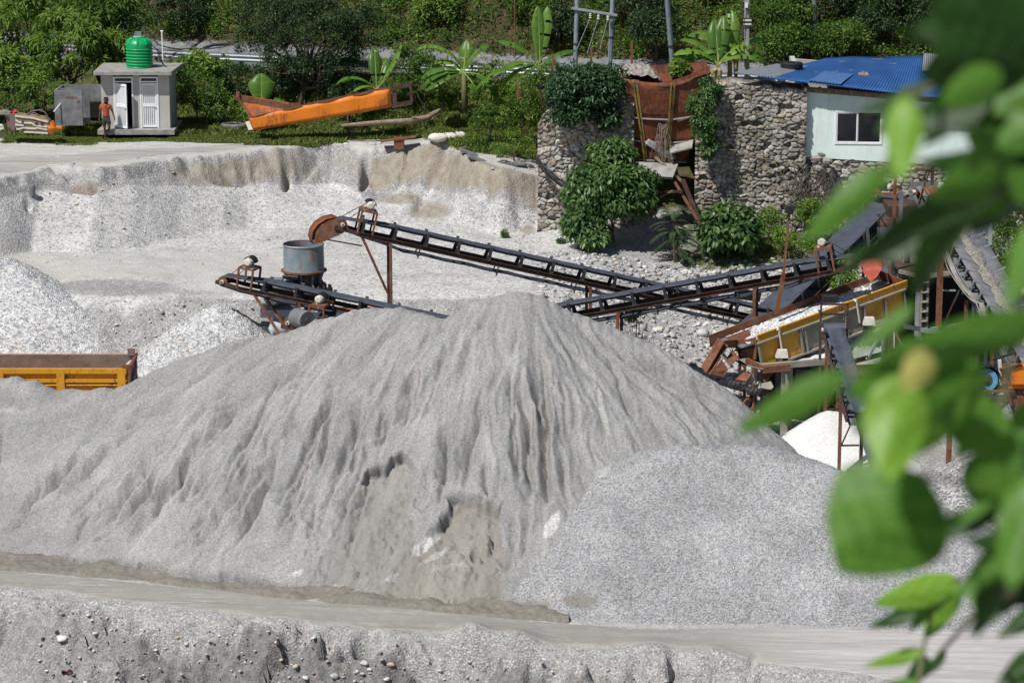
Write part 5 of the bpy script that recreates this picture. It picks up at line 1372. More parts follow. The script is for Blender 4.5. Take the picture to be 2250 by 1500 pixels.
    for (s, zg, lean) in legs:
        for sg in (-1, 1):
            m = MB(); a = pt(s, sg * (W / 2 + .06), -fr - .06); e = Vector((a.x + lean, a.y + sg * .0, zg)); m.bar(a, e, .10, .10, up=(1, 0, 0)); lo = build("leg", m, M['rust'] if sg * v.y < 0 or sg > 0 else M['rust_dark'], t)  # lit tone on near legs, shaded tone on far legs, put into the rust colour
        a = pt(s, -W / 2, -fr - .2); b2 = pt(s, W / 2, -fr - .2)
        m = MB(); m.bar(a, b2, .06); zz = (a.z + zg) / 2
        m.bar(Vector((a.x + lean / 2, a.y, zz)), Vector((b2.x + lean / 2, b2.y, zz)), .05); m.bar(a, Vector((b2.x + lean / 2, b2.y, zz)), .04); build("leg_brace", m, M['rust_dark'], t)
    if brace:
        s0, (bx, by, bz) = brace
        m = MB()
        for sg in (-1, 1):
            a = pt(s0, sg * (W / 2 + .04), -fr - .08); m.bar(a, Vector((bx, by, bz)) + v * (sg * (W / 2 + .04)), .07, .07)
        build("brace", m, M['rust'], t)
    return t, pt, L

def zg_(x, y): return float(gz(x, y))
def on_surf(px, py, ylo, yhi):
    for y in np.arange(ylo, yhi, .04):
        p = P(px, py, float(y)); d = p.z - zg_(p.x, p.y)
        if d <= 0: return Vector((p.x, p.y, zg_(p.x, p.y)))
    return Vector((p.x, p.y, zg_(p.x, p.y)))
# long conveyor feeding the crusher bin
H1 = P(752, 478, 88.4); T1 = P(1715, 689, 90.6)
L1 = (H1 - T1).length
def s_at(H, T, px):
    lo, hi = 0.0, 1.0; H, T = Vector(H), Vector(T)
    for _ in range(40):
        m = (lo + hi) / 2; p = T.lerp(H, m); q_ = float(proj(np.array(p.x), np.array(p.y), np.array(p.z))[0])
        inc = float(proj(np.array(H.x), np.array(H.y), np.array(H.z))[0]) > float(proj(np.array(T.x), np.array(T.y), np.array(T.z))[0])
        if (q_ < px) == inc: lo = m
        else: hi = m
    return lo * (H - T).length
c1, pt1, LL1 = conveyor("belt_conveyor", "long dark belt conveyor climbing left to the round crusher bin", H1, T1, legs=[(s_at(H1, T1, 862), -5.9, 0), (s_at(H1, T1, 1300), -5.9, 0), (s_at(H1, T1, 1640), -5.9, 0)], sp=1.08, brace=(LL1_ := L1 - .75, tuple(P(850, 640, 88.7))))
m = MB(); m.bar(P(693, 522, 88.4), P(795, 540, 88.6), .04); build("tie_bar", m, M['rust_dark'], c1)
# curved discharge chute at its head
ch = thing("discharge_chute", "curved rusty discharge chute at the head of the long conveyor", "chute", P(700, 520, 88.4))
near = 88.05; far_ = 88.8
prof_c = [(682, 536), (694, 536), (752, 512), (768, 500), (752, 486), (742, 480), (722, 487), (700, 496), (686, 510)]
for yy, sh in ((near, 0), (far_, -13)):
    m = MB(); m.prism([P(a + sh * .6, b + (sh * .55 if sh else 0), yy) for a, b in [(690, 537), (715, 530), (752, 513), (767, 503), (752, 485), (742, 480), (724, 484), (704, 495), (693, 510)]], (0, .02, 0))
    build("side_plate", m, M['rust'], ch)
m = MB(); cur = [(690, 537), (686, 524), (689, 508), (699, 494), (718, 482), (738, 478)]
m.grid(lambda a, b: P(np.interp(a, np.linspace(0, 1, 6), [c[0] for c in cur]) - b * 8, np.interp(a, np.linspace(0, 1, 6), [c[1] for c in cur]) - b * 7, near + (far_ - near) * b), 10, 2)
o = build("curved_plate", m, M['rust_bright'], ch, smooth=True); sd = o.modifiers.new("t", 'SOLIDIFY'); sd.thickness = .02
# short left conveyor
H2 = P(497, 604, 88.5); T2 = P(1120, 733, 85.6)
c2, pt2, LL2 = conveyor("belt_conveyor", "short belt conveyor above the pointed white stone heap, passing before the crusher", H2, T2, W=.55, fr=.27, legs=[(s_at(H2, T2, 668), -5.8, 0)], sp=1.12, ret=.46, brace=((H2 - T2).length - 1.15, tuple(P(632, 745, 87.3))))
# low conveyor with the fat drum
H5 = P(642, 692, 86.9); T5 = P(1000, 716, 85.4)
c5, pt5, LL5 = conveyor("belt_conveyor", "low belt conveyor with a fat drum just above the sand heap", H5, T5, W=.8, sp=1.2, ret=.34, legs=[(1.5, -6, 0)], brace=None, cover='black', mot_at=.75)
cD = P(662, 700, 86.3); vv = Vector((.62, -.78, 0)).normalized(); m = MB(); m.lathe(cD - vv * .32, vv, [(.1, 0), (.29, 0), (.31, .03), (.31, .64), (.29, .67), (.22, .67)], 28); build('drum', m, M['belt_dusty'], c5, smooth='auto'); m = MB(); m.lathe(cD + vv * .33, vv, [(.01, .03), (.08, .04), (.09, .0), (.24, .0), (.24, -.02)], 24); build('drum_disc', m, M['rust'], c5, smooth='auto')
# middle right conveyor rising to the screen
H3 = P(1868, 561, 86.6); T3 = P(1150, 690, 88.6)
c3_, pt3, LL3 = conveyor("belt_conveyor", "belt conveyor emerging behind the sand heap and rising right to the screen", H3, T3, W=.7, mats=('steel_dark', 'rust_dark', 'belt'), legs=[(s_at(H3, T3, 1356), -5.8, 0), (s_at(H3, T3, 1655), -6, 0)], sp=1.08)
m = MB(); m.bar(P(1706, 688, 85.9), P(1722, 600, 85.9), .13); m.bar(P(1722, 600, 85.9), P(1734, 470, 85.9), .07)
fl = thing("lamp_post", "leaning rusty lamp post with a black floodlight beside the conveyors", "lamp post", P(1706, 690, 85.9)); build("post", m, M['rust'], fl)
m = MB(); m.box(P(1735, 463, 85.8), (.26, .12, .2), Matrix.Rotation(.2, 3, 'Y')); build("lamp_head", m, M['black'], fl)
m = MB(); m.box(P(1642, 648, 87.6), (.85, .3, .3), Matrix.Rotation(.13, 3, 'Y')); m.box(P(1642, 643, 87.6), (.9, .34, .05), Matrix.Rotation(.13, 3, 'Y'))
tbuild("metal_box", "greenish metal box hung between the two crossing conveyors", "box", m, m_worn('green old paint', (0.13, 0.22, 0.17), (.16, .13, .09), .6), P(1642, 648, 87.6))
# steep dark conveyor running away from the screen
H4 = P(1962, 428, 100.0); T4 = P(1640, 735, 88.6)
c4, pt4, LL4 = conveyor("belt_conveyor", "dark belt conveyor running uphill towards the wall below the mint house", H4, T4, W=1.0, sp=1.4, fr=.4, legs=[(LL_ := 4.0, -5.5, 0), (9.0, -4.2, 0), (12.5, -3.6, 0)])
# big inclined belt on the right carrying a streak of sand
H6 = P(2052, 410, 90.6); T6 = P(2285, 800, 82.6)
c6, pt6, LL6 = conveyor("belt_conveyor", "wide inclined belt conveyor at the right carrying a streak of sand", H6, T6, W=1.25, sp=.62, fr=.34, beltmat=M['belt_dusty'], legs=[(2.0, -6.1, 0), (6.5, -5.5, 0), (11, -4.6, 0)], mats=('steel_grey', 'steel_grey', 'belt'))
m = MB(); g = np.random.default_rng(3)
m.grid(lambda a, b: pt6(.3 + a * (LL6 - 1.2), (b - .5) * (.42 + .10 * math.sin(a * 41) + .08 * math.sin(a * 97)), .03 + .06 * math.sin(b * math.pi) + .03 * float(vnoise(np.array(a * 190.), np.array(b * 8.), 77))), 160, 10)
build("sand_streak", m, m_aggregate('wet sand', (0.25, 0.235, 0.20), 30, .4, .01), c6, smooth=True)
cb = thing("cable_bundle", "bundle of pale cables sagging along the wide inclined conveyor", "cables", P(2080, 560, 92)); 
m = MB(); rr = random.Random(2)
for i in range(12):
    oo = rr.uniform(-.12, .12); s_g = rr.uniform(.1, .75)
    keys = [(2058, 485, 88.5), (2090, 590, 86.6), (2128, 645, 85.6), (2152, 665, 85.2), (2190, 745, 83.6)]
    pts = []
    for a_, b_ in zip(keys[:-1], keys[1:]):
        A_ = P(*a_); B_ = P(*b_)
        for k in range(6): f = k / 6; p = A_.lerp(B_, f); p.z -= s_g * .45 * 4 * f * (1 - f) * .6; p.x += oo; pts.append(p)
    pts.append(P(*keys[-1])); m.tube(pts, .016, 5, caps=False)
build("cable", m, m_plain('pale cable', (.36, .34, .31), (.2, .19, .17), 4, .7), cb, smooth=True)
# small conveyor coming forward out of the screen, seen head on
H7 = P(1833, 714, 84.4); T7 = P(1888, 905, 79.9)
c7, pt7, LL7 = conveyor("belt_conveyor", "narrow belt conveyor descending towards the camera in front of the yellow screen", H7, T7, W=.55, sp=.75, fr=.3, motor=False, ret=.45, legs=[(LL7_ := 1.2, -6.2, 0), (4.0, -6.2, 0)])
m = MB(); c = pt7((H7 - T7).length - .02, 0, -.16); m.tube([c - Vector((.34, 0, 0)), c + Vector((.34, 0, 0))], .22, 20); build("drum", m, M['belt'], c7, smooth='auto')
m = MB()
for dx in (-.42, .42):
    m.bar(c + Vector((dx, 0, -.3)), c + Vector((dx, 0, .85)), .06)
    m.bar(c + Vector((dx, 0, -.28)), Vector((c.x + dx, c.y, -6.2)), .08)
for dz in (-.28, .5, .82): m.bar(c + Vector((-.42, 0, dz)), c + Vector((.42, 0, dz)), .06)
m.bar(c + Vector((-.42, 0, .5)), c + Vector((-.42, .6, .5)), .05); m.bar(c + Vector((.42, 0, .5)), c + Vector((.42, .6, .5)), .05)
build("drum_frame", m, M['rust_dark'], c7)
m = MB(); m.box(c + Vector((-.12, .2, .98)), (.5, .35, .2)); build("motor", m, M['black'], c7, bevel=.02)
m = MB()
for i in range(9):
    m.lathe(c + Vector((.46, -.1 - i * .18, -.05 - i * .26 + .012 * i * i * 0)), (1, 0, 0), [(.02, 0), (.07, .01), (.07, .05), (.02, .06)], 10)
build("roller_chain", m, M['steel_dark'], c7)

# ------------------------------------------------------------------ cone crusher with its round feed bin
yC = 90.0
cc = P(668, 600, yC); cr = thing("cone_crusher", "cone crusher with a tall round blue grey feed bin and an electric motor", "crusher", (cc.x, yC, -3.6))
def zc(py): return P(668, py, yC).z
r0 = (P(713, 540, yC).x - P(623, 540, yC).x) / 2
zt_, zb_ = P(668, 543, yC - r0).z, P(668, 603, yC - r0).z
m = MB(); n = 40
m.lathe((cc.x, yC, 0), (0, 0, 1), [(r0 * 1.03, zb_), (r0 * 1.0, zb_ + .05), (r0 * .985, zt_ - .06), (r0 * 1.015, zt_ - .05), (r0 * 1.015, zt_)], n)
m.f = m.f[:-2]
def m_bin():
    t = NT('weathered bin steel')
    col = t.ramp(t.noise(1.6, 6, .6), [(.3, (.13, .17, .20)), (.6, (.25, .29, .31)), (.8, (.38, .38, .36))])
    rs_ = t.ramp(t.noise(2.0, 7, .7, t.coords((1.4, 1.4, .8))), [(.56, 0.), (.66, .9)]); col = t.mix(rs_, col, (.22, .085, .04))
    return t.fin(col, .5, .2, None, .4)
M['bin'] = m_bin()
bo = build("feed_bin", m, M['bin'], cr, smooth='auto'); sd = bo.modifiers.new("t", 'SOLIDIFY'); sd.thickness = .025; sd.offset = -1
m = MB(); m.lathe((cc.x, yC, 0), (0, 0, 1), [(r0 * .965, zb_ + .1), (r0 * .965, zt_ - .01), (r0 * .96, zt_ - .01), (r0 * .955, zb_ + .1)], n); m.f = m.f[:-2]; build("bin_lining", m, M['rust_bright'], cr, smooth='auto')
m = MB(); m.lathe((cc.x, yC, zb_ - .02), (0, 0, 1), [(r0 * 1.02, 0), (r0 * 1.12, .01), (r0 * 1.12, .06), (r0 * 1.02, .07)], n, closed=True); build("flange", m, M['rust'], cr, smooth='auto')
m = MB(); zf = zb_; m.lathe((cc.x, yC, 0), (0, 0, 1), [(r0 * .2, zf), (r0 * .98, zf), (r0 * .80, zf - .12), (r0 * .78, zf - .45), (r0 * .98, zf - .62), (r0 * 1.12, zf - .66), (r0 * 1.12, zf - .9), (r0 * .9, zf - 1.0), (r0 * .85, zf - 1.6), (r0 * 1.0, zf - 1.7), (r0 * 1.0, -4.2)], 32)
build("crusher_body", m, M['steel_dark'], cr, smooth='auto')
for i in range(10):
    a = 2 * math.pi * (i + .3) / 10; d = Vector((math.cos(a), math.sin(a), 0)); m = MB(); c0 = Vector((cc.x, yC, 0))
    m.prism([c0 + d * r0 * .75 + Vector((0, 0, zf - .05)), c0 + d * r0 * 1.02 + Vector((0, 0, zf - .02)), c0 + d * r0 * .88 + Vector((0, 0, zf - .3)), c0 + d * r0 * 1.15 + Vector((0, 0, zf - .66)), c0 + d * r0 * .75 + Vector((0, 0, zf - .66))], Vector((-d.y, d.x, 0)) * .05)
    build("gusset", m, M['steel_grey'], cr)
for i in range(16):
    a = 2 * math.pi * i / 16; d = Vector((math.cos(a), math.sin(a), 0)); m = MB(); q_ = Vector((cc.x, yC, zf - .6)) + d * r0 * 1.06; m.tube([q_, q_ + Vector((0, 0, .16))], .03, 8); build("bolt", m, M['sack'] if i % 2 else M['rust'], cr)
for dx in (.62, .98):
    m = MB(); q_ = Vector((cc.x + dx * .9, yC - .4, zf - .85)); m.tube([q_, q_ + Vector((0, 0, .35))], .10, 12); m.tube([q_ + Vector((0, 0, .35)), q_ + Vector((0, 0, .46))], .06, 10); build("cylinder", m, M['black'], cr, smooth='auto')
# motor with white end disc
mc = P(596, 650, yC - 1.3); ax = Vector((.45, .89, 0)).normalized()
m = MB(); m.lathe(mc, ax, [(.02, 0), (.33, 0), (.36, .04), (.36, .14), (.32, .16), (.32, 1.0), (.35, 1.02), (.35, 1.1), (.1, 1.12)], 28); build("motor", m, M['steel_grey'], cr, smooth='auto')
m = MB(); m.lathe(mc - ax * .03, ax, [(.01, 0), (.27, 0), (.29, .02), (.29, .05)], 28); build("motor_end_disc", m, M['white'], cr, smooth='auto')
m = MB(); m.lathe(mc - ax * .035, ax, [(.19, 0), (.20, -.006), (.215, 0), (.20, .01)], 28, closed=True); build("disc_ring", m, M['steel_grey'], cr)
m = MB(); m.box(mc + ax * .55 + Vector((0, 0, -.48)), (1.0, .9, .2), Matrix.Rotation(.46, 3, 'Z')); build('motor_base', m, M['steel_grey'], cr, bevel=.02); m = MB(); m.box(mc + ax * .5 + Vector((-.1, 0, .42)), (.5, .3, .2)); m.slab([P(620, 605, yC - .9), P(655, 608, yC - .9), P(655, 615, yC - .4), P(620, 612, yC - .4)], .04); build("terminal_box", m, M['steel_grey'], cr, bevel=.02)
m = MB()
bz = -3.9
for (a, b_, c, d) in ((573, 683, 645, 692), (600, 700, 690, 710)):
    m.box(P((a + c) / 2, (b_ + d) / 2, yC - 1.4), ((c - a) / 65, .3, .28))
m.box(P(700, 690, yC - .9), (1.2, .4, .5)); m.box(P(740, 690, yC - .9), (1.4, .5, .3))
build("base_frame", m, M['galv'], cr, bevel=.02)
m = MB(); m.box(P(668, 700, yC) + Vector((0.3, 0, -1.2)), (3.4, 2.6, 2.4)); build("foundation", m, M['concrete'], cr)
m = MB(); m.box(P(775, 688, yC - 1.6), (.9, .5, .24)); m.box(P(810, 682, yC - 1.2), (.5, .3, .2)); 
tbuild("toolbox", "faded red metal guard beside the crusher base", "machine guard", m, M['red'], P(775, 690, yC - 1.6), bevel=.02)
m = MB(); m.lathe(P(590, 722, 88.3), (1, .25, 0), [(.02, 0), (.26, .1), (.28, .25), (.28, 1.2), (.25, 1.3), (.02, 1.4)], 20); tbuild("drum_tank", "pale dented cylinder lying under the short left conveyor", "cylinder", m, m_plain('pale blue paint', (.5, .53, .55), (.3, .36, .42), 3, .6), P(590, 722, 88.3), smooth='auto')

# ------------------------------------------------------------------ vibrating screen
A = P(1663, 738, 84.6); B = P(1989, 618, 87.4)
el = (B - A).normalized(); Ls = (B - A).length; ew = Vector((-el.y, el.x, 0)).normalized(); eh = el.cross(ew); eh = eh if eh.z > 0 else -eh
Ws = 1.35; Hs = 1.12
def sp(l, w_, h): return A + el * (l * Ls) + ew * w_ + eh * h
sc = thing("vibrating_screen", "inclined yellow vibrating screen with white gravel on its deck", "screen", A - Vector((0, 0, 2)))
def pan(l0, l1, h0, h1, w_=0.0, th=.03):
    m = MB(); m.prism([sp(l0, w_, h0), sp(l1, w_, h0), sp(l1, w_, h1), sp(l0, w_, h1)], ew * th); return m
lims = [0.0, .135, .27, .30, .43, .57, .70, .845, .975]
cols = ['yellow', 'yellow', 'grey_panel', 'grey_panel', 'grey_panel', 'grey_panel', 'yellow', 'yellow']
for i in range(8):
    h0 = -Hs
    build("side_panel", pan(lims[i] + .006, lims[i + 1] - .006, h0, -.26, .02, .02), M[cols[i]], sc)
def m_sprayed():
    t = NT('grey dusted yellow'); 
    return t.m
for l in lims:
    m = MB(); m.bar(sp(l, -.03, -Hs), sp(l, -.03, -.22), .06, .10, up=ew); build("post", m, M['grey_panel'], sc)
m = MB(); m.bar(sp(-.01, -.05, -.24), sp(.99, -.05, -.24), .10, .05, up=eh); m.bar(sp(-.01, -.04, -Hs), sp(.98, -.04, -Hs), .10, .06, up=eh); build("side_rail", m, M['grey_panel'], sc)
m = pan(0.0, 1.01, -.21, .02, -.02, .03); m.bar(sp(0, -.02, .02), sp(1.01, -.02, .02), .07, .03, up=eh); build("top_band", m, M['yellow'], sc)
m = MB(); m.prism([sp(-.16, Ws, -.35), sp(1.0, Ws, -.35), sp(1.0, Ws, .10), sp(-.16, Ws, .05)], ew * .03); build("far_side_plate", m, M['rust'], sc)
m = MB(); m.prism([sp(1.0, 0, -.3), sp(1.0, Ws, -.3), sp(1.0, Ws, .12), sp(1.0, 0, .02)], el * .03); build("end_plate", m, M['rust_bright'], sc)
m = MB(); m.slab([sp(-.1, 0.02, -.22), sp(1.0, 0.02, -.22), sp(1.0, Ws, -.22), sp(-.1, Ws, -.22)], .03); build("deck", m, M['steel_grey'], sc)
m = MB()
nb = 72
for i in range(nb):
    l = .22 + .76 * i / nb; m.bar(sp(l, 0.03, -.17), sp(l, Ws, -.17), .035, .05, up=eh)
build("screen_bars", m, M['grey_panel'], sc)
m = MB()
m.grid(lambda a, b: sp(-.06 + .98 * a, .05 + (Ws - .1) * b, -.165 + .055 * math.sin(b * math.pi) * (1 if a < .8 else (1 - a) * 5) * (1 if a > .1 else a * 10) + .07 * (float(vnoise(np.array(a * 130.), np.array(b * 28.), 88)) - .45)), 200, 34)
build("gravel_layer", m, m_aggregate('clean white gravel', (0.66, .66, .655), 20, .35, .03, dark=.2), sc, smooth=False)
m = MB(); m.prism([sp(-.02, .0, -Hs), sp(.4, .0, -Hs), sp(.98, .0, -Hs), sp(.98, Ws, -Hs), sp(-.02, Ws, -Hs)], eh * .02); build("bottom_plate", m, M['rust_dark'], sc)
for l in (.12, .64):
    m = MB(); m.tube([sp(l + .01, -.12, -.05), sp(l + .01, -.12, -.75)], .03, 8); m.tube([sp(l + .01, -.14, -.02), sp(l + .01, .02, .0)], .05, 8); build("hanger", m, M['sack'], sc)
for l in (.10, .685):
    c = sp(l, -.28, -.98); so = MB()
    so.add([c + Vector(v_) for v_ in [(-.20, -.14, .12), (.20, -.14, .12), (.20, .16, .12), (-.20, .16, .12), (-.13, -.10, .36), (.16, -.10, .36), (.16, .14, .36), (-.13, .14, .36)]], [(0, 3, 2, 1), (4, 5, 6, 7), (0, 1, 5, 4), (1, 2, 6, 5), (2, 3, 7, 6), (3, 0, 4, 7)])
    bo_ = build("spring_bracket", so, M['sack'], sc)
    for dx in (-.12, .14):
        m = MB(); pts = []
        for k in range(64):
            a = k * math.pi / 4; pts.append(c + Vector((dx + .065 * math.cos(a), .065 * math.sin(a), .12 - k * .0075)))
        m.tube(pts, .014, 5); build("spring", m, M['steel_dark'], bo_)
# support frame of the screen
sf = thing("screen_support", "dusty steel support frame under the yellow screen", "support frame", P(1760, 930, 86))
for (a, b_, w_, mt) in [(P(1675, 805, 84.2), P(1860, 790, 84.6), .18, 'grey_panel'), (P(1640, 790, 84.2), P(1680, 812, 83.9), .14, 'rust'), (P(1675, 812, 83.9), P(1735, 806, 84.1), .20, 'rust'),
                        (P(1725, 810, 85), (P(1725, 810, 85).x, 85, -6.3), .22, 'grey_panel'), (P(1735, 800, 86.5), (P(1735, 800, 86.5).x, 86.5, -6.3), .2, 'concrete'),
                        (P(1950, 705, 85.9), P(1905, 790, 85.5), .09, 'galv'), (P(1955, 705, 86), (P(1955, 705, 86).x, 86, -6.2), .13, 'rust_dark'), (P(1942, 705, 86), (P(1942, 705, 86).x, 86, -6.2), .09, 'galv'), (P(1958, 712, 85.9), P(1985, 765, 85.9), .08, 'rust'), (P(1925, 706, 85.8), P(1975, 706, 85.9), .07, 'galv'),
                        (P(1820, 790, 84.8), (P(1820, 790, 84.8).x, 84.8, -6.2), .1, 'rust'), (P(1842, 790, 84.8), (P(1842, 790, 84.8).x, 84.8, -6.2), .07, 'rust'), (P(1815, 853, 84.8), P(1850, 853, 84.8), .06, 'galv'),
                        (P(1986, 716, 88), P(2080, 735, 88), .14, 'galv'), (P(1850, 800, 88), P(1990, 765, 88), .14, 'rust_dark')]:
    m = MB(); m.bar(a, b_, w_); build("beam", m, M[mt], sf)
m = MB(); pa_, pb_ = P(1672, 815, 88.2), P(1950, 800, 88.2); m.prism([(pa_.x, 88.2, -6.4), (pb_.x, 88.2, -6.4), (pb_.x, 88.2, pb_.z), (pa_.x, 88.2, pa_.z)], (0, .15, 0)); build("painted_shade", m, M['dark_in'], sf)  # near-black sheet added: the shade under the screen, put into its colour
m = MB(); rr = random.Random(6)
m.grid(lambda a, b: P(1715 + 150 * a, 806 - 28 * a - 12 * b, 84.8 + 1.4 * b) + Vector((0, 0, .10 * float(vnoise(np.array(a * 12.), np.array(b * 6.), 66)))), 30, 8)
build("sand_cover", m, M['white_sand'], sf, smooth=True)
# rusty outlet chutes at the low end
oc = thing("outlet_chute", "rusty folded outlet chutes at the low end of the yellow screen", "chute", P(1600, 810, 84))
def plate(px_list, mt='rust', nm="plate", th=.03):
    m = MB(); m.slab([P(*q_) for q_ in px_list], th); build(nm, m, M[mt], oc)
plate([(1578, 742, 84.2), (1592, 750, 83.8), (1552, 820, 83.4), (1541, 806, 83.8)])
plate([(1590, 748, 84.3), (1600, 760, 83.9), (1560, 824, 83.4), (1546, 812, 83.6)], 'rust')
plate([(1592, 748, 84.0), (1620, 746, 84.6), (1620, 764, 84.6), (1592, 764, 84.0)])
plate([(1586, 790, 83.5), (1600, 812, 83.4), (1590, 828, 83.4), (1560, 820, 83.3)], 'rust')
plate([(1583, 780, 83.6), (1605, 806, 83.4), (1612, 808, 84.0), (1590, 775, 84.2)], 'grey_panel')
plate([(1610, 768, 84.4), (1624, 786, 84.0), (1604, 804, 83.6), (1598, 785, 84.0)], 'rust')
plate([(1595, 742, 84.6), (1660, 718, 86.0), (1735, 705, 86.4), (1735, 716, 86.2), (1612, 752, 84.6)], 'rust')
plate([(1612, 752, 84.8), (1662, 740, 84.6), (1662, 760, 84.6), (1618, 768, 84.8)], 'rust')
plate([(1630, 768, 84.9), (1662, 762, 84.6), (1662, 790, 84.6), (1625, 780, 84.9)], 'rust')
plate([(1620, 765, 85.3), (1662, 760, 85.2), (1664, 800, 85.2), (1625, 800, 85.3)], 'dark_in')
plate([(1624, 790, 84.4), (1650, 806, 84.0), (1676, 812, 83.8), (1690, 806, 84.1), (1640, 786, 84.8)], 'grey_panel')
plate([(1634, 818, 83.6), (1652, 822, 83.4), (1640, 838, 83.2), (1616, 834, 83.4)], 'rust'); plate([(1652, 820, 83.5), (1662, 844, 83.5), (1646, 846, 83.4), (1638, 836, 83.2)], 'grey_panel')
plate([(1672, 818, 84.2), (1702, 818, 84.4), (1680, 840, 84.0)], 'rust')
plate([(1674, 842, 83.6), (1694, 838, 83.6), (1700, 850, 83.4), (1694, 856, 83.4), (1670, 852, 83.5)], 'grey_panel')
m = MB()
m.bar(P(1572, 836, 83.5), P(1672, 862, 83.3), .12, .2); m.bar(P(1600, 850, 83.4), P(1690, 875, 83.2), .05); m.bar(P(1650, 860, 83.4), P(1650, 895, 83.4), .1); m.bar(P(1660, 866, 83.3), P(1662, 900, 83.3), .08)
tbuild("lower_conveyor", "black lower conveyor end half buried below the outlet chutes", "conveyor", m, M['steel_dark'], P(1620, 860, 83.4))
for k, (a, b_) in enumerate([(1606, 842), (1645, 858)]):
    m = MB(); cR = P(a, b_, 83.2)
    for j in range(3): m.lathe(cR + Vector((.12 * j, -.02, -.02 * j)), (.3, -1, 0), [(.02, 0), (.10, .01), (.12, .05), (.10, .09), (.02, .1)], 14)
    tbuild("roller", ["upper left cluster of black rollers below the outlet chutes", "lower right cluster of black rollers below the outlet chutes"][k], "rollers", m, M['steel_dark'], cR, smooth='auto')
m = MB(); torus(m, P(1645, 888, 83.2), .17, .04, 24, 8, (.4, -1, .2)); tbuild("drive_wheel", "rusty drive wheel half hidden by the right shoulder of the sand heap", "wheel", m, M['rust'], P(1645, 888, 83.2), smooth=True)
# red chute feeding the deck
rc = thing("feed_chute", "faded red feed chute over the high end of the yellow screen", "chute", P(1920, 600, 87.4))
m = MB(); m.slab([P(1895, 596, 87.0), P(1913, 620, 86.9), P(1926, 608, 86.9), P(1938, 590, 87.2), P(1922, 572, 87.4)], .03); build("front_plate", m, M['red'], rc)
m = MB(); m.slab([P(1922, 572, 87.4), P(1938, 592, 87.2), P(1944, 580, 87.8), P(1932, 558, 87.9)], .03); m.slab([P(1885, 560, 87.6), P(1925, 548, 88.2), P(1922, 572, 87.4), P(1895, 596, 87.0)], .03); build("side_plate", m, M['red'], rc)
m = MB(); m.bar(P(1910, 560, 87.8), P(1905, 500, 88.5), .1); m.bar(P(1935, 560, 88.2), P(1930, 500, 88.8), .1); build("hanger_bar", m, M['steel_dark'], rc)
# ------------------------------------------------------------------ plant tower at the right: steel frame, sheets and dark bays
tw = thing("plant_tower", "tall steel plant tower with grey sheets and dark open bays at the right", "plant building", (P(2080, 750, 92).x, 92.5, -6))
xa, xb = P(1965, 600, 91).x, P(2190, 600, 91).x
def col_(px, y0, w_, mt, top, bot=-6.2, ladder=False):
    a = P(px, 600, y0); m = MB(); m.bar((a.x, y0, bot), (a.x, y0, P(px, top, y0).z), w_, w_, up=(0, 1, 0)); build("column", m, M[mt], tw)
for px, y0, w_, mt, top in [(2018, 89.5, .13, 'galv', 595), (2064, 88.5, .13, 'rust', 520), (2126, 88.5, .11, 'rust', 660), (2172, 92.0, .12, 'galv', 420), (1975, 92.0, .12, 'steel_grey', 420), (1962, 90, .1, 'steel_dark', 480), (2035, 91.0, .16, 'steel_dark', 440), (2141, 90, .07, 'galv', 670)]:
    col_(px, y0, w_, mt, top)
m = MB(); a = P(2026, 600, 89.4); a2_ = P(2040, 600, 89.4)
for q_ in (a, a2_): m.bar((q_.x, 89.4, -6.2), (q_.x, 89.4, P(2030, 590, 89.4).z), .07, .03, up=(0, 1, 0))
for i in range(12):
    z = P(2030, 600, 89.4).z - i * .33; m.slab([(a.x, 89.3, z), (a2_.x, 89.3, z + .02), (a2_.x, 89.75, z + .08), (a.x, 89.75, z + .06)], .03)
build("stair_ladder", m, M['grey_panel'], tw)
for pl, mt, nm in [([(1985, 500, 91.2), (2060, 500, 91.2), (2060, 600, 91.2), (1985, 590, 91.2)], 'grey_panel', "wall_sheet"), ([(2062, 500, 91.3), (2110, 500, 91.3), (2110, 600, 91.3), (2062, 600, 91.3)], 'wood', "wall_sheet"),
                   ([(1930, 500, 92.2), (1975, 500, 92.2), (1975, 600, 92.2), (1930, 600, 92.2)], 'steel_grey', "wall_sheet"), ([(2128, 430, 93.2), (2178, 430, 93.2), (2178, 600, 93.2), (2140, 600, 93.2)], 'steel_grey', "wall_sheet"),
                   ([(2000, 400, 93.4), (2178, 400, 93.4), (2178, 440, 93.4), (2000, 440, 93.4)], 'steel_grey', "wall_sheet"), ([(1970, 610, 92.8), (2180, 610, 92.8), (2180, 930, 92.8), (1970, 930, 92.8)], 'dark_in', "painted_shade"),  # the near-black sheet paints the shade of the open bays
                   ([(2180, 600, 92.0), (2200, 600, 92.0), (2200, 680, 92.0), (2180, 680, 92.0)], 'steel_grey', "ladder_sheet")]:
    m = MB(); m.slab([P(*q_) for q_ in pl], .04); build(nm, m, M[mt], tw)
m = MB(); m.slab([(xa, 89.3, P(2000, 602, 89.5).z), (P(2112, 600, 91).x, 89.3, P(2000, 602, 89.5).z), (P(2112, 600, 91).x, 93, P(2000, 602, 89.5).z + .05), (xa, 93, P(2000, 602, 89.5).z + .05)], .08); m.slab([(xa, 89.6, -6.1), (xa, 93, -6.1), (xa, 93, P(2000, 610, 89.5).z), (xa, 92.2, P(2000, 610, 89.5).z)], .05); build("floor_plate", m, M['rust_dark'], tw)
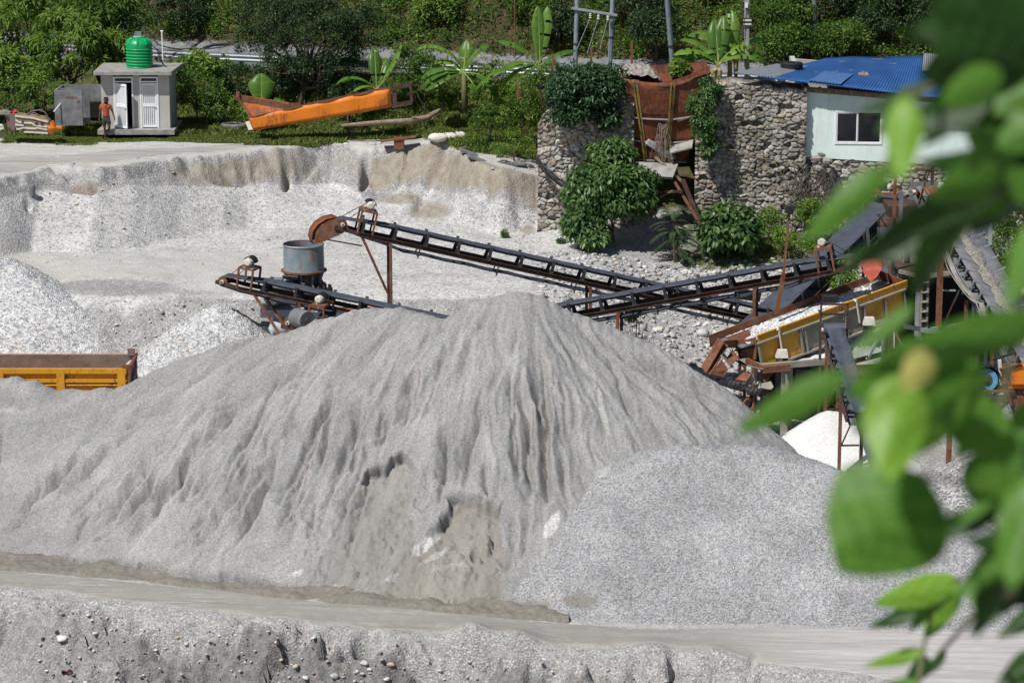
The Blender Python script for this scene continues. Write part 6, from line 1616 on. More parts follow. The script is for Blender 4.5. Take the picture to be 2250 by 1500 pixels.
for (a, b_, w_, mt) in [(P(1975, 596, 89.2), P(2018, 606, 89.2), .12, 'grey_panel'), (P(2042, 606, 89.2), P(2100, 598, 89.2), .13, 'grey_panel'), (P(2045, 724, 88.4), P(2122, 712, 88.4), .13, 'galv'), (P(2066, 638, 88.4), P(2100, 638, 88.4), .05, 'galv'),
                        (P(2064, 742, 88.4), P(2142, 738, 88.4), .12, 'grey_panel'), (P(1940, 540, 92), P(1975, 545, 92), .1, 'galv'), (P(2010, 548, 91.1), P(2062, 540, 91.1), .07, 'wood'), (P(2140, 525, 93.1), P(2176, 522, 93.1), .07, 'galv'), (P(2140, 500, 93.1), P(2165, 560, 93.1), .05, 'steel_dark'),
                        (P(1930, 470, 92.4), P(1985, 560, 92.3), .06, 'steel_dark'), (P(1990, 500, 91.1), P(1990, 600, 91.1), .1, 'steel_dark'), (P(2052, 500, 91.1), P(2052, 600, 91.1), .1, 'rust_dark'), (P(2085, 500, 91.2), P(2085, 600, 91.2), .09, 'wood')]:
    m = MB(); m.bar(a, b_, w_); build("beam", m, M[mt], tw)
m = MB(); c = P(2117, 732, 88.4); m.lathe(c, (0, 0, 1), [(.22, -.08), (.2, .05), (.12, .22), (.02, .3)], 12); build("sand_clod", m, M['gravel_grey'], tw)
# hopper sheets and motor on top of the tower conveyor head
m = MB(); m.box(P(2010, 470, 98.5), (2.2, 1.6, .9)); m.slab([P(1925, 470, 98), P(1990, 470, 98), P(1975, 500, 97), P(1935, 500, 97)], .04)
tbuild("surge_hopper", "rust dark surge hopper behind the leaves on top of the plant tower", "hopper", m, M['rust_dark'], P(2010, 470, 98.5), bevel=.03)
# ------------------------------------------------------------------ jaw crusher with the blue flywheel, bottom right
jc = thing("jaw_crusher", "rusty jaw crusher on steel beams with a blue flywheel under a black guard", "crusher", P(2160, 900, 81.5))
fw = P(2168, 834, 81.5); axf = Vector((-.25, -1, .12)).normalized()
m = MB(); m.lathe(fw, axf, [(.10, -.02), (.20, .0), (.34, .01), (.34, -.10), (.10, -.10)], 32); build("flywheel", m, M['blue_paint'], jc, smooth='auto')
m = MB(); m.lathe(fw + axf * .03, axf, [(.01, 0), (.17, 0), (.18, -.04)], 24); m.tube([fw, fw + axf * .12], .06, 10); build("flywheel_hub", m, M['rust_dark'], jc, smooth='auto')
m = MB()
pts = []
for i in range(13):
    a = math.radians(-10 + 200 * i / 12); pts.append(Vector((math.cos(a) * .43, 0, math.sin(a) * .43)))
for i in range(12): m.add([fw + pts[i] + axf * .12, fw + pts[i + 1] + axf * .12, fw + pts[i + 1] - axf * .35, fw + pts[i] - axf * .35], [(0, 1, 2, 3)])
m.prism([fw + p - axf * .12 for p in pts], -axf * .02)
m.box(fw + Vector((-.35, -.12, -.22)), (.5, .06, .22)); go = build("guard", m, M['black'], jc, smooth='auto'); sd = go.modifiers.new("t", 'SOLIDIFY'); sd.thickness = .015
for (a, b_, w_, mt) in [(P(2085, 852, 81.8), P(2290, 850, 81.8), .16, 'steel_dark'), (P(2085, 868, 81.4), P(2150, 872, 81.4), .2, 'rust'), (P(2150, 860, 81.2), P(2228, 858, 81.2), .08, 'rust'), (P(2160, 860, 81.2), P(2160, 910, 81.2), .1, 'rust'), (P(2215, 862, 81.2), P(2222, 890, 81.2), .08, 'rust'),
                        (P(2232, 955, 81), P(2232, 1000, 81), .1, 'steel_dark'), (P(2202, 975, 81), P(2232, 975, 81), .07, 'steel_dark'), (P(2180, 790, 82), P(2230, 775, 83), .06, 'steel_dark'), (P(2196, 790, 81.6), P(2200, 845, 81.6), .1, 'sack'), (P(2210, 800, 81.6), P(2216, 842, 81.6), .1, 'rust_bright'), (P(2090, 852, 81.8), (P(2090, 852, 81.8).x, 81.8, -6.2), .15, 'rust'), (P(2240, 852, 81.8), (P(2240, 852, 81.8).x, 81.8, -6.2), .2, 'rust')]:
    m = MB(); m.bar(a, b_, w_); build("beam", m, M[mt], jc)
m = MB(); m.box(P(2236, 826, 82.0), (.7, .8, .62)); m.prism([P(2222, 812, 81.5), P(2250, 800, 81.5), P(2262, 845, 81.5), P(2222, 845, 81.5)], (0, .3, 0)); build("body", m, M['orange'], jc, bevel=.02)
m = MB(); m.box(P(2210, 818, 81.7), (.35, .3, .5)); m.slab([P(2195, 810, 81.4), P(2245, 798, 81.4), P(2250, 806, 81.8), P(2200, 820, 81.8)], .05); build("jaw_frame", m, M['rust'], jc, bevel=.02)
m = MB(); m.tube([P(2165, 876, 81.0), P(2208, 876, 81.0)], .13, 16); build("roller", m, M['black'], jc, smooth='auto')
m = MB(); m.slab([P(2225, 872, 81.3), P(2290, 870, 81.3), P(2290, 905, 81.3), P(2225, 885, 81.3)], .04); build("skirt_plate", m, M['rust'], jc)

# ------------------------------------------------------------------ tipper truck behind the sand heap
ty = 86.5; tx1 = P(278, 820, ty).x; ztop = P(140, 810, ty).z; zlow = ztop - 1.02
tr = thing("tipper_truck", "yellow tipper truck with rusty tailgate behind the sand heap at the left edge", "truck", (tx1 - 3, ty + 1.2, -6.3))
L_b = 6.2; x_l = tx1 - L_b
m = MB(); th = .06
m.box((tx1 - L_b / 2, ty + .10, (ztop + zlow) / 2), (L_b, .05, ztop - zlow)); m.box((tx1 - L_b / 2, ty + 2.06, (ztop + zlow) / 2), (L_b, .05, ztop - zlow)); m.box((tx1 - L_b / 2, ty + 1.2, zlow + .04), (L_b - .02, 2.15, .08)); m.box((x_l + .03, ty + 1.2, (ztop + zlow) / 2 + .3), (.06, 2.2, ztop - zlow + .6))
build("bed", m, M['yellow_truck'], tr)
m = MB()
for yy, sg in ((ty, 1), (ty + 2.2, -1)):
    m.box((tx1 - L_b / 2, yy + .02 * sg, ztop - .075), (L_b, .13, .16)); m.box((tx1 - L_b / 2, yy + .03 * sg, ztop - .40), (L_b, .11, .11)); m.box((tx1 - L_b / 2, yy + .03 * sg, zlow + .05), (L_b, .11, .14))
    m.slab([(x_l, yy + .09 * sg, ztop - .46), (tx1, yy + .09 * sg, ztop - .46), (tx1, yy - .0 * sg, ztop - .56), (x_l, yy - .0 * sg, ztop - .56)], .02)
    for k in range(5): m.box((tx1 - .17 - k * 1.98, yy + .015 * sg, (ztop + zlow) / 2), (.26, .135, ztop - zlow))
build("side_frame", m, M['yellow_truck'], tr)
m = MB(); m.box((tx1 + .05, ty + 1.2, (ztop + zlow) / 2 - .02), (.08, 2.3, ztop - zlow + .1)); m.box((tx1 + .06, ty + .06, (ztop + zlow) / 2 + .05), (.09, .10, ztop - zlow + .16)); m.box((tx1 - .02, ty + .06, ztop + .06), (.2, .12, .12)); build("tailgate", m, M['rust'], tr)
m = MB(); m.box((tx1 - L_b / 2, ty + 1.99, (ztop + zlow) / 2 + .02), (L_b - .1, .03, ztop - zlow)); build("inner_wall", m, M['wood_dk'], tr)
m = MB(); m.box((tx1 - .1, ty + 1.95, ztop + .12), (.24, .1, .22)); m.box((tx1 - .12, ty + .09, ztop + .06), (.2, .05, .14)); build("corner_post", m, M['wood_dk'], tr)
# lettering on the lower side panel
def text_mesh(s, size, mat, origin, parent, name="lettering", rx=math.pi / 2):
    cu = bpy.data.curves.new(name, 'FONT'); cu.body = s; cu.size = size; cu.extrude = .002
    to = bpy.data.objects.new("tmp", cu); me = bpy.data.meshes.new_from_object(to); bpy.data.objects.remove(to)
    me.transform(Matrix.Translation(Vector(origin) - ORG[parent.name]) @ Matrix.Rotation(rx, 4, 'X'))
    return link(name, me, mat, parent)
text_mesh("5837FAB054", .135, M['paint_black'], (P(203, 848, ty).x, ty + .068, P(203, 849.5, ty).z - .02), tr)
m = MB(); m.box((tx1 - L_b / 2, ty + 1.2, zlow - .18), (L_b, .9, .3)); m.box((x_l - 1.2, ty + 1.2, zlow - .3), (2.6, .9, .25)); build("chassis", m, M['steel_dark'], tr)
for wx in (tx1 - 1.0, tx1 - 2.25, x_l - 1.0):
    for yy in (ty + .25, ty + 2.15):
        m = MB(); zr_ = -6.3 + .5; m.lathe((wx, yy, zr_), (0, 1, 0), [(.27, -.14), (.44, -.15), (.5, -.10), (.5, .10), (.44, .15), (.27, .14)], 32, closed=True); wo_ = build("wheel", m, M['tyre'], tr, smooth='auto')
        m = MB(); m.lathe((wx, yy - .02, zr_), (0, 1, 0), [(.05, -.1), (.12, -.1), (.14, -.02), (.27, -.05), (.27, .08), (.05, .08)], 24); build("rim", m, M['steel_grey'], wo_, smooth='auto')
cab = MB(); cx_ = x_l - 1.15
cab.prism([(cx_ + 1.0, ty + .05, zlow - .35), (cx_ + 1.0, ty + .05, ztop + .75), (cx_ - .75, ty + .05, ztop + .75), (cx_ - 1.05, ty + .05, ztop - .2), (cx_ - 1.1, ty + .05, zlow - .5)], (0, 2.3, 0)); build("cab", cab, M['yellow_truck'], tr, bevel=.05)
m = MB(); m.box((cx_ - .1, ty + .045, ztop + .3), (1.1, .02, .55)); build("side_window", m, M['glass'], tr)
# ------------------------------------------------------------------ scrap along the upper track
# long orange box beam resting on its front end
ob = thing("conveyor_trough", "long battered orange steel trough lying aslant beside the dirt track", "steel trough", P(700, 280, 111.5))
yl, yr = 111.6, 112.2
pA, pB, pC, pD = P(553, 288, yl), P(859, 236, yr), P(855, 195, yr), P(546, 258, yl)
m = MB(); m.grid(lambda a, b: pA.lerp(pB, a).lerp(pD.lerp(pC, a), b) + Vector((0, .02 * math.sin(a * 25), .015 * math.sin(a * 37) * b)), 30, 4)
o = build("side_plate", m, M['orange'], ob, smooth=True); sd = o.modifiers.new("t", 'SOLIDIFY'); sd.thickness = .03; sd.offset = 0
m = MB(); off = Vector((0, .75, 0)); m.slab([pA, pB, pB + off, pA + off], .03); m.slab([pA + off, pB + off, pC + off, pD + off], .03); m.bar(pD + Vector((0, .03, 0)), pC + Vector((0, .03, 0)), .1, .05); build("inner_plate", m, M['rust'], ob)
m = MB()
e0, e1, e2, e3 = P(859, 236, yr + .05), P(904, 228, yr + .1), P(902, 187, yr + .1), P(857, 200, yr + .05)
for a, b_ in ((e0, e1), (e1, e2), (e2, e3)): m.bar(a, b_, .09); m.bar(a + off, b_ + off, .09)
for a in (e1, e2): m.bar(a, a + off, .08)
m.slab([e0.lerp(e1, .1), e0.lerp(e1, .3), e3.lerp(e2, .3), e3.lerp(e2, .1)], .04)
build("end_frame", m, M['rust_dark'], ob)
m = MB(); m.prism([P(523, 208, 112.3), P(658, 230, 112.3), P(660, 244, 112.3), P(600, 252, 112.0), P(548, 262, 112.0)], (0, .04, 0)); build("skirt_plate", m, m_worn('rusty orange', (0.55, 0.14, 0.02), (0.22, 0.07, 0.03), .6, 1.5), ob)
m = MB(); m.bar(P(521, 214, 112.2), P(636, 236, 112.2), .25, .02, up=(0, 1, 0.02)); m.box(P(646, 232, 112.15), (.46, .05, .2)); m.box(P(523, 212, 112.2), (.14, .2, .36)); m.bar(P(521, 212, 112.1), P(555, 262, 111.9), .08); build("rusty_flange", m, M['rust'], ob)
m = MB(); m.slab([P(539, 268, 111.5), P(548, 266, 111.5), P(556, 285, 111.4), P(546, 286, 111.4)], .03); build("white_plate", m, M['sack'], ob)
tp = GP(515, 291, .06); tyre("dusty grey tyre lying flat at the front of the orange trough", (tp.x, tp.y, zg_(tp.x, tp.y) + .16), .42, .15, M['tyre_grey'])
m = MB(); pts = [P(750, 276, 111.8), P(800, 272, 111.9), P(850, 268, 112.0), P(900, 266, 112.1), P(940, 258, 112.3), P(960, 246, 112.5), P(975, 236, 112.8)]
for p in pts: p.z = max(p.z, zg_(p.x, p.y) + .1)
m.tube(pts, [.06, .09, .10, .12, .12, .09, .05], 8); m.tube([pts[3], pts[3] + Vector((.3, -.1, .25))], [.05, .02], 6); tbuild("driftwood_log", "twisted grey log lying in the grass behind the orange trough's raised end", "log", m, M['wood'], pts[2], smooth=True)
# rusty stand at the cliff edge
st_ = P(877, 324, 110.3); stt = thing("steel_stand", "rusty steel plate on a stub post at the edge of the cut bank", "stand", (st_.x, 110.3, zg_(st_.x, 110.3)))
m = MB(); m.box(P(877, 315, 110.3), (.42, .3, .5)); build("post", m, M['rust'], stt, bevel=.02)
m = MB(); m.slab([P(836, 312, 110.1), P(914, 301, 110.1), P(914, 299, 110.7), P(838, 309, 110.7)], .06); build("top_plate", m, M['rust'], stt)
# excavator rock breaker lying on the grass, left edge
rb = thing("rock_breaker", "muddy hydraulic rock breaker with hoses lying at the left edge", "hydraulic breaker", P(60, 285, 110.8))
yb_ = 110.8
b0 = P(30, 275, yb_); rot = Matrix.Rotation(math.radians(-6), 3, 'Y').inverted()
def bp(px, py, dy=0): return P(px, py, yb_ + dy)
m = MB(); m.prism([bp(32, 250), bp(96, 258), bp(108, 266), bp(110, 290), bp(103, 295), bp(40, 287), bp(33, 280)], (0, .5, 0)); build("housing", m, m_plain('muddy steel', (.36, .27, .17), (.2, .13, .08), 4, .8, bump=.3), rb, bevel=.02)
m = MB()
for ln in ([(33, 255), (75, 260), (85, 263), (105, 268)], [(34, 263), (42, 269), (70, 271), (77, 276), (104, 279)], [(36, 283), (42, 284), (50, 281), (76, 283), (82, 281), (104, 285)], [(33, 274), (52, 276)], [(52, 290), (75, 291), (105, 293)]):
    for a, b_ in zip(ln[:-1], ln[1:]): m.bar(bp(*a, -.03), bp(*b_, -.03), .05, .06)
build("rib", m, M['sack'], rb)
m = MB(); m.prism([bp(12, 252), bp(32, 249), bp(34, 286), bp(18, 288)], (0, .5, 0)); build("bracket", m, M['wood_dk'], rb, bevel=.02)
for (a, b_) in ((14, 257), (19, 283), (50, 268), (80, 272), (92, 273), (51, 286)):
    m = MB(); m.tube([bp(a, b_, -.06), bp(a, b_, .05)], .06, 10); build("pin", m, M['rust_dark'], rb)
m = MB(); m.tube([bp(108, 268, .25), bp(112, 280, .25), bp(108, 292, .25)], [.2, .3, .2], 16); build("front_collar", m, M['orange'], rb, smooth='auto')
m = MB(); m.tube([bp(114, 279, .25), bp(136, 282, .2)], .10, 14); build("chisel", m, M['orange'], rb)
m = MB(); m.prism([bp(-6, 246, .1), bp(10, 243, .1), bp(22, 248, .1), bp(22, 254, .1), bp(-6, 252, .1)], (0, .4, 0)); build("arm_plate", m, M['grey_panel'], rb, bevel=.02)
for pts in ([(58, 252), (68, 245), (85, 242), (98, 246), (105, 256), (103, 262), (96, 261)], [(62, 252), (75, 248), (85, 253), (95, 262), (100, 262)], [(44, 250), (60, 254), (80, 255), (98, 264)]):
    m = MB(); sm = []
    for a, b_ in zip(pts[:-1], pts[1:]):
        for k in range(4): sm.append(bp(a[0] + (b_[0] - a[0]) * k / 4, a[1] + (b_[1] - a[1]) * k / 4, .1))
    sm.append(bp(*pts[-1], .1)); m.tube(sm, .028, 8); build("hose", m, M['wood_dk'], rb, smooth=True)
m = MB(); rr = random.Random(3)
m.grid(lambda a, b: bp(22 + 14 * a, 250 - 8 * a * (1 - abs(b - .5)) - 2 * math.sin(a * 9), .05 + .35 * b) + Vector((0, 0, .04 * math.sin(b * 9 + a * 5))), 8, 6)
o = build("rag", m, M['cloth_red'], None, smooth=True, loc=bp(28, 250)); setp(o, "crumpled bright red rag draped on the rock breaker", "rag"); o.modifiers.new("t", 'SOLIDIFY').thickness = .01
m = MB(); m.tube([bp(-8, 277, .1), bp(4, 276, .1), bp(9, 281, .1), bp(-8, 286, .1)], .07, 10); tbuild("steel_pipe", "bent pale pipe at the left edge below the rock breaker", "pipe", m, M['sack'], bp(0, 280), smooth=True)
# sandbags and slabs at the shoulder of the cut
for k, (a, b_, w_, lb) in enumerate([(962, 306, .8, "left white sandbag on the shoulder of the cut bank"), (985, 300, .75, "middle white sandbag on the shoulder of the cut bank"), (1008, 298, .6, "right white sandbag by the grass on the cut bank")]):
    c = on_surf(a, b_ + 8, 106, 115); c.z += .12; m = MB()
    m.grid(lambda u, v: c + Vector(((w_ / 2) * math.cos(v * 2 * math.pi) * math.sin(u * math.pi) ** .6, .25 * math.sin(v * 2 * math.pi) * math.sin(u * math.pi) ** .6, .16 * -math.cos(u * math.pi) * (1 + .2 * math.sin(v * 19)))), 12, 18)
    tbuild("sandbag", lb, "sandbag", m, M['sack'], c, "sandbags on the cut bank", smooth=True)
for k, (a, b_, lb) in enumerate([(1030, 338, "upper dark concrete slab lying at the foot of the grassy bank"), (1048, 352, "lower dark concrete slab lying at the foot of the grassy bank"), (1132, 363, "grey slab end under the shrubs left of the stone wall")]):
    c = on_surf(a, b_, 103, 114); c.z += .04; m = MB(); m.box(c, (.8, .4, .12), Matrix.Rotation(.4 if k < 2 else 0, 3, 'Y') @ Matrix.Rotation(.2, 3, 'Z')); tbuild("slab", lb, "slab", m, M['concrete_dk'], c, bevel=.02)
# ------------------------------------------------------------------ foliage
def m_leaf(name, stops, trans=0.35, rough=0.5, spec=0.35):
    t = NT(name)
    a = t.attr("shade")
    col = t.ramp(a.outputs["Fac"], stops)
    t.fin(col, rough, 0, None, spec)
    tr = t.new("ShaderNodeBsdfTranslucent"); mx = t.new("ShaderNodeMixShader")
    c2 = t.mix(1.0, col, (1.25, 1.5, 0.5), 'MULTIPLY')
    t.lk(c2, tr.inputs[0]); mx.inputs[0].default_value = trans
    t.lk(t.bsdf.outputs[0], mx.inputs[1]); t.lk(tr.outputs[0], mx.inputs[2]); t.lk(mx.outputs[0], t.out.inputs[0])
    return t.m
G = lambda *c: c
M['leaf_mid'] = m_leaf('mid green leaves', [(0, (0.028, 0.065, 0.010)), (0.5, (0.07, 0.14, 0.02)), (0.85, (0.13, 0.22, 0.035)), (1, (0.25, 0.31, 0.07))])
M['leaf_light'] = m_leaf('light green leaves', [(0, (0.05, 0.10, 0.014)), (0.5, (0.12, 0.21, 0.03)), (1, (0.27, 0.37, 0.07))])
M['leaf_dark'] = m_leaf('dark green leaves', [(0, (0.012, 0.03, 0.010)), (0.5, (0.026, 0.058, 0.018)), (0.9, (0.05, 0.09, 0.03)), (1, (0.10, 0.14, 0.06))], 0.2)
M['leaf_blue'] = m_leaf('bluish green leaves', [(0, (0.015, 0.042, 0.018)), (0.5, (0.034, 0.078, 0.032)), (1, (0.085, 0.14, 0.06))], 0.2, 0.4)
M['leaf_bush'] = m_leaf('bush green leaves', [(0, (0.025, 0.062, 0.016)), (0.5, (0.058, 0.125, 0.032)), (1, (0.15, 0.23, 0.08))], 0.28, 0.38)
M['grass'] = m_leaf('grass blades', [(0, (0.07, 0.11, 0.02)), (0.5, (0.17, 0.23, 0.045)), (0.8, (0.26, 0.30, 0.08)), (1, (0.38, 0.33, 0.16))], 0.3, 0.7)
M['dry'] = m_leaf('dry brush', [(0, (0.08, 0.05, 0.03)), (0.5, (0.16, 0.10, 0.06)), (1, (0.26, 0.19, 0.11))], 0.2, 0.8)
M['banana'] = m_leaf('banana leaf', [(0, (0.04, 0.10, 0.02)), (0.5, (0.09, 0.19, 0.03)), (1, (0.20, 0.33, 0.05))], 0.4, 0.35)
M['bark'] = m_plain('bark', (0.13, 0.10, 0.075), (0.06, 0.045, 0.035), 8, .9, bump=.4)
M['banana_stem'] = m_plain('banana stem', (0.16, 0.17, 0.07), (0.10, 0.07, 0.04), 5, .8)

def unit(a): return a / np.maximum(np.linalg.norm(a, axis=-1, keepdims=True), 1e-9)
def leaves_mesh(name, C, D, N, L, W, shade, droop=0.25, org=(0, 0, 0)):
    """pointed leaves: base, shoulder pair, tip pair bent down: 6 verts, 2 quads each folded on the midrib"""
    n = len(C); L = np.broadcast_to(L, (n,))[:, None]; W = np.broadcast_to(W, (n,))[:, None]
    D = unit(D); S = unit(np.cross(D, N)); Nn = np.cross(S, D)
    Mid = C + D * L * .5 + Nn * L * .04
    Tip = C + D * L * (1 - droop * .35) - Nn * L * droop * .35
    a = C; b1 = C + D * L * .38 - S * W * .5 - Nn * W * .12; b2 = C + D * L * .38 + S * W * .5 - Nn * W * .12
    V = np.stack([a, b1, Tip, b2, Mid], 1).reshape(-1, 3) - np.array(org)
    k = np.arange(n)[:, None] * 5
    Q = np.concatenate([k + np.array([[0, 1, 2, 4]]), k + np.array([[0, 4, 2, 3]])], 1).reshape(-1, 4)
    me = np_mesh(name, V, Q)
    fattr(me, "shade", np.repeat(np.clip(shade, 0, 1), 2))
    return me
def clump_leaves(g, centers, radii, per, L, droop_bias=0.3, up=0.25, lshade=None, spread=.55):
    """leaves over the skins of many small clumps"""
    n = len(centers) * per
    ci = np.repeat(np.arange(len(centers)), per)
    d = unit(g.normal(size=(n, 3)) + np.array([0, 0, up]))
    r = g.uniform(.55, 1.05, (n, 1))
    C = centers[ci] + d * r * radii[ci]
    D = unit(d + g.normal(size=(n, 3)) * spread + np.array([0, 0, -droop_bias]))
    N = unit(d * .4 + np.array([0, 0, 1.0]) + g.normal(size=(n, 3)) * .45)
    sh = g.normal(.5, .2, n)
    if lshade is not None: sh = sh + lshade[ci]
    return C, D, N, L * g.uniform(.7, 1.25, n), sh
def ellipsoid_clumps(g, c, R, k, cr, low=-.5):
    d = unit(g.normal(size=(k * 3, 3))); d = d[d[:, 2] > low][:k]
    cen = np.array(c) + d * np.array(R) * g.uniform(.45, 1.0, (len(d), 1)) ** .6
    rad = cr * g.uniform(.35, 1.55, (len(d), 1)) * np.array([[1, 1, .75]])
    return cen, rad
def plant(name, label, cat, base, crown, R, clumps, per, L, W, mat, seed, group=None, cr=.4, droop=.3, trunk=.08, low=-.5, limbs=7, spread=.55, up=.25, extra=None, shade_off=0.0):
    g = np.random.default_rng(seed)
    base = Vector(base); t = thing(name, label, cat, base, group)
    cen, rad = ellipsoid_clumps(g, crown, R, clumps, cr, low)
    if extra is not None:
        for (ec, eR, ek) in extra:
            c2, r2 = ellipsoid_clumps(g, ec, eR, ek, cr, low); cen = np.concatenate([cen, c2]); rad = np.concatenate([rad, r2])
    C, D, N, LL, sh = clump_leaves(g, cen, rad, per, L, droop, up, g.normal(0, .16, len(cen)) + shade_off, spread)
    me = leaves_mesh("crown", C, D, N, LL, LL * W / L, sh, .5, base); link("crown", me, mat, t)
    m = MB(); top = Vector(crown)
    m.tube([base - Vector((0, 0, .3)), base.lerp(top, .45) + Vector((g.uniform(-.1, .1), 0, 0)), top], [trunk, trunk * .75, trunk * .35], 8)
    ids = g.permutation(len(cen))[:limbs]
    for i in ids:
        e = Vector(cen[i]); s = base.lerp(top, g.uniform(.2, .7)); mid = s.lerp(e, .5) + Vector((0, 0, -.1)); m.tube([s, mid, e], [trunk * .5, trunk * .35, trunk * .12], 6)
    build("trunk", m, M['bark'], t, smooth=True)
    return t
def on_ground(px, py, y): p = P(px, py, y); return Vector((p.x, p.y, zg_(p.x, p.y)))

# --- the slope above the highway: undergrowth as one mass
g = np.random.default_rng(21)
def hill_pts(n, x0, x1, d0, d1):
    x = g.uniform(x0, x1, n); y = highway_y(x) + g.uniform(d0, d1, n)
    i = np.clip(np.searchsorted(gx, x) - 1, 0, len(gx) - 2); j = np.clip(np.searchsorted(gy, y) - 1, 0, len(gy) - 2)
    fx = (x - gx[i]) / (gx[i + 1] - gx[i]); fy = (y - gy[j]) / (gy[j + 1] - gy[j])
    z = GZ[i, j] * (1 - fx) * (1 - fy) + GZ[i + 1, j] * fx * (1 - fy) + GZ[i, j + 1] * (1 - fx) * fy + GZ[i + 1, j + 1] * fx * fy
    return np.stack([x, y, z], 1)
cen = np.concatenate([hill_pts(2600, -30, 30, 8.6, 15), hill_pts(500, -30, 30, 15, 26)])
dens = fbm(cen[:, 0] * .16, cen[:, 1] * .25, 3, 501)
h_ = (cen[:, 1] - highway_y(cen[:, 0]) - 9) / 12
keep = (dens + g.uniform(-.25, .25, len(cen)) + h_ * .3) > -.19
cen = cen[keep]; rr_ = g.uniform(.25, .75, (len(cen), 1)) * (1 + np.clip(h_[keep], 0, 1)[:, None] * .7)
cen[:, 2] += rr_[:, 0] * .3
C, D, N, LL, sh = clump_leaves(g, cen, rr_ * np.array([[1, 1, .8]]), 80, .17, .15, .45, g.normal(-.02, .2, len(cen)))
setp(link("hillside_undergrowth", leaves_mesh("hillside_undergrowth", C, D, N, LL, LL * .45, sh, .4), M['leaf_mid']), kind="stuff")
cen = hill_pts(900, -30, 30, 8.8, 13.5); sel = fbm(cen[:, 0] * .3, cen[:, 1] * .3, 3, 511) > -.06; cen = cen[sel]
C, D, N, LL, sh = clump_leaves(g, cen, np.full((len(cen), 1), .3) * np.array([[1.3, 1.3, .7]]), 40, .2, -.4, .9, g.normal(.1, .15, len(cen)))
setp(link("verge_weeds", leaves_mesh("verge_weeds", C, D, N, LL, LL * .16, sh, .5), M['grass']), kind="stuff")
cen = hill_pts(420, -26, 30, 9.0, 17); sel = fbm(cen[:, 0] * .22 + 9, cen[:, 1] * .3, 3, 521) > .08; cen = cen[sel]
C, D, N, LL, sh = clump_leaves(g, cen, np.full((len(cen), 1), .45) * np.array([[1.2, 1.2, .5]]), 60, .34, .6, .2, g.normal(0, .15, len(cen)))
setp(link("dry_brush", leaves_mesh("dry_brush", C, D, N, LL, LL * .07, sh, .6), M['dry']), kind="stuff")
# shrubs and small trees on the slope
hs = [(40, 20, 129, 1.9, 'leaf_mid'), (180, 12, 130, 1.6, 'leaf_mid'), (395, 20, 131, 1.5, 'leaf_dark'), (470, -5, 133, 1.7, 'leaf_mid'), (880, 15, 130, 1.3, 'leaf_mid'), (960, 20, 127, 1.0, 'leaf_light'), (1060, -12, 128, 1.3, 'leaf_light'),
      (1170, 6, 126, 1.3, 'leaf_mid'), (1230, 55, 124, 1.0, 'leaf_dark'), (1400, 10, 124, 1.5, 'leaf_dark'), (1440, 60, 121.5, 1.0, 'leaf_dark'), (1560, -5, 125, 1.6, 'leaf_light'), (1700, 30, 122, 1.7, 'leaf_mid'), (1725, 95, 120.5, 1.1, 'leaf_mid'),
      (1800, 20, 123, 1.8, 'leaf_dark'), (1850, 85, 121, 1.1, 'leaf_mid'), (1900, -10, 124, 1.8, 'leaf_dark'), (1960, 40, 122, 1.4, 'leaf_dark'), (2050, 10, 122, 1.8, 'leaf_dark'), (620, -10, 132, 1.6, 'leaf_mid'), (760, -8, 132, 1.6, 'leaf_mid'), (2180, 20, 122, 1.8, 'leaf_dark')]
names_ = {'leaf_mid': "leafy mid green shrub growing on the slope above the highway", 'leaf_dark': "dark green shrub growing on the slope above the highway", 'leaf_light': "light green shrub growing on the slope above the highway"}
for k, (px, py, y, r, mt) in enumerate(hs):
    c = P(px, py, y); zb = zg_(c.x, c.y); c.z = max(c.z, zb + r * .4)
    plant("shrub", names_[mt], "shrub", (c.x, c.y, zb), c, (r, r * .8, r * .75), 46, 90, .17, .07, M[mt], 600 + k, "shrubs on the slope above the highway", cr=.42, trunk=.07)
# --- left: long leaved trees in front of the highway
for k, (px, py, y, R, lb, pyb) in enumerate([(70, 60, 117.5, (2.0, 1.3, 1.9), "long leaved tree at the left edge in front of the highway", 200), (145, 110, 116.2, (1.7, 1.2, 1.7), "long leaved tree just left of the hut and its green tank", 200),
                                             (215, 40, 119.5, (1.7, 1.2, 1.5), "tall long leaved tree standing behind the green water tank", 150), (255, 120, 117.8, (.9, .8, .9), "small long leaved tree between the green tank and its left neighbour", 170), (-40, 150, 116, (1.5, 1.0, 1.3), "long leaved tree cut by the left edge of the view", 220)]):
    c = P(px, py, y); zb = zg_(c.x, c.y)
    plant("tree", lb, "tree", (c.x + .1, c.y, zb), c, R, 70, 75, .36, .065, M['leaf_light'] if k != 2 else M['leaf_mid'], 700 + k, cr=.36, droop=.75, trunk=.11, low=-.75, spread=.45, up=.5, shade_off=-.05)
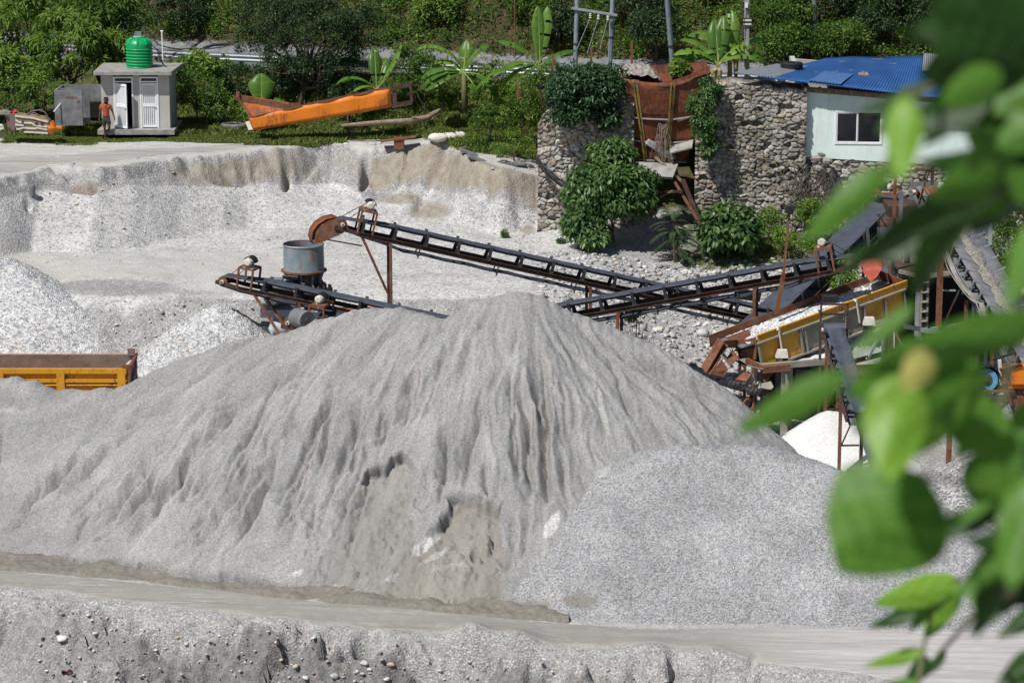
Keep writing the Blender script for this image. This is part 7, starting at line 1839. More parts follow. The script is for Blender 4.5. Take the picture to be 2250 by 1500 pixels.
# low shrubs behind the breaker and the cistern, and along the terrace
for k, (px, py, y, R, mt, lb, lf) in enumerate([(30, 215, 114.5, (1.6, .8, .75), 'leaf_mid', "low bush behind the rock breaker at the left edge", .14), (95, 190, 115.0, (1.0, .8, .8), 'leaf_light', "bright low bush behind the cistern's left end", .16), (20, 170, 116, (1.2, .8, .7), 'leaf_light', "broad leaved bush above the low bush at the left edge", .3),
        (430, 205, 115.6, (1.0, .9, 1.1), 'leaf_mid', "bush standing just right of the toilet hut", .14), (480, 235, 114.8, (.8, .6, .7), 'leaf_mid', "low bush between the hut and the orange trough", .13), (450, 160, 117.5, (1.1, .8, .9), 'leaf_light', "feathery bush behind the bush at the hut", .26), (520, 185, 117, (1.0, .7, .9), 'leaf_dark', "dark bush at the foot of the big dark tree", .14),
        (400, 155, 118.5, (.9, .7, .7), 'leaf_mid', "bush below the guard rail right of the vent pipe", .14), (560, 250, 113.6, (.5, .35, .35), 'leaf_light', "small bright weed clump at the left end of the orange trough", .18),
        (770, 215, 114.8, (1.0, .6, .6), 'leaf_dark', "dark low bush behind the middle of the orange trough", .16), (930, 175, 114.5, (1.1, .7, 1.0), 'leaf_mid', "bush behind the raised end of the orange trough", .15), (900, 130, 117.5, (1.2, .8, .7), 'leaf_mid', "bush below the guard rail beside the first banana plant", .15),
        (1080, 190, 112.9, (1.0, .7, 1.2), 'leaf_light', "bush between the middle and right banana plants", .14), (1150, 240, 110.3, (.8, .7, 1.3), 'leaf_light', "creeper covered bush just left of the stone wall", .12), (1080, 270, 110.2, (1.0, .8, .95), 'leaf_mid', "low bush on the grassy bank left of the stone wall", .11), (1130, 325, 108.4, (.9, .7, .7), 'leaf_light', "bush at the foot of the stone wall's left end", .10),
        (1050, 320, 109.8, (.6, .5, .5), 'leaf_mid', "small bush above the dark slabs on the bank", .11), (1200, 165, 109.5, (.8, .7, .6), 'leaf_mid', "bush behind the top left corner of the stone wall", .14), (840, 260, 112.6, (.9, .3, .25), 'leaf_mid', "strip of weeds below the raised end of the orange trough", .11), (700, 150, 116.4, (.9, .6, .6), 'leaf_dark', "dark bush under the crown of the big dark tree", .13)]):
    c = P(px, py, y); zb = zg_(c.x, c.y)
    nv = max(14, int(30 * R[0] * max(R[2], .5)))
    plant("bush", lb, "bush", (c.x, c.y, min(zb, c.z)), c, R, nv, 85, lf, lf * .42, M[mt], 760 + k, cr=.3, trunk=.04, low=-.6, limbs=5)
# --- the big dark tree
c = P(690, 95, 117.5)
plant("tree", "big dark leaved tree rising behind the orange trough", "tree", (P(655, 215, 116.8).x, 116.8, zg_(P(655, 215, 116.8).x, 116.8)), c, (2.4, 1.5, 2.0), 210, 95, .13, .05, M['leaf_dark'], 801, cr=.36, trunk=.16, low=-.85, limbs=26,
      extra=[(P(560, 60, 118), (.9, .8, 1.6), 45), (P(800, 60, 118.5), (.7, .6, 1.3), 30), (P(590, 170, 117), (.9, .7, .7), 26), (P(745, 180, 117), (.7, .6, .6), 22), (P(650, 0, 118), (1.6, 1, .7), 40)])
# --- bushes round the wall
plant("bush", "dense bluish green bush overhanging the top of the left stone wall", "bush", P(1300, 230, 105.6), P(1288, 210, 104.5), (1.3, .95, 1.3), 130, 80, .22, .085, M['leaf_blue'], 811, cr=.3, droop=.5, trunk=.07, low=-.8, extra=[(P(1340, 175, 104.8), (.5, .5, .45), 18), (P(1235, 185, 105), (.6, .5, .5), 22), (P(1250, 255, 104.2), (.6, .4, .3), 20), (P(1340, 265, 104.2), (.35, .3, .3), 10)])
plant("bush", "big drooping bush growing before the stone wall left of the fern leaved shrub", "bush", on_ground(1350, 500, 102.6), P(1335, 430, 102.4), (1.55, 1.0, 1.2), 190, 75, .28, .11, M['leaf_bush'], 812, cr=.32, droop=.95, trunk=.06, low=-.5, spread=.4, extra=[(P(1280, 490, 101.6), (.6, .5, .75), 40), (P(1345, 345, 103.0), (.7, .5, .6), 45), (P(1400, 400, 102.6), (.6, .5, .6), 26), (P(1300, 550 - 30, 101.2), (.35, .3, .3), 14)])
plant("bush", "broad leaved grey green bush at the foot of the tall stone wall", "bush", on_ground(1600, 570, 101.4), P(1602, 510, 101.4), (1.1, .85, 1.0), 80, 50, .34, .17, M['leaf_bush'], 813, cr=.34, droop=1.0, trunk=.05, low=-.6, spread=.4)
plant("bush", "narrow climbing bush on the right side of the rusty hopper", "bush", P(1555, 300, 104.0), P(1548, 245, 103.5), (.42, .35, 1.25), 40, 70, .19, .065, M['leaf_bush'], 814, cr=.24, droop=.6, trunk=.04, low=-.9, extra=[(P(1535, 230, 103.5), (.35, .3, .3), 12), (P(1560, 190, 103.7), (.3, .3, .4), 10), (P(1560, 320, 103.5), (.3, .25, .5), 10)])
plant("bush", "light green weed sprouting behind the rim of the rusty hopper", "bush", P(1490, 170, 107), P(1490, 150, 106.6), (.35, .3, .35), 14, 50, .16, .1, M['leaf_light'], 815, cr=.18, trunk=.03)
for k, (px, py, y, R, lb) in enumerate([(1680, 520, 101.8, (.9, .6, .5), "creeper covered mound right of the broad leaved bush"), (1760, 530, 101.2, (.9, .6, .45), "creeper covered mound behind the lamp post"), (1790, 480, 102.6, (.7, .4, .7), "creeper climbing the wall behind the lamp post"), (1690, 480, 102.9, (.5, .3, .4), "low creeper patch at the foot of the tall wall"),
      (1400, 690, 88.6, (.45, .4, .4), "weed clump under the crossing conveyors"), (1850, 610, 93.5, (.6, .5, .6), "green weeds under the screen's high end"), (2215, 470, 99, (1.0, .8, 1.6), "tall bush at the right edge behind the wide conveyor"), (2230, 620, 93.5, (.9, .8, 1.3), "feathery bush at the right edge beside the wide conveyor"), (2210, 560, 96, (.8, .8, 1.3), "dark bush between the two bushes at the right edge"), (1855, 870, 86, (.35, .3, .6), "weed clump among the posts behind the white cone")]):
    c = P(px, py, y); zb = zg_(c.x, c.y)
    plant("bush", lb, "bush", (c.x, c.y, min(zb, c.z)), c, R, max(12, int(34 * R[0] * R[2] + 8)), 75, .12, .07, M['leaf_light'] if k < 6 else M['leaf_mid'], 830 + k, cr=.24, trunk=.03, low=-.5, limbs=4)
# tufts hanging on the wall and on the banks
tufts = [(1240, 420, 104.0, .14, "small green tuft at the foot of the left wall"), (1235, 470, 102.8, .12, "tiny tuft on the cut bank below the left wall"), (1112, 480, 104.4, .16, "lone green tuft on a clod in the white gravel"), (1380, 745, 87.0, .25, "grass tuft behind the right shoulder of the sand heap")]
for k, (px, py, y, r, lb) in enumerate(tufts):
    c = P(px, py, y); c.z = zg_(c.x, c.y) + r * .7
    plant("weed", lb, "weed", (c.x, c.y, c.z - r * .7), c, (r, r, r * 1.2), 8, 40, .12, .04, M['leaf_bush'], 850 + k, cr=.12, trunk=.01, limbs=2)
# --- fern leaved shrub (compound leaves)
def fern_shrub(label, base, top, n, LR, seed, mat, ll=.16):
    g = np.random.default_rng(seed); t = thing("fern_leaved_shrub", label, "shrub", base)
    Cs, Ds, Ns, Ls, sh = [], [], [], [], []; m = MB(); base = Vector(base); top = Vector(top)
    m.tube([base, base.lerp(top, .5), top], [.05, .04, .02], 6)
    for i in range(n):
        f = g.uniform(.12, 1.0); s = base.lerp(top, f); az = g.uniform(0, 2 * math.pi); el = g.uniform(.0, .7) + .4 * (f > .85)
        L = LR * g.uniform(.7, 1.15); d = Vector((math.cos(az) * math.cos(el), math.sin(az) * math.cos(el), math.sin(el)))
        pts = [s + d * L * k / 8 - Vector((0, 0, 1)) * (L * .55 * (k / 8) ** 2) for k in range(9)]
        m.tube(pts, [.012] * 5 + [.008] * 4, 4, caps=False)
        bsh = g.normal(.5, .15)
        for k in range(2, 9):
            for q_ in (0, .5):
                if k == 8 and q_: continue
                p = pts[k].lerp(pts[min(8, k + 1)], q_); tg = (pts[min(8, k + 1)] - pts[k - 1]).normalized(); sd_ = tg.cross(Vector((0, 0, 1))).normalized()
                for sg in (-1, 1):
                    Cs.append(p); Ds.append(sd_ * sg + tg * .35 - Vector((0, 0, .25))); Ns.append(Vector((0, 0, 1)) + tg * .2); Ls.append(ll * (1.1 - abs(k - 4.5) * .09)); sh.append(bsh + g.normal(0, .1))
    C = np.array([tuple(c) for c in Cs]); me = leaves_mesh("fronds", C, np.array([tuple(d) for d in Ds]), np.array([tuple(d) for d in Ns]), np.array(Ls), np.array(Ls) * .34, np.array(sh), .3, ORG[t.name])
    link("fronds", me, mat, t); build("stem", m, M['bark'], t); return t
fern_shrub("fern leaved shrub with arching feathery fronds below the hopper", on_ground(1482, 560, 101.4), P(1480, 465, 101.6), 46, 1.05, 871, M['leaf_blue'])
fern_shrub("fern leaved shrub under the discharge end of the rising conveyor", on_ground(1842, 640, 91), P(1848, 585, 90.6), 22, .7, 872, M['leaf_bush'])
fern_shrub("fern leaved shrub behind the orange trough near the first banana plant", on_ground(765, 240, 113.6), P(762, 205, 114), 16, .7, 873, M['leaf_bush'])

# --- banana plants
def banana(label, base, h, leaves, seed, dead=0):
    """leaves: (azimuth deg, start elevation deg, length, bend, width)"""
    g = np.random.default_rng(seed); base = Vector(base); t = thing("banana_plant", label, "banana plant", base)
    top = base + Vector((g.uniform(-.1, .1), 0, h)); m = MB(); m.tube([base - Vector((0, 0, .3)), base.lerp(top, .5), top], [.15, .12, .07], 12); build("stem", m, M['banana_stem'], t, smooth=True)
    for (az, el, L, bend, W) in leaves:
        L *= 1.3; W *= 1.45
        az = math.radians(az); e = math.radians(el); n = 22; pts = []; p = top.copy(); st = L / n
        for i in range(n + 1):
            pts.append(p.copy()); p = p + Vector((math.cos(az) * math.cos(e), math.sin(az) * math.cos(e), math.sin(e))) * st; e -= math.radians(bend) / n * (1 + i / n)
        sd_ = Vector((-math.sin(az), math.cos(az), 0)); V, Fq, sh = [], [], []; tw = g.uniform(-.5, .5)
        bs = g.uniform(.35, .85)
        for sg in (-1, 1):
            k0 = len(V); cut = 0
            for i in range(n + 1):
                f = i / n; wv = W * .5 * max(.03, math.sin(min(1, max(0, f - .1) * 1.35 + .03) * math.pi * .62) ** .6 * (1 - max(0, f - .72) / .28) ** .5 if f < .995 else .02) if f > .1 else .015
                tg = (pts[min(n, i + 1)] - pts[max(0, i - 1)]).normalized(); up = sd_.cross(tg).normalized(); up = up if up.z > 0 else -up
                s2 = (sd_ * math.cos(tw * .5) + up * math.sin(tw * .5))
                V.append(tuple(pts[i])); V.append(tuple(pts[i] + s2 * sg * wv * .55 + up * wv * .18)); V.append(tuple(pts[i] + s2 * sg * wv - up * wv * (.12 + .25 * f)))
            for i in range(n):
                if 3 < i < n - 1 and g.random() < .13: continue
                for j in (0, 1):
                    a = k0 + i * 3 + j; Fq.append((a, a + 1, a + 4, a + 3)); sh.append(bs + g.normal(0, .07))
        me = np_mesh("leaf", np.array(V) - np.array(ORG[t.name]), np.array(Fq), False); fattr(me, "shade", np.clip(np.array(sh), 0, 1)); link("leaf", me, M['banana'], t)
        m = MB(); m.tube(pts[::3], [.03 - .0035 * i for i in range(len(pts[::3]))], 5, caps=False); build("midrib", m, m_rib, t)
    for i in range(dead):
        m = MB(); a = g.uniform(0, 6.28); q0 = top - Vector((0, 0, .1)); m.tube([q0, q0 + Vector((math.cos(a) * .25, math.sin(a) * .1, -.1)), q0 + Vector((math.cos(a) * .3, math.sin(a) * .1, -1.0 - g.uniform(0, .4)))], [.05, .10, .05], 6); build("dead_leaf", m, m_plain('dead banana leaf', (.42, .33, .18), (.25, .18, .09), 8, .9), t)
    return t
m_rib = m_plain('banana midrib', (.30, .36, .10), (.22, .28, .08), 3, .6)
def gb(px, py, y): return on_ground(px, py, y)
banana("banana plant behind the raised end of the orange trough", (P(825, 200, 114.6).x, 114.6, P(825, 215, 114.6).z), .3, [(170, 50, 1.6, 75, .42), (100, 80, 1.5, 20, .4), (10, 55, 1.7, -10, .45), (20, 20, 1.3, 60, .4), (200, 35, .9, 60, .35), (60, 70, 1.2, 20, .4)], 901)
banana("middle banana plant with a broad crown left of the grey stone wall", (P(1022, 230, 112.6).x, 112.6, P(1022, 232, 112.6).z), 1.35, [(165, 68, 2.0, 75, .5), (178, 25, 1.5, 55, .5), (185, 10, 1.6, 50, .45), (20, 70, 1.3, 40, .5), (-5, 5, 1.6, 75, .45), (190, -5, 1.4, 30, .42), (150, 45, 1.3, 60, .5), (-40, -30, 1.1, 40, .4), (75, 75, 1.1, 10, .45)], 902)
banana("bright banana plant with upright new leaves beside the wall's top corner", (P(1190, 175, 112.0).x, 112.0, P(1190, 180, 112.0).z), .65, [(100, 84, 1.9, 6, .42), (60, 80, 1.9, 8, .4), (165, 52, 1.7, 40, .5), (178, 22, 1.6, 60, .45), (175, 0, 1.5, 50, .45), (10, 40, 1.3, 30, .45), (190, -20, 1.3, 30, .4), (185, 8, 2.3, 45, .45)], 903)
banana("small banana plant with upright leaves left of the orange trough", (P(577, 225, 113.8).x, 113.8, P(577, 240, 113.8).z), .15, [(95, 82, 1.05, 10, .75), (170, 40, .9, 40, .4), (10, 35, .9, 50, .4)], 904)
banana("tall banana plant left of the square concrete pole", (P(1572, 160, 111).x, 111.0, 1.2), 2.1, [(170, 35, 1.8, 65, .5), (178, 15, 2.1, 70, .5), (100, 80, 1.5, 15, .5), (70, 78, 1.6, 12, .5), (5, 40, 1.5, 60, .5), (20, 55, 1.4, 50, .5), (150, 60, 1.6, 50, .5), (185, 50, 1.6, 60, .5)], 905, 3)
banana("second banana plant crowding the one left of the square concrete pole", (P(1600, 160, 111.6).x, 111.6, 1.2), 2.4, [(160, 60, 1.7, 60, .5), (30, 50, 1.6, 60, .5), (85, 80, 1.5, 15, .5), (0, 20, 1.4, 60, .5), (200, 30, 1.6, 60, .45)], 906, 2)
# --- grass as one mass
g = np.random.default_rng(41)
def grass_pts(rects):
    out = []
    for (n, x0, x1, ya, yb2, hgt) in rects:
        x = g.uniform(x0, x1, n); y = g.uniform(ya, yb2, n); out.append(np.stack([x, y, np.full(n, hgt)], 1))
    return np.concatenate(out)
R_ = [(2600, P(0, 290, 111).x, P(120, 290, 111).x, 111.2, 112.6, .10), (1500, P(130, 285, 112).x, P(215, 285, 112).x, 110.8, 112.2, .14), (3200, P(375, 290, 112).x, P(545, 290, 112).x, 111.5, 113.2, .17), (900, P(210, 290, 112).x, P(380, 290, 112).x, 111.6, 112.0, .10),
      (8000, P(540, 290, 112).x, P(1010, 280, 113).x, 112.5, 116, .24), (15000, -23, 2, 113, 119, .3), (6000, P(940, 290, 112).x, P(1175, 300, 110).x, 109.0, 113, .3), (2500, P(540, 290, 112).x, P(760, 290, 112).x, 110.9, 111.9, .26), (900, P(1360, 730, 88).x, P(1570, 730, 88).x, 87.6, 89.5, .3),
      (1600, 7, 13, 100.5, 103.3, .12), (5000, 2, 14, 108.5, 113.5, .35), (1600, -21, 2, 119, 125, .3)]
pp = grass_pts(R_)
dn = fbm(pp[:, 0] * .6, pp[:, 1] * .9, 3, 531); pp = pp[dn + g.uniform(-.2, .2, len(pp)) > -.05]
ei = np.interp(pp[:, 0], EX, EY)
pp = pp[(pp[:, 1] > ei + .3) | (pp[:, 1] < 95) | (pp[:, 0] > 2)]
i = np.clip(np.searchsorted(gx, pp[:, 0]), 0, len(gx) - 1); j = np.clip(np.searchsorted(gy, pp[:, 1]), 0, len(gy) - 1)
B_ = np.stack([pp[:, 0], pp[:, 1], GZ[i, j] - .02], 1)
per = 7; Bc = np.repeat(B_, per, 0) + np.concatenate([g.normal(0, .07, (len(B_) * per, 2)), np.zeros((len(B_) * per, 1))], 1)
D = unit(np.concatenate([g.normal(0, .5, (len(Bc), 2)), np.ones((len(Bc), 1))], 1)); N = unit(g.normal(size=(len(Bc), 3)))
Lg = np.repeat(pp[:, 2], per) * g.uniform(.6, 1.5, len(Bc))
setp(link("grass", leaves_mesh("grass", Bc, D, N, Lg, .028 + 0 * Lg, np.repeat(g.normal(.5, .22, len(B_)), per) + g.normal(0, .1, len(Bc)), .6), M['grass']), kind="stuff")

# ------------------------------------------------------------------ loose stones
def m_pebble():
    t = NT('loose stones'); a = t.attr("shade")
    col = t.ramp(a.outputs["Fac"], [(0, (.20, .19, .19)), (.3, (.34, .33, .33)), (.6, (.47, .47, .46)), (.8, (.62, .61, .59)), (.9, (.48, .38, .29)), (1, (.68, .68, .66))])
    col = t.mix(1.0, col, t.ramp(t.noise(12, 4), [(.3, .85), (.7, 1.1)]), 'MULTIPLY')
    return t.fin(col, .85, 0, t.bump(t.noise(25, 3), .3, .01), .25)
M['pebble'] = m_pebble()
def ico():
    p = (1 + 5 ** .5) / 2; v = [(-1, p, 0), (1, p, 0), (-1, -p, 0), (1, -p, 0), (0, -1, p), (0, 1, p), (0, -1, -p), (0, 1, -p), (p, 0, -1), (p, 0, 1), (-p, 0, -1), (-p, 0, 1)]
    f = [(0, 11, 5), (0, 5, 1), (0, 1, 7), (0, 7, 10), (0, 10, 11), (1, 5, 9), (5, 11, 4), (11, 10, 2), (10, 7, 6), (7, 1, 8), (3, 9, 4), (3, 4, 2), (3, 2, 6), (3, 6, 8), (3, 8, 9), (4, 9, 5), (2, 4, 11), (6, 2, 10), (8, 6, 7), (9, 8, 1)]
    v = np.array(v, float); v /= np.linalg.norm(v[0]); v = list(map(tuple, v)); cache = {}; f2 = []
    def midp(a, b):
        k = (min(a, b), max(a, b))
        if k not in cache: m = np.array(v[a]) + np.array(v[b]); m /= np.linalg.norm(m); v.append(tuple(m)); cache[k] = len(v) - 1
        return cache[k]
    for a, b, c in f: ab, bc, ca_ = midp(a, b), midp(b, c), midp(c, a); f2 += [(a, ab, ca_), (b, bc, ab), (c, ca_, bc), (ab, bc, ca_)]
    return np.array(v), np.array(f2)
IV, IF = ico()
def stones_mesh(name, Cn, S, sh, seed, org=(0, 0, 0)):
    g = np.random.default_rng(seed); n = len(Cn); nv = len(IV)
    ang = g.uniform(0, 6.28, n); ca, sa = np.cos(ang), np.sin(ang)
    lump = 1 + .18 * g.normal(size=(n, nv)).clip(-1.5, 1.5)
    sc_ = S[:, None] * np.stack([g.uniform(.8, 1.3, n), g.uniform(.7, 1.1, n), g.uniform(.45, .8, n)], 1)
    V = IV[None] * lump[..., None] * sc_[:, None, :]
    x = V[..., 0] * ca[:, None] - V[..., 1] * sa[:, None]; y = V[..., 0] * sa[:, None] + V[..., 1] * ca[:, None]
    V = np.stack([x, y, V[..., 2]], -1) + Cn[:, None, :] - np.array(org)
    Fx = (IF[None] + (np.arange(n) * nv)[:, None, None]).reshape(-1, 3)
    me = np_mesh(name, V.reshape(-1, 3), Fx, True); fattr(me, "shade", np.repeat(sh, len(IF))); return me
def scatter(px0, px1, py0, py1, y0, y1, n, smin, smax, g, cond=None):
    x = g.uniform(P(px0, py0, y0).x, P(px1, py0, y1).x, n); y = g.uniform(y0, y1, n)
    i = np.clip(np.searchsorted(gx, x), 0, len(gx) - 1); j = np.clip(np.searchsorted(gy, y), 0, len(gy) - 1); z = GZ[i, j]
    s = smin + (smax - smin) * g.random(n) ** 3.5
    k = np.ones(n, bool) if cond is None else cond(x, y, z)
    return np.stack([x, y, z + s * .15], 1)[k], s[k]
g = np.random.default_rng(55)
c1_, s1_ = scatter(1180, 1800, 640, 640, 88.5, 101, 6500, .02, .125, g)
c2_, s2_ = scatter(1480, 2100, 600, 600, 95, 101.5, 1500, .03, .13, g)
c3x, s3x = scatter(-50, 2250, 1400, 1400, 64.5, 70.5, 9000, .010, .06, g, lambda x, y, z: (y < line_at([(p.x, p.y) for p in L_road_near], x) - .5) & (fbm(x * .9, y * .9, 3, 541) > -.06))
c4x, s4x = scatter(0, 1200, 400, 400, 98, 108, 450, .02, .07, g)
c5x, s5x = scatter(150, 620, 650, 650, 86.5, 92, 350, .02, .07, g)
Cn = np.concatenate([c1_, c2_, c3x, c4x, c5x]); Sn = np.concatenate([s1_, s2_, s3x, s4x, s5x])
setp(link("loose_stones", stones_mesh("loose_stones", Cn, Sn, g.beta(1.7, 2.1, len(Cn)), 56), M['pebble']), kind="stuff")
# boulders one can point at
bl = [(1448, 726, .17, .95, "rounded pale boulder right of the grass tufts under the conveyors"), (1387, 674, .13, .7, "pale stone under the rising conveyor"), (1475, 738, .2, .6, "flat grey boulder near the end of the grass tufts"), (1545, 735, .22, .62, "large flat grey rock behind the outlet chutes"),
      (1505, 662, .10, .75, "pale stone between the crossing conveyors"), (1580, 683, .12, .7, "white stone behind the tail of the long conveyor"), (1650, 560, .16, .95, "white boulder at the edge of the creepers"), (1520, 575, .09, .5, "small white stone below the broad leaved bush"), (1560, 600, .08, .8, "small stone left of the lamp post"),
      (210, 1394, .13, .7, "pale cobble in the hollow of the near bank"), (137, 1405, .22, 1.0, "angular white rock on the near bank at the left"), (22, 1372, .07, .9, "small white stone near the lower left edge"), (203, 1367, .07, .8, "white pebble above the hollow of the near bank"), (235, 1360, .06, .75, "pebble right of the white pebble above the hollow"),
      (390, 1408, .09, .9, "cream cobble on the near bank below the road"), (160, 1480, .10, 1.0, "white cobble by the litter on the near bank"), (482, 1405, .08, .8, "white cobble left of the first dark cave"), (650, 1465, .13, .92, "orange cobble below the first dark cave"), (618, 1468, .09, .9, "rusty cobble left of the orange one"), (672, 1490, .12, .7, "white cobble under the orange one"),
      (800, 1460, .13, .6, "rounded cobble in the pocket of cobbles"), (785, 1475, .11, .65, "lower cobble in the pocket of cobbles"), (812, 1475, .10, .7, "right cobble in the pocket of cobbles"), (858, 1470, .12, .9, "cream flat cobble right of the pocket of cobbles"), (850, 1492, .12, .75, "white cobble at the bottom right of the pocket"), (735, 1489, .18, .5, "broad grey cobble at the bottom edge"),
      (1195, 1449, .06, .8, "small white stone on the right part of the near bank"), (1970, 1024, .16, 1.0, "white rock beside the leaf stalks right of the white cone"), (1030, 1455, .1, .9, "pale stone on the purple brown mound"), (745, 1300, .07, .95, "pale lump on the road edge"), (533, 320, .13, .2, "dark stone on the dirt track"), (760, 318, .1, .75, "white stone at the rim of the cut bank"), (818, 318, .16, .45, "brown rock at the top of the black crack"), (834, 316, .1, .6, "second rock beside the brown one at the crack")]
for k, (px, py, s, sh, lb) in enumerate(bl):
    if py > 1200: c = on_surf(px, py, 64, 74)
    elif py < 330: c = on_surf(px, py, 104, 114)
    elif py > 1000: c = on_surf(px, py, 78, 88)
    else: c = on_surf(px, py, 88, 103)
    s *= .72 if py > 1300 else 1; c.z += s * .1
    me = stones_mesh("boulder", np.array([[c.x, c.y, c.z]]), np.array([s]), np.array([sh]), 900 + k, c)
    setp(link("boulder", me, M['pebble'], loc=c), lb, "boulder")
m = MB(); c = on_surf(148, 1478, 64, 72)
m.grid(lambda a, b: c + Vector(((a - .5) * .32, (b - .5) * .2, .04 + .07 * math.sin(a * 7) * math.sin(b * 6 + 1))), 8, 6)
tbuild("litter", "crumpled dark red plastic litter on the near bank", "litter", m, m_plain('dark red plastic', (.10, .008, .025), None, 5, .6), c)
m = MB(); c = on_surf(149, 1460, 64, 72); m.grid(lambda a, b: c + Vector(((a - .5) * .14, (b - .5) * .1, .06 + .03 * math.sin(a * 7))), 4, 3)
tbuild("litter", "tiny scrap of green plastic above the red litter", "litter", m, m_plain('green plastic', (.02, .45, .2), None, 5, .4), c)
c = on_surf(70, 432, 100, 108); m = MB(); m.lathe(c, (.1, 0, 1), [(.08, -.1), (.13, 0), (.12, .2), (.13, .3), (.09, .42), (.01, .46)], 10); tbuild("debris", "dark ragged lump standing on the white gravel at the far left", "debris", m, M['concrete_dk'], c, smooth='auto')

# ------------------------------------------------------------------ the walking person
def skin_mesh(joints, edges, root, sub=2):
    me = bpy.data.meshes.new("body"); me.from_pydata([j[0] for j in joints], edges, []); o = bpy.data.objects.new("tmp", me); COL.objects.link(o)
    o.modifiers.new("s", 'SKIN'); 
    if not me.skin_vertices: bpy.context.view_layer.objects.active = o
    for i, j in enumerate(joints):
        r = j[1]; me.skin_vertices[0].data[i].radius = (r, r) if not hasattr(r, '__len__') else r
        me.skin_vertices[0].data[i].use_root = (i == root)
    sb = o.modifiers.new("u", 'SUBSURF'); sb.levels = sub; sb.render_levels = sub
    dg = bpy.context.evaluated_depsgraph_get(); out = bpy.data.meshes.new_from_object(o.evaluated_get(dg)); bpy.data.objects.remove(o)
    return out
fp = on_surf(235, 307, 108, 114); pr = thing("person", "person walking before the hut in an orange T-shirt and dark green shorts, head turned down", "person", fp)
k = 1.0
def J(x, y, z): return (x, y, z)
J_ = [(J(0, 0, .93), .125), (J(0, 0, 1.10), .115), (J(-.01, 0, 1.28), .13), (J(-.01, 0, 1.42), .10), (J(0, -.01, 1.50), .052), (J(.015, -.03, 1.58), .085), (J(.02, -.05, 1.67), .092), (J(.02, -.04, 1.73), .07),
      (J(-.19, 0, 1.41), .058), (J(-.235, -.03, 1.14), .043), (J(-.27, -.09, .90), .030), (J(-.275, -.10, .83), .034),          # left in view arm
      (J(.17, .02, 1.40), .058), (J(.27, .02, 1.14), .043), (J(.35, -.06, .92), .030), (J(.365, -.09, .85), .034),
      (J(-.09, 0, .86), .092), (J(-.07, -.05, .47), .058), (J(-.05, -.02, .09), .038), (J(-.05, -.16, .04), .033),             # standing leg
      (J(.09, 0, .86), .092), (J(.12, -.10, .50), .058), (J(.02, .22, .20), .038), (J(.03, .14, .09), .032)]
E_ = [(0, 1), (1, 2), (2, 3), (3, 4), (4, 5), (5, 6), (6, 7), (3, 8), (8, 9), (9, 10), (10, 11), (3, 12), (12, 13), (13, 14), (14, 15), (0, 16), (16, 17), (17, 18), (18, 19), (0, 20), (20, 21), (21, 22), (22, 23)]
for hi, sgn in ((11, -1), (15, 1)):     # fingers and thumb
    hx_, hy_, hz_ = J_[hi][0]
    for f_, (dy, ln) in enumerate([(-.03, .07), (-.01, .085), (.01, .08), (.028, .065)]):
        a = len(J_); J_.append((J(hx_ + .004 * sgn, hy_ + dy, hz_ - .04), .010)); J_.append((J(hx_ - .01 * sgn, hy_ + dy, hz_ - .04 - ln * .6), .009)); J_.append((J(hx_ - .025 * sgn, hy_ + dy, hz_ - .04 - ln), .008)); E_ += [(hi, a), (a, a + 1), (a + 1, a + 2)]
    a = len(J_); J_.append((J(hx_ - .01 * sgn, hy_ - .05, hz_ - .005), .011)); J_.append((J(hx_ - .015 * sgn, hy_ - .07, hz_ - .04), .009)); E_ += [(hi, a), (a, a + 1)]
body = skin_mesh(J_, E_, 0)
SKIN = m_plain('brown skin', (.10, .048, .03), (.075, .035, .022), 9, .55)
bo = link("body", body, SKIN, pr, True)
m = MB()
for sg in (-1, 1): m.lathe((.02 + sg * .092, -.035, 1.655), (sg, 0, 0), [(.01, 0), (.03, .005), (.026, .018), (.005, .02)], 10)
m.prism([(.008, -.135, 1.645), (.034, -.135, 1.645), (.021, -.145, 1.69)], (0, -.022, -.005)); build("ears_nose", MB().add([(v[0] + fp.x, v[1] + fp.y, v[2] + fp.z) for v in m.v], m.f), SKIN, pr, smooth=True)
m = MB()
for sg in (-1, 1): m.lathe((.021 + sg * .034 + fp.x, -.132 + fp.y, 1.678 + fp.z), (0, -1, 0), [(.012, 0), (.01, .006), (.001, .009)], 8)
m.box((.021 + fp.x, -.134 + fp.y, 1.612 + fp.z), (.045, .01, .01)); build("eyes_mouth", m, M['black'], pr)
hair = skin_mesh([(J(.02, -.02, 1.66), .085), (J(.02, -.035, 1.74), .088), (J(.02, .03, 1.66), .075)], [(0, 1), (0, 2)], 0); link("hair", hair, m_plain('black hair', (.015, .013, .015), None, 20, .6), pr, True)
shirt = skin_mesh([(J(0, 0, .90), (.15, .125)), (J(0, 0, 1.08), (.145, .12)), (J(-.01, 0, 1.28), (.165, .13)), (J(-.01, 0, 1.425), (.125, .095)), (J(-.01, -.005, 1.475), .07), (J(-.19, 0, 1.415), .078), (J(-.225, -.02, 1.24), .072), (J(.17, .01, 1.405), .078), (J(.235, .02, 1.23), .072)], [(0, 1), (1, 2), (2, 3), (3, 4), (3, 5), (5, 6), (3, 7), (7, 8)], 0)
link("shirt", shirt, m_plain('orange cotton', (.42, .11, .045), (.32, .075, .03), 7, .9, bump=.3, bscale=14), pr, True)
shorts = skin_mesh([(J(0, 0, .95), (.155, .13)), (J(0, 0, .86), (.14, .12)), (J(-.095, -.01, .78), .112), (J(-.085, -.03, .56), .10), (J(.10, -.02, .78), .112), (J(.125, -.07, .58), .10)], [(0, 1), (1, 2), (2, 3), (1, 4), (4, 5)], 0)
link("shorts", shorts, m_plain('dark green cotton', (.035, .055, .04), (.02, .03, .025), 7, .9), pr, True)
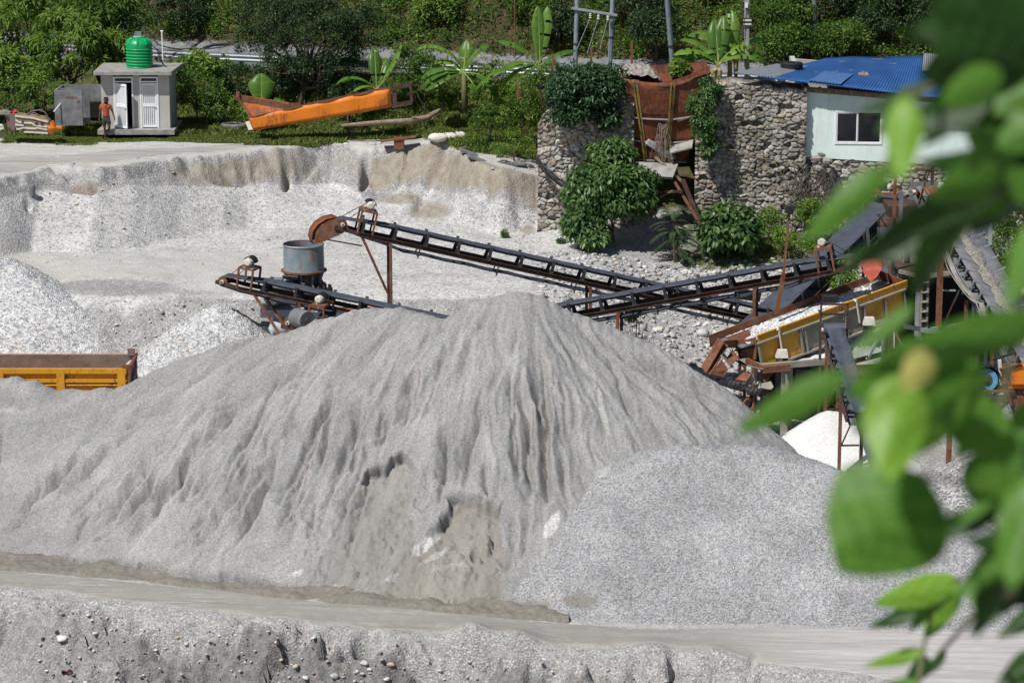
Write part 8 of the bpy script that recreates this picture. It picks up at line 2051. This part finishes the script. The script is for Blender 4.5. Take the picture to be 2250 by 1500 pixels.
# ------------------------------------------------------------------ foreground branch, a couple of metres from the lens
def m_fore(name, c1, c2, vein):
    t = NT(name)
    a = t.attr("shade")
    col = t.ramp(t.noise(18, 4), [(.3, c1), (.7, c2)])
    sp_ = t.ramp(t.noise(55, 5, .7), [(.66, 0.), (.72, .8)]); col = t.mix(sp_, col, (.16, .12, .04))
    col = t.mix(t.ramp(a.outputs["Fac"], [(0, 0.0), (1, 1.0)]), col, vein)
    t.fin(col, .42, 0, t.bump(t.noise(60, 3), .1, .001), .25)
    tr = t.new("ShaderNodeBsdfTranslucent"); mx = t.new("ShaderNodeMixShader")
    t.lk(t.mix(1.0, col, (1.5, 1.7, .35), 'MULTIPLY'), tr.inputs[0]); mx.inputs[0].default_value = .34
    t.lk(t.bsdf.outputs[0], mx.inputs[1]); t.lk(tr.outputs[0], mx.inputs[2]); t.lk(mx.outputs[0], t.out.inputs[0])
    return t.m
M['fl_mid'] = m_fore('foreground leaf', (.055, .145, .018), (.085, .20, .026), (.13, .25, .05))
M['fl_sunlit'] = m_fore('sunlit foreground leaf', (.12, .26, .025), (.18, .34, .04), (.26, .4, .08))  # same leaf, its sunlit look put into a brighter colour
M['fl_shaded'] = m_fore('shaded foreground leaf', (.014, .045, .008), (.024, .065, .012), (.04, .09, .02))  # same leaf, its shaded look put into a darker colour
M['fl_yellow'] = m_fore('yellowing foreground leaf', (.30, .28, .07), (.38, .34, .10), (.4, .38, .15))
M['twig'] = m_plain('green brown twig', (.20, .20, .09), (.12, .11, .06), 20, .7)
fb = thing("leafy_branch", "blurred leafy branch of a tree close to the camera, along the right side", "branch", P(2200, 900, 1.9))
def fleaf(bx, by, tx, ty_, w, d, mt='fl_mid', roll=0.0, tilt=0.0, curl=.12, shape='ovate'):
    """leaf from base pixel to tip pixel, blade width w px at distance d; roll turns it round its own length, tilt brings the tip nearer"""
    b = P(bx, by, d); t_ = P(tx, ty_, d - tilt); L = (t_ - b).length; D = (t_ - b).normalized()
    view = (b - Vector((0, 0, HC))).normalized(); S = D.cross(view).normalized(); N = S.cross(D)
    R_ = Matrix.Rotation(roll, 3, D); S = R_ @ S; N = R_ @ N
    W = w * (.88 if w < 240 and by > 150 else 1) / FPX * d / 2
    n, k = 14, 8; V = []; F_ = []; sh = []
    for i in range(n + 1):
        f = i / n
        prof = math.sin(min(1, f / .36) * math.pi / 2) ** .6 if f < .36 else max(0, 1 - ((f - .36) / .64) ** 1.7) ** .9
        for j in range(-k // 2, k // 2 + 1):
            s = j / (k / 2)
            p = b + D * (L * f + .06 * L * (1 - abs(s)) * (1 if 0 < f < 1 else 0) * 0) + S * (W * prof * s) + N * (W * .28 * prof * abs(s) ** 1.3 - L * curl * f * f + W * .05 * math.sin(f * 9 + j))
            V.append(tuple(p))
    for i in range(n):
        for j in range(k):
            a = i * (k + 1) + j; F_.append((a, a + 1, a + k + 2, a + k + 1)); sh.append(1.0 if j in (k // 2 - 1, k // 2) and False else (.55 if (i + abs(j - k / 2)) % 3 < 1 else .0))
    me = np_mesh("leaf", np.array(V) - np.array(ORG[fb.name]), np.array(F_), True); fattr(me, "shade", np.array(sh)); o = link("leaf", me, M[mt], fb)
    return o
LV = [ # bx, by, tx, ty, w, d, mat, roll, tilt
 (2300, 20, 2030, 20, 220, 1.7, 'fl_shaded', .3, 0), (2290, 100, 2010, 160, 200, 1.66, 'fl_shaded', -.3, 0), (2300, 190, 2040, 230, 190, 1.72, 'fl_shaded', .3, 0), (2240, -60, 2050, 110, 190, 1.9, 'fl_shaded', .2, 0),  (2300, -20, 2150, 190, 190, 1.95, 'fl_shaded', .0, 0), (2290, -20, 2010, 90, 190, 1.75, 'fl_shaded', .9, 0), (2300, 120, 1975, 40, 190, 1.85, 'fl_shaded', -1.0, 0), (2290, 60, 2030, 190, 200, 1.8, 'fl_shaded', .8, 0), (2260, 130, 2010, 300, 190, 1.75, 'fl_shaded', -.9, 0), (2180, 190, 1940, 315, 150, 1.7, 'fl_shaded', .8, 0),
   (2200, 150, 2060, 240, 90, 1.6, 'fl_mid', .1, .02), (2300, 150, 2170, 260, 120, 1.7, 'fl_mid', .5, 0), (2290, 20, 2120, -30, 120, 1.6, 'fl_shaded', .4, 0), (2300, 60, 2180, 150, 130, 1.9, 'fl_shaded', .2, 0),
 (1985, 205, 1985, 410, 95, 1.62, 'fl_sunlit', .15, .03), (2005, 250, 1945, 420, 90, 1.72, 'fl_mid', .7, 0), (1975, 225, 1930, 300, 60, 1.8, 'fl_shaded', .6, 0), (2050, 180, 1890, 260, 60, 1.9, 'fl_shaded', .7, 0),
 (1945, 362, 1762, 545, 88, 1.68, 'fl_mid', .2, .02), (2250, 400, 1835, 560, 170, 1.7, 'fl_shaded', -1.0, 0), (2230, 400, 2020, 470, 130, 1.75, 'fl_mid', .5, 0), (2150, 440, 1975, 650, 150, 1.8, 'fl_shaded', -.9, 0), (2290, 380, 2120, 500, 190, 1.8, 'fl_shaded', -.8, 0), (2060, 470, 1850, 600, 120, 1.85, 'fl_shaded', .8, 0),
 (2240, 350, 2105, 285, 105, 1.7, 'fl_mid', .2, .02), (2270, 330, 2010, 375, 90, 1.85, 'fl_shaded', .7, 0), (2290, 370, 2150, 330, 140, 1.9, 'fl_shaded', .4, 0), (2200, 380, 2030, 430, 110, 1.6, 'fl_mid', -.35, .01), (2290, 300, 2220, 240, 120, 1.8, 'fl_mid', .2, 0),
 (2290, 470, 2215, 690, 100, 1.55, 'fl_mid', .3, .03), (2300, 520, 2240, 620, 60, 1.7, 'fl_sunlit', .3, 0), (2310, 705, 1905, 790, 118, 1.62, 'fl_mid', -.2, .02), (2010, 665, 1870, 790, 55, 1.6, 'fl_mid', .4, 0),
 (2130, 770, 1850, 880, 190, 1.62, 'fl_mid', .25, .02), (2160, 800, 1990, 960, 170, 1.7, 'fl_mid', -.3, 0), (1985, 820, 1948, 1070, 170, 1.58, 'fl_sunlit', -.15, .03), (2080, 790, 1880, 960, 150, 1.66, 'fl_mid', .3, .01), (2040, 770, 1985, 860, 85, 1.52, 'fl_yellow', .1, 0), (2060, 860, 1990, 1010, 150, 1.75, 'fl_sunlit', .4, 0),
 (1860, 815, 1610, 962, 92, 1.62, 'fl_mid', .25, .02), (2030, 1040, 1838, 1265, 300, 1.6, 'fl_mid', .05, .03), (2050, 1060, 1950, 1190, 60, 1.8, 'fl_sunlit', .9, 0), (2080, 880, 2250, 1020, 155, 1.66, 'fl_mid', .2, .01), (2210, 900, 2090, 1000, 110, 1.8, 'fl_mid', -.7, 0),
 (2120, 1010, 2270, 1120, 150, 1.72, 'fl_mid', -.2, 0), (2270, 1040, 2225, 1310, 150, 1.55, 'fl_mid', .2, .04), (2200, 1120, 1995, 1205, 70, 1.75, 'fl_shaded', .8, 0), (2180, 1100, 2020, 1170, 60, 1.6, 'fl_mid', 1.0, 0), (2240, 1180, 2130, 1390, 120, 1.8, 'fl_shaded', -.7, 0), (2210, 1190, 2100, 1330, 90, 1.66, 'fl_mid', .6, 0), (2290, 1180, 2120, 1200, 90, 1.9, 'fl_shaded', .5, 0),
 (2110, 1270, 1912, 1335, 85, 2.7, 'fl_sunlit', .2, .02), (2100, 1268, 2030, 1405, 90, 2.75, 'fl_sunlit', -.1, .02), (2040, 1310, 1915, 1390, 80, 2.8, 'fl_shaded', .9, 0), (2090, 1300, 1990, 1380, 60, 2.7, 'fl_mid', -.7, 0), (2270, 1220, 2140, 1400, 90, 2.0, 'fl_shaded', .5, 0), (2160, 1240, 2140, 1330, 60, 2.2, 'fl_sunlit', .2, 0),
 (2035, 1425, 1897, 1468, 42, 2.7, 'fl_sunlit', .3, 0), (2040, 1440, 1985, 1515, 55, 2.8, 'fl_shaded', .5, 0), (2020, 1495, 1900, 1530, 50, 2.6, 'fl_mid', .4, 0), (2080, 1430, 2010, 1500, 40, 2.8, 'fl_shaded', .8, 0), (2290, 1330, 2195, 1405, 60, 2.3, 'fl_shaded', .4, 0), (2290, 1430, 2190, 1520, 90, 2.2, 'fl_shaded', .4, 0), (2290, 1290, 2190, 1330, 80, 2.0, 'fl_shaded', .9, 0),
 (2300, 900, 2210, 990, 140, 1.8, 'fl_mid', .3, 0), (2300, 1000, 2230, 1080, 120, 1.9, 'fl_shaded', .3, 0), (2290, 420, 2200, 380, 100, 1.6, 'fl_mid', .5, 0),  (2290, 260, 2190, 330, 110, 1.65, 'fl_mid', .3, 0)]
for q_ in LV: fleaf(*q_[:6], q_[6], q_[7], q_[8] if len(q_) > 8 else 0)
for pts, r in (([(2480, -200, 1.8), (2330, 100, 1.8), (2260, 420, 1.75), (2240, 700, 1.75), (2200, 900, 1.75), (2160, 1080, 1.75), (2230, 1300, 1.9), (2140, 1350, 2.2), (2060, 1440, 2.7)], .0025), ([(2330, 100, 1.8), (2130, 180, 1.75), (1990, 200, 1.65)], .0018), ([(2260, 420, 1.75), (2100, 380, 1.72), (1945, 362, 1.68)], .0018),
               ([(2240, 700, 1.7), (2130, 770, 1.65), (1990, 800, 1.62), (1860, 815, 1.62)], .0018), ([(2160, 1080, 1.75), (2070, 1050, 1.65), (2030, 1050, 1.6)], .0015), ([(2014, 1530, 2.6), (2026, 1440, 2.65), (2034, 1400, 2.7), (2060, 1300, 2.7), (2110, 1270, 2.7)], .0022)):
    m = MB(); m.tube([P(*p) for p in pts], r * 1.0, 6); build("twig", m, M['twig'], fb, smooth=True)
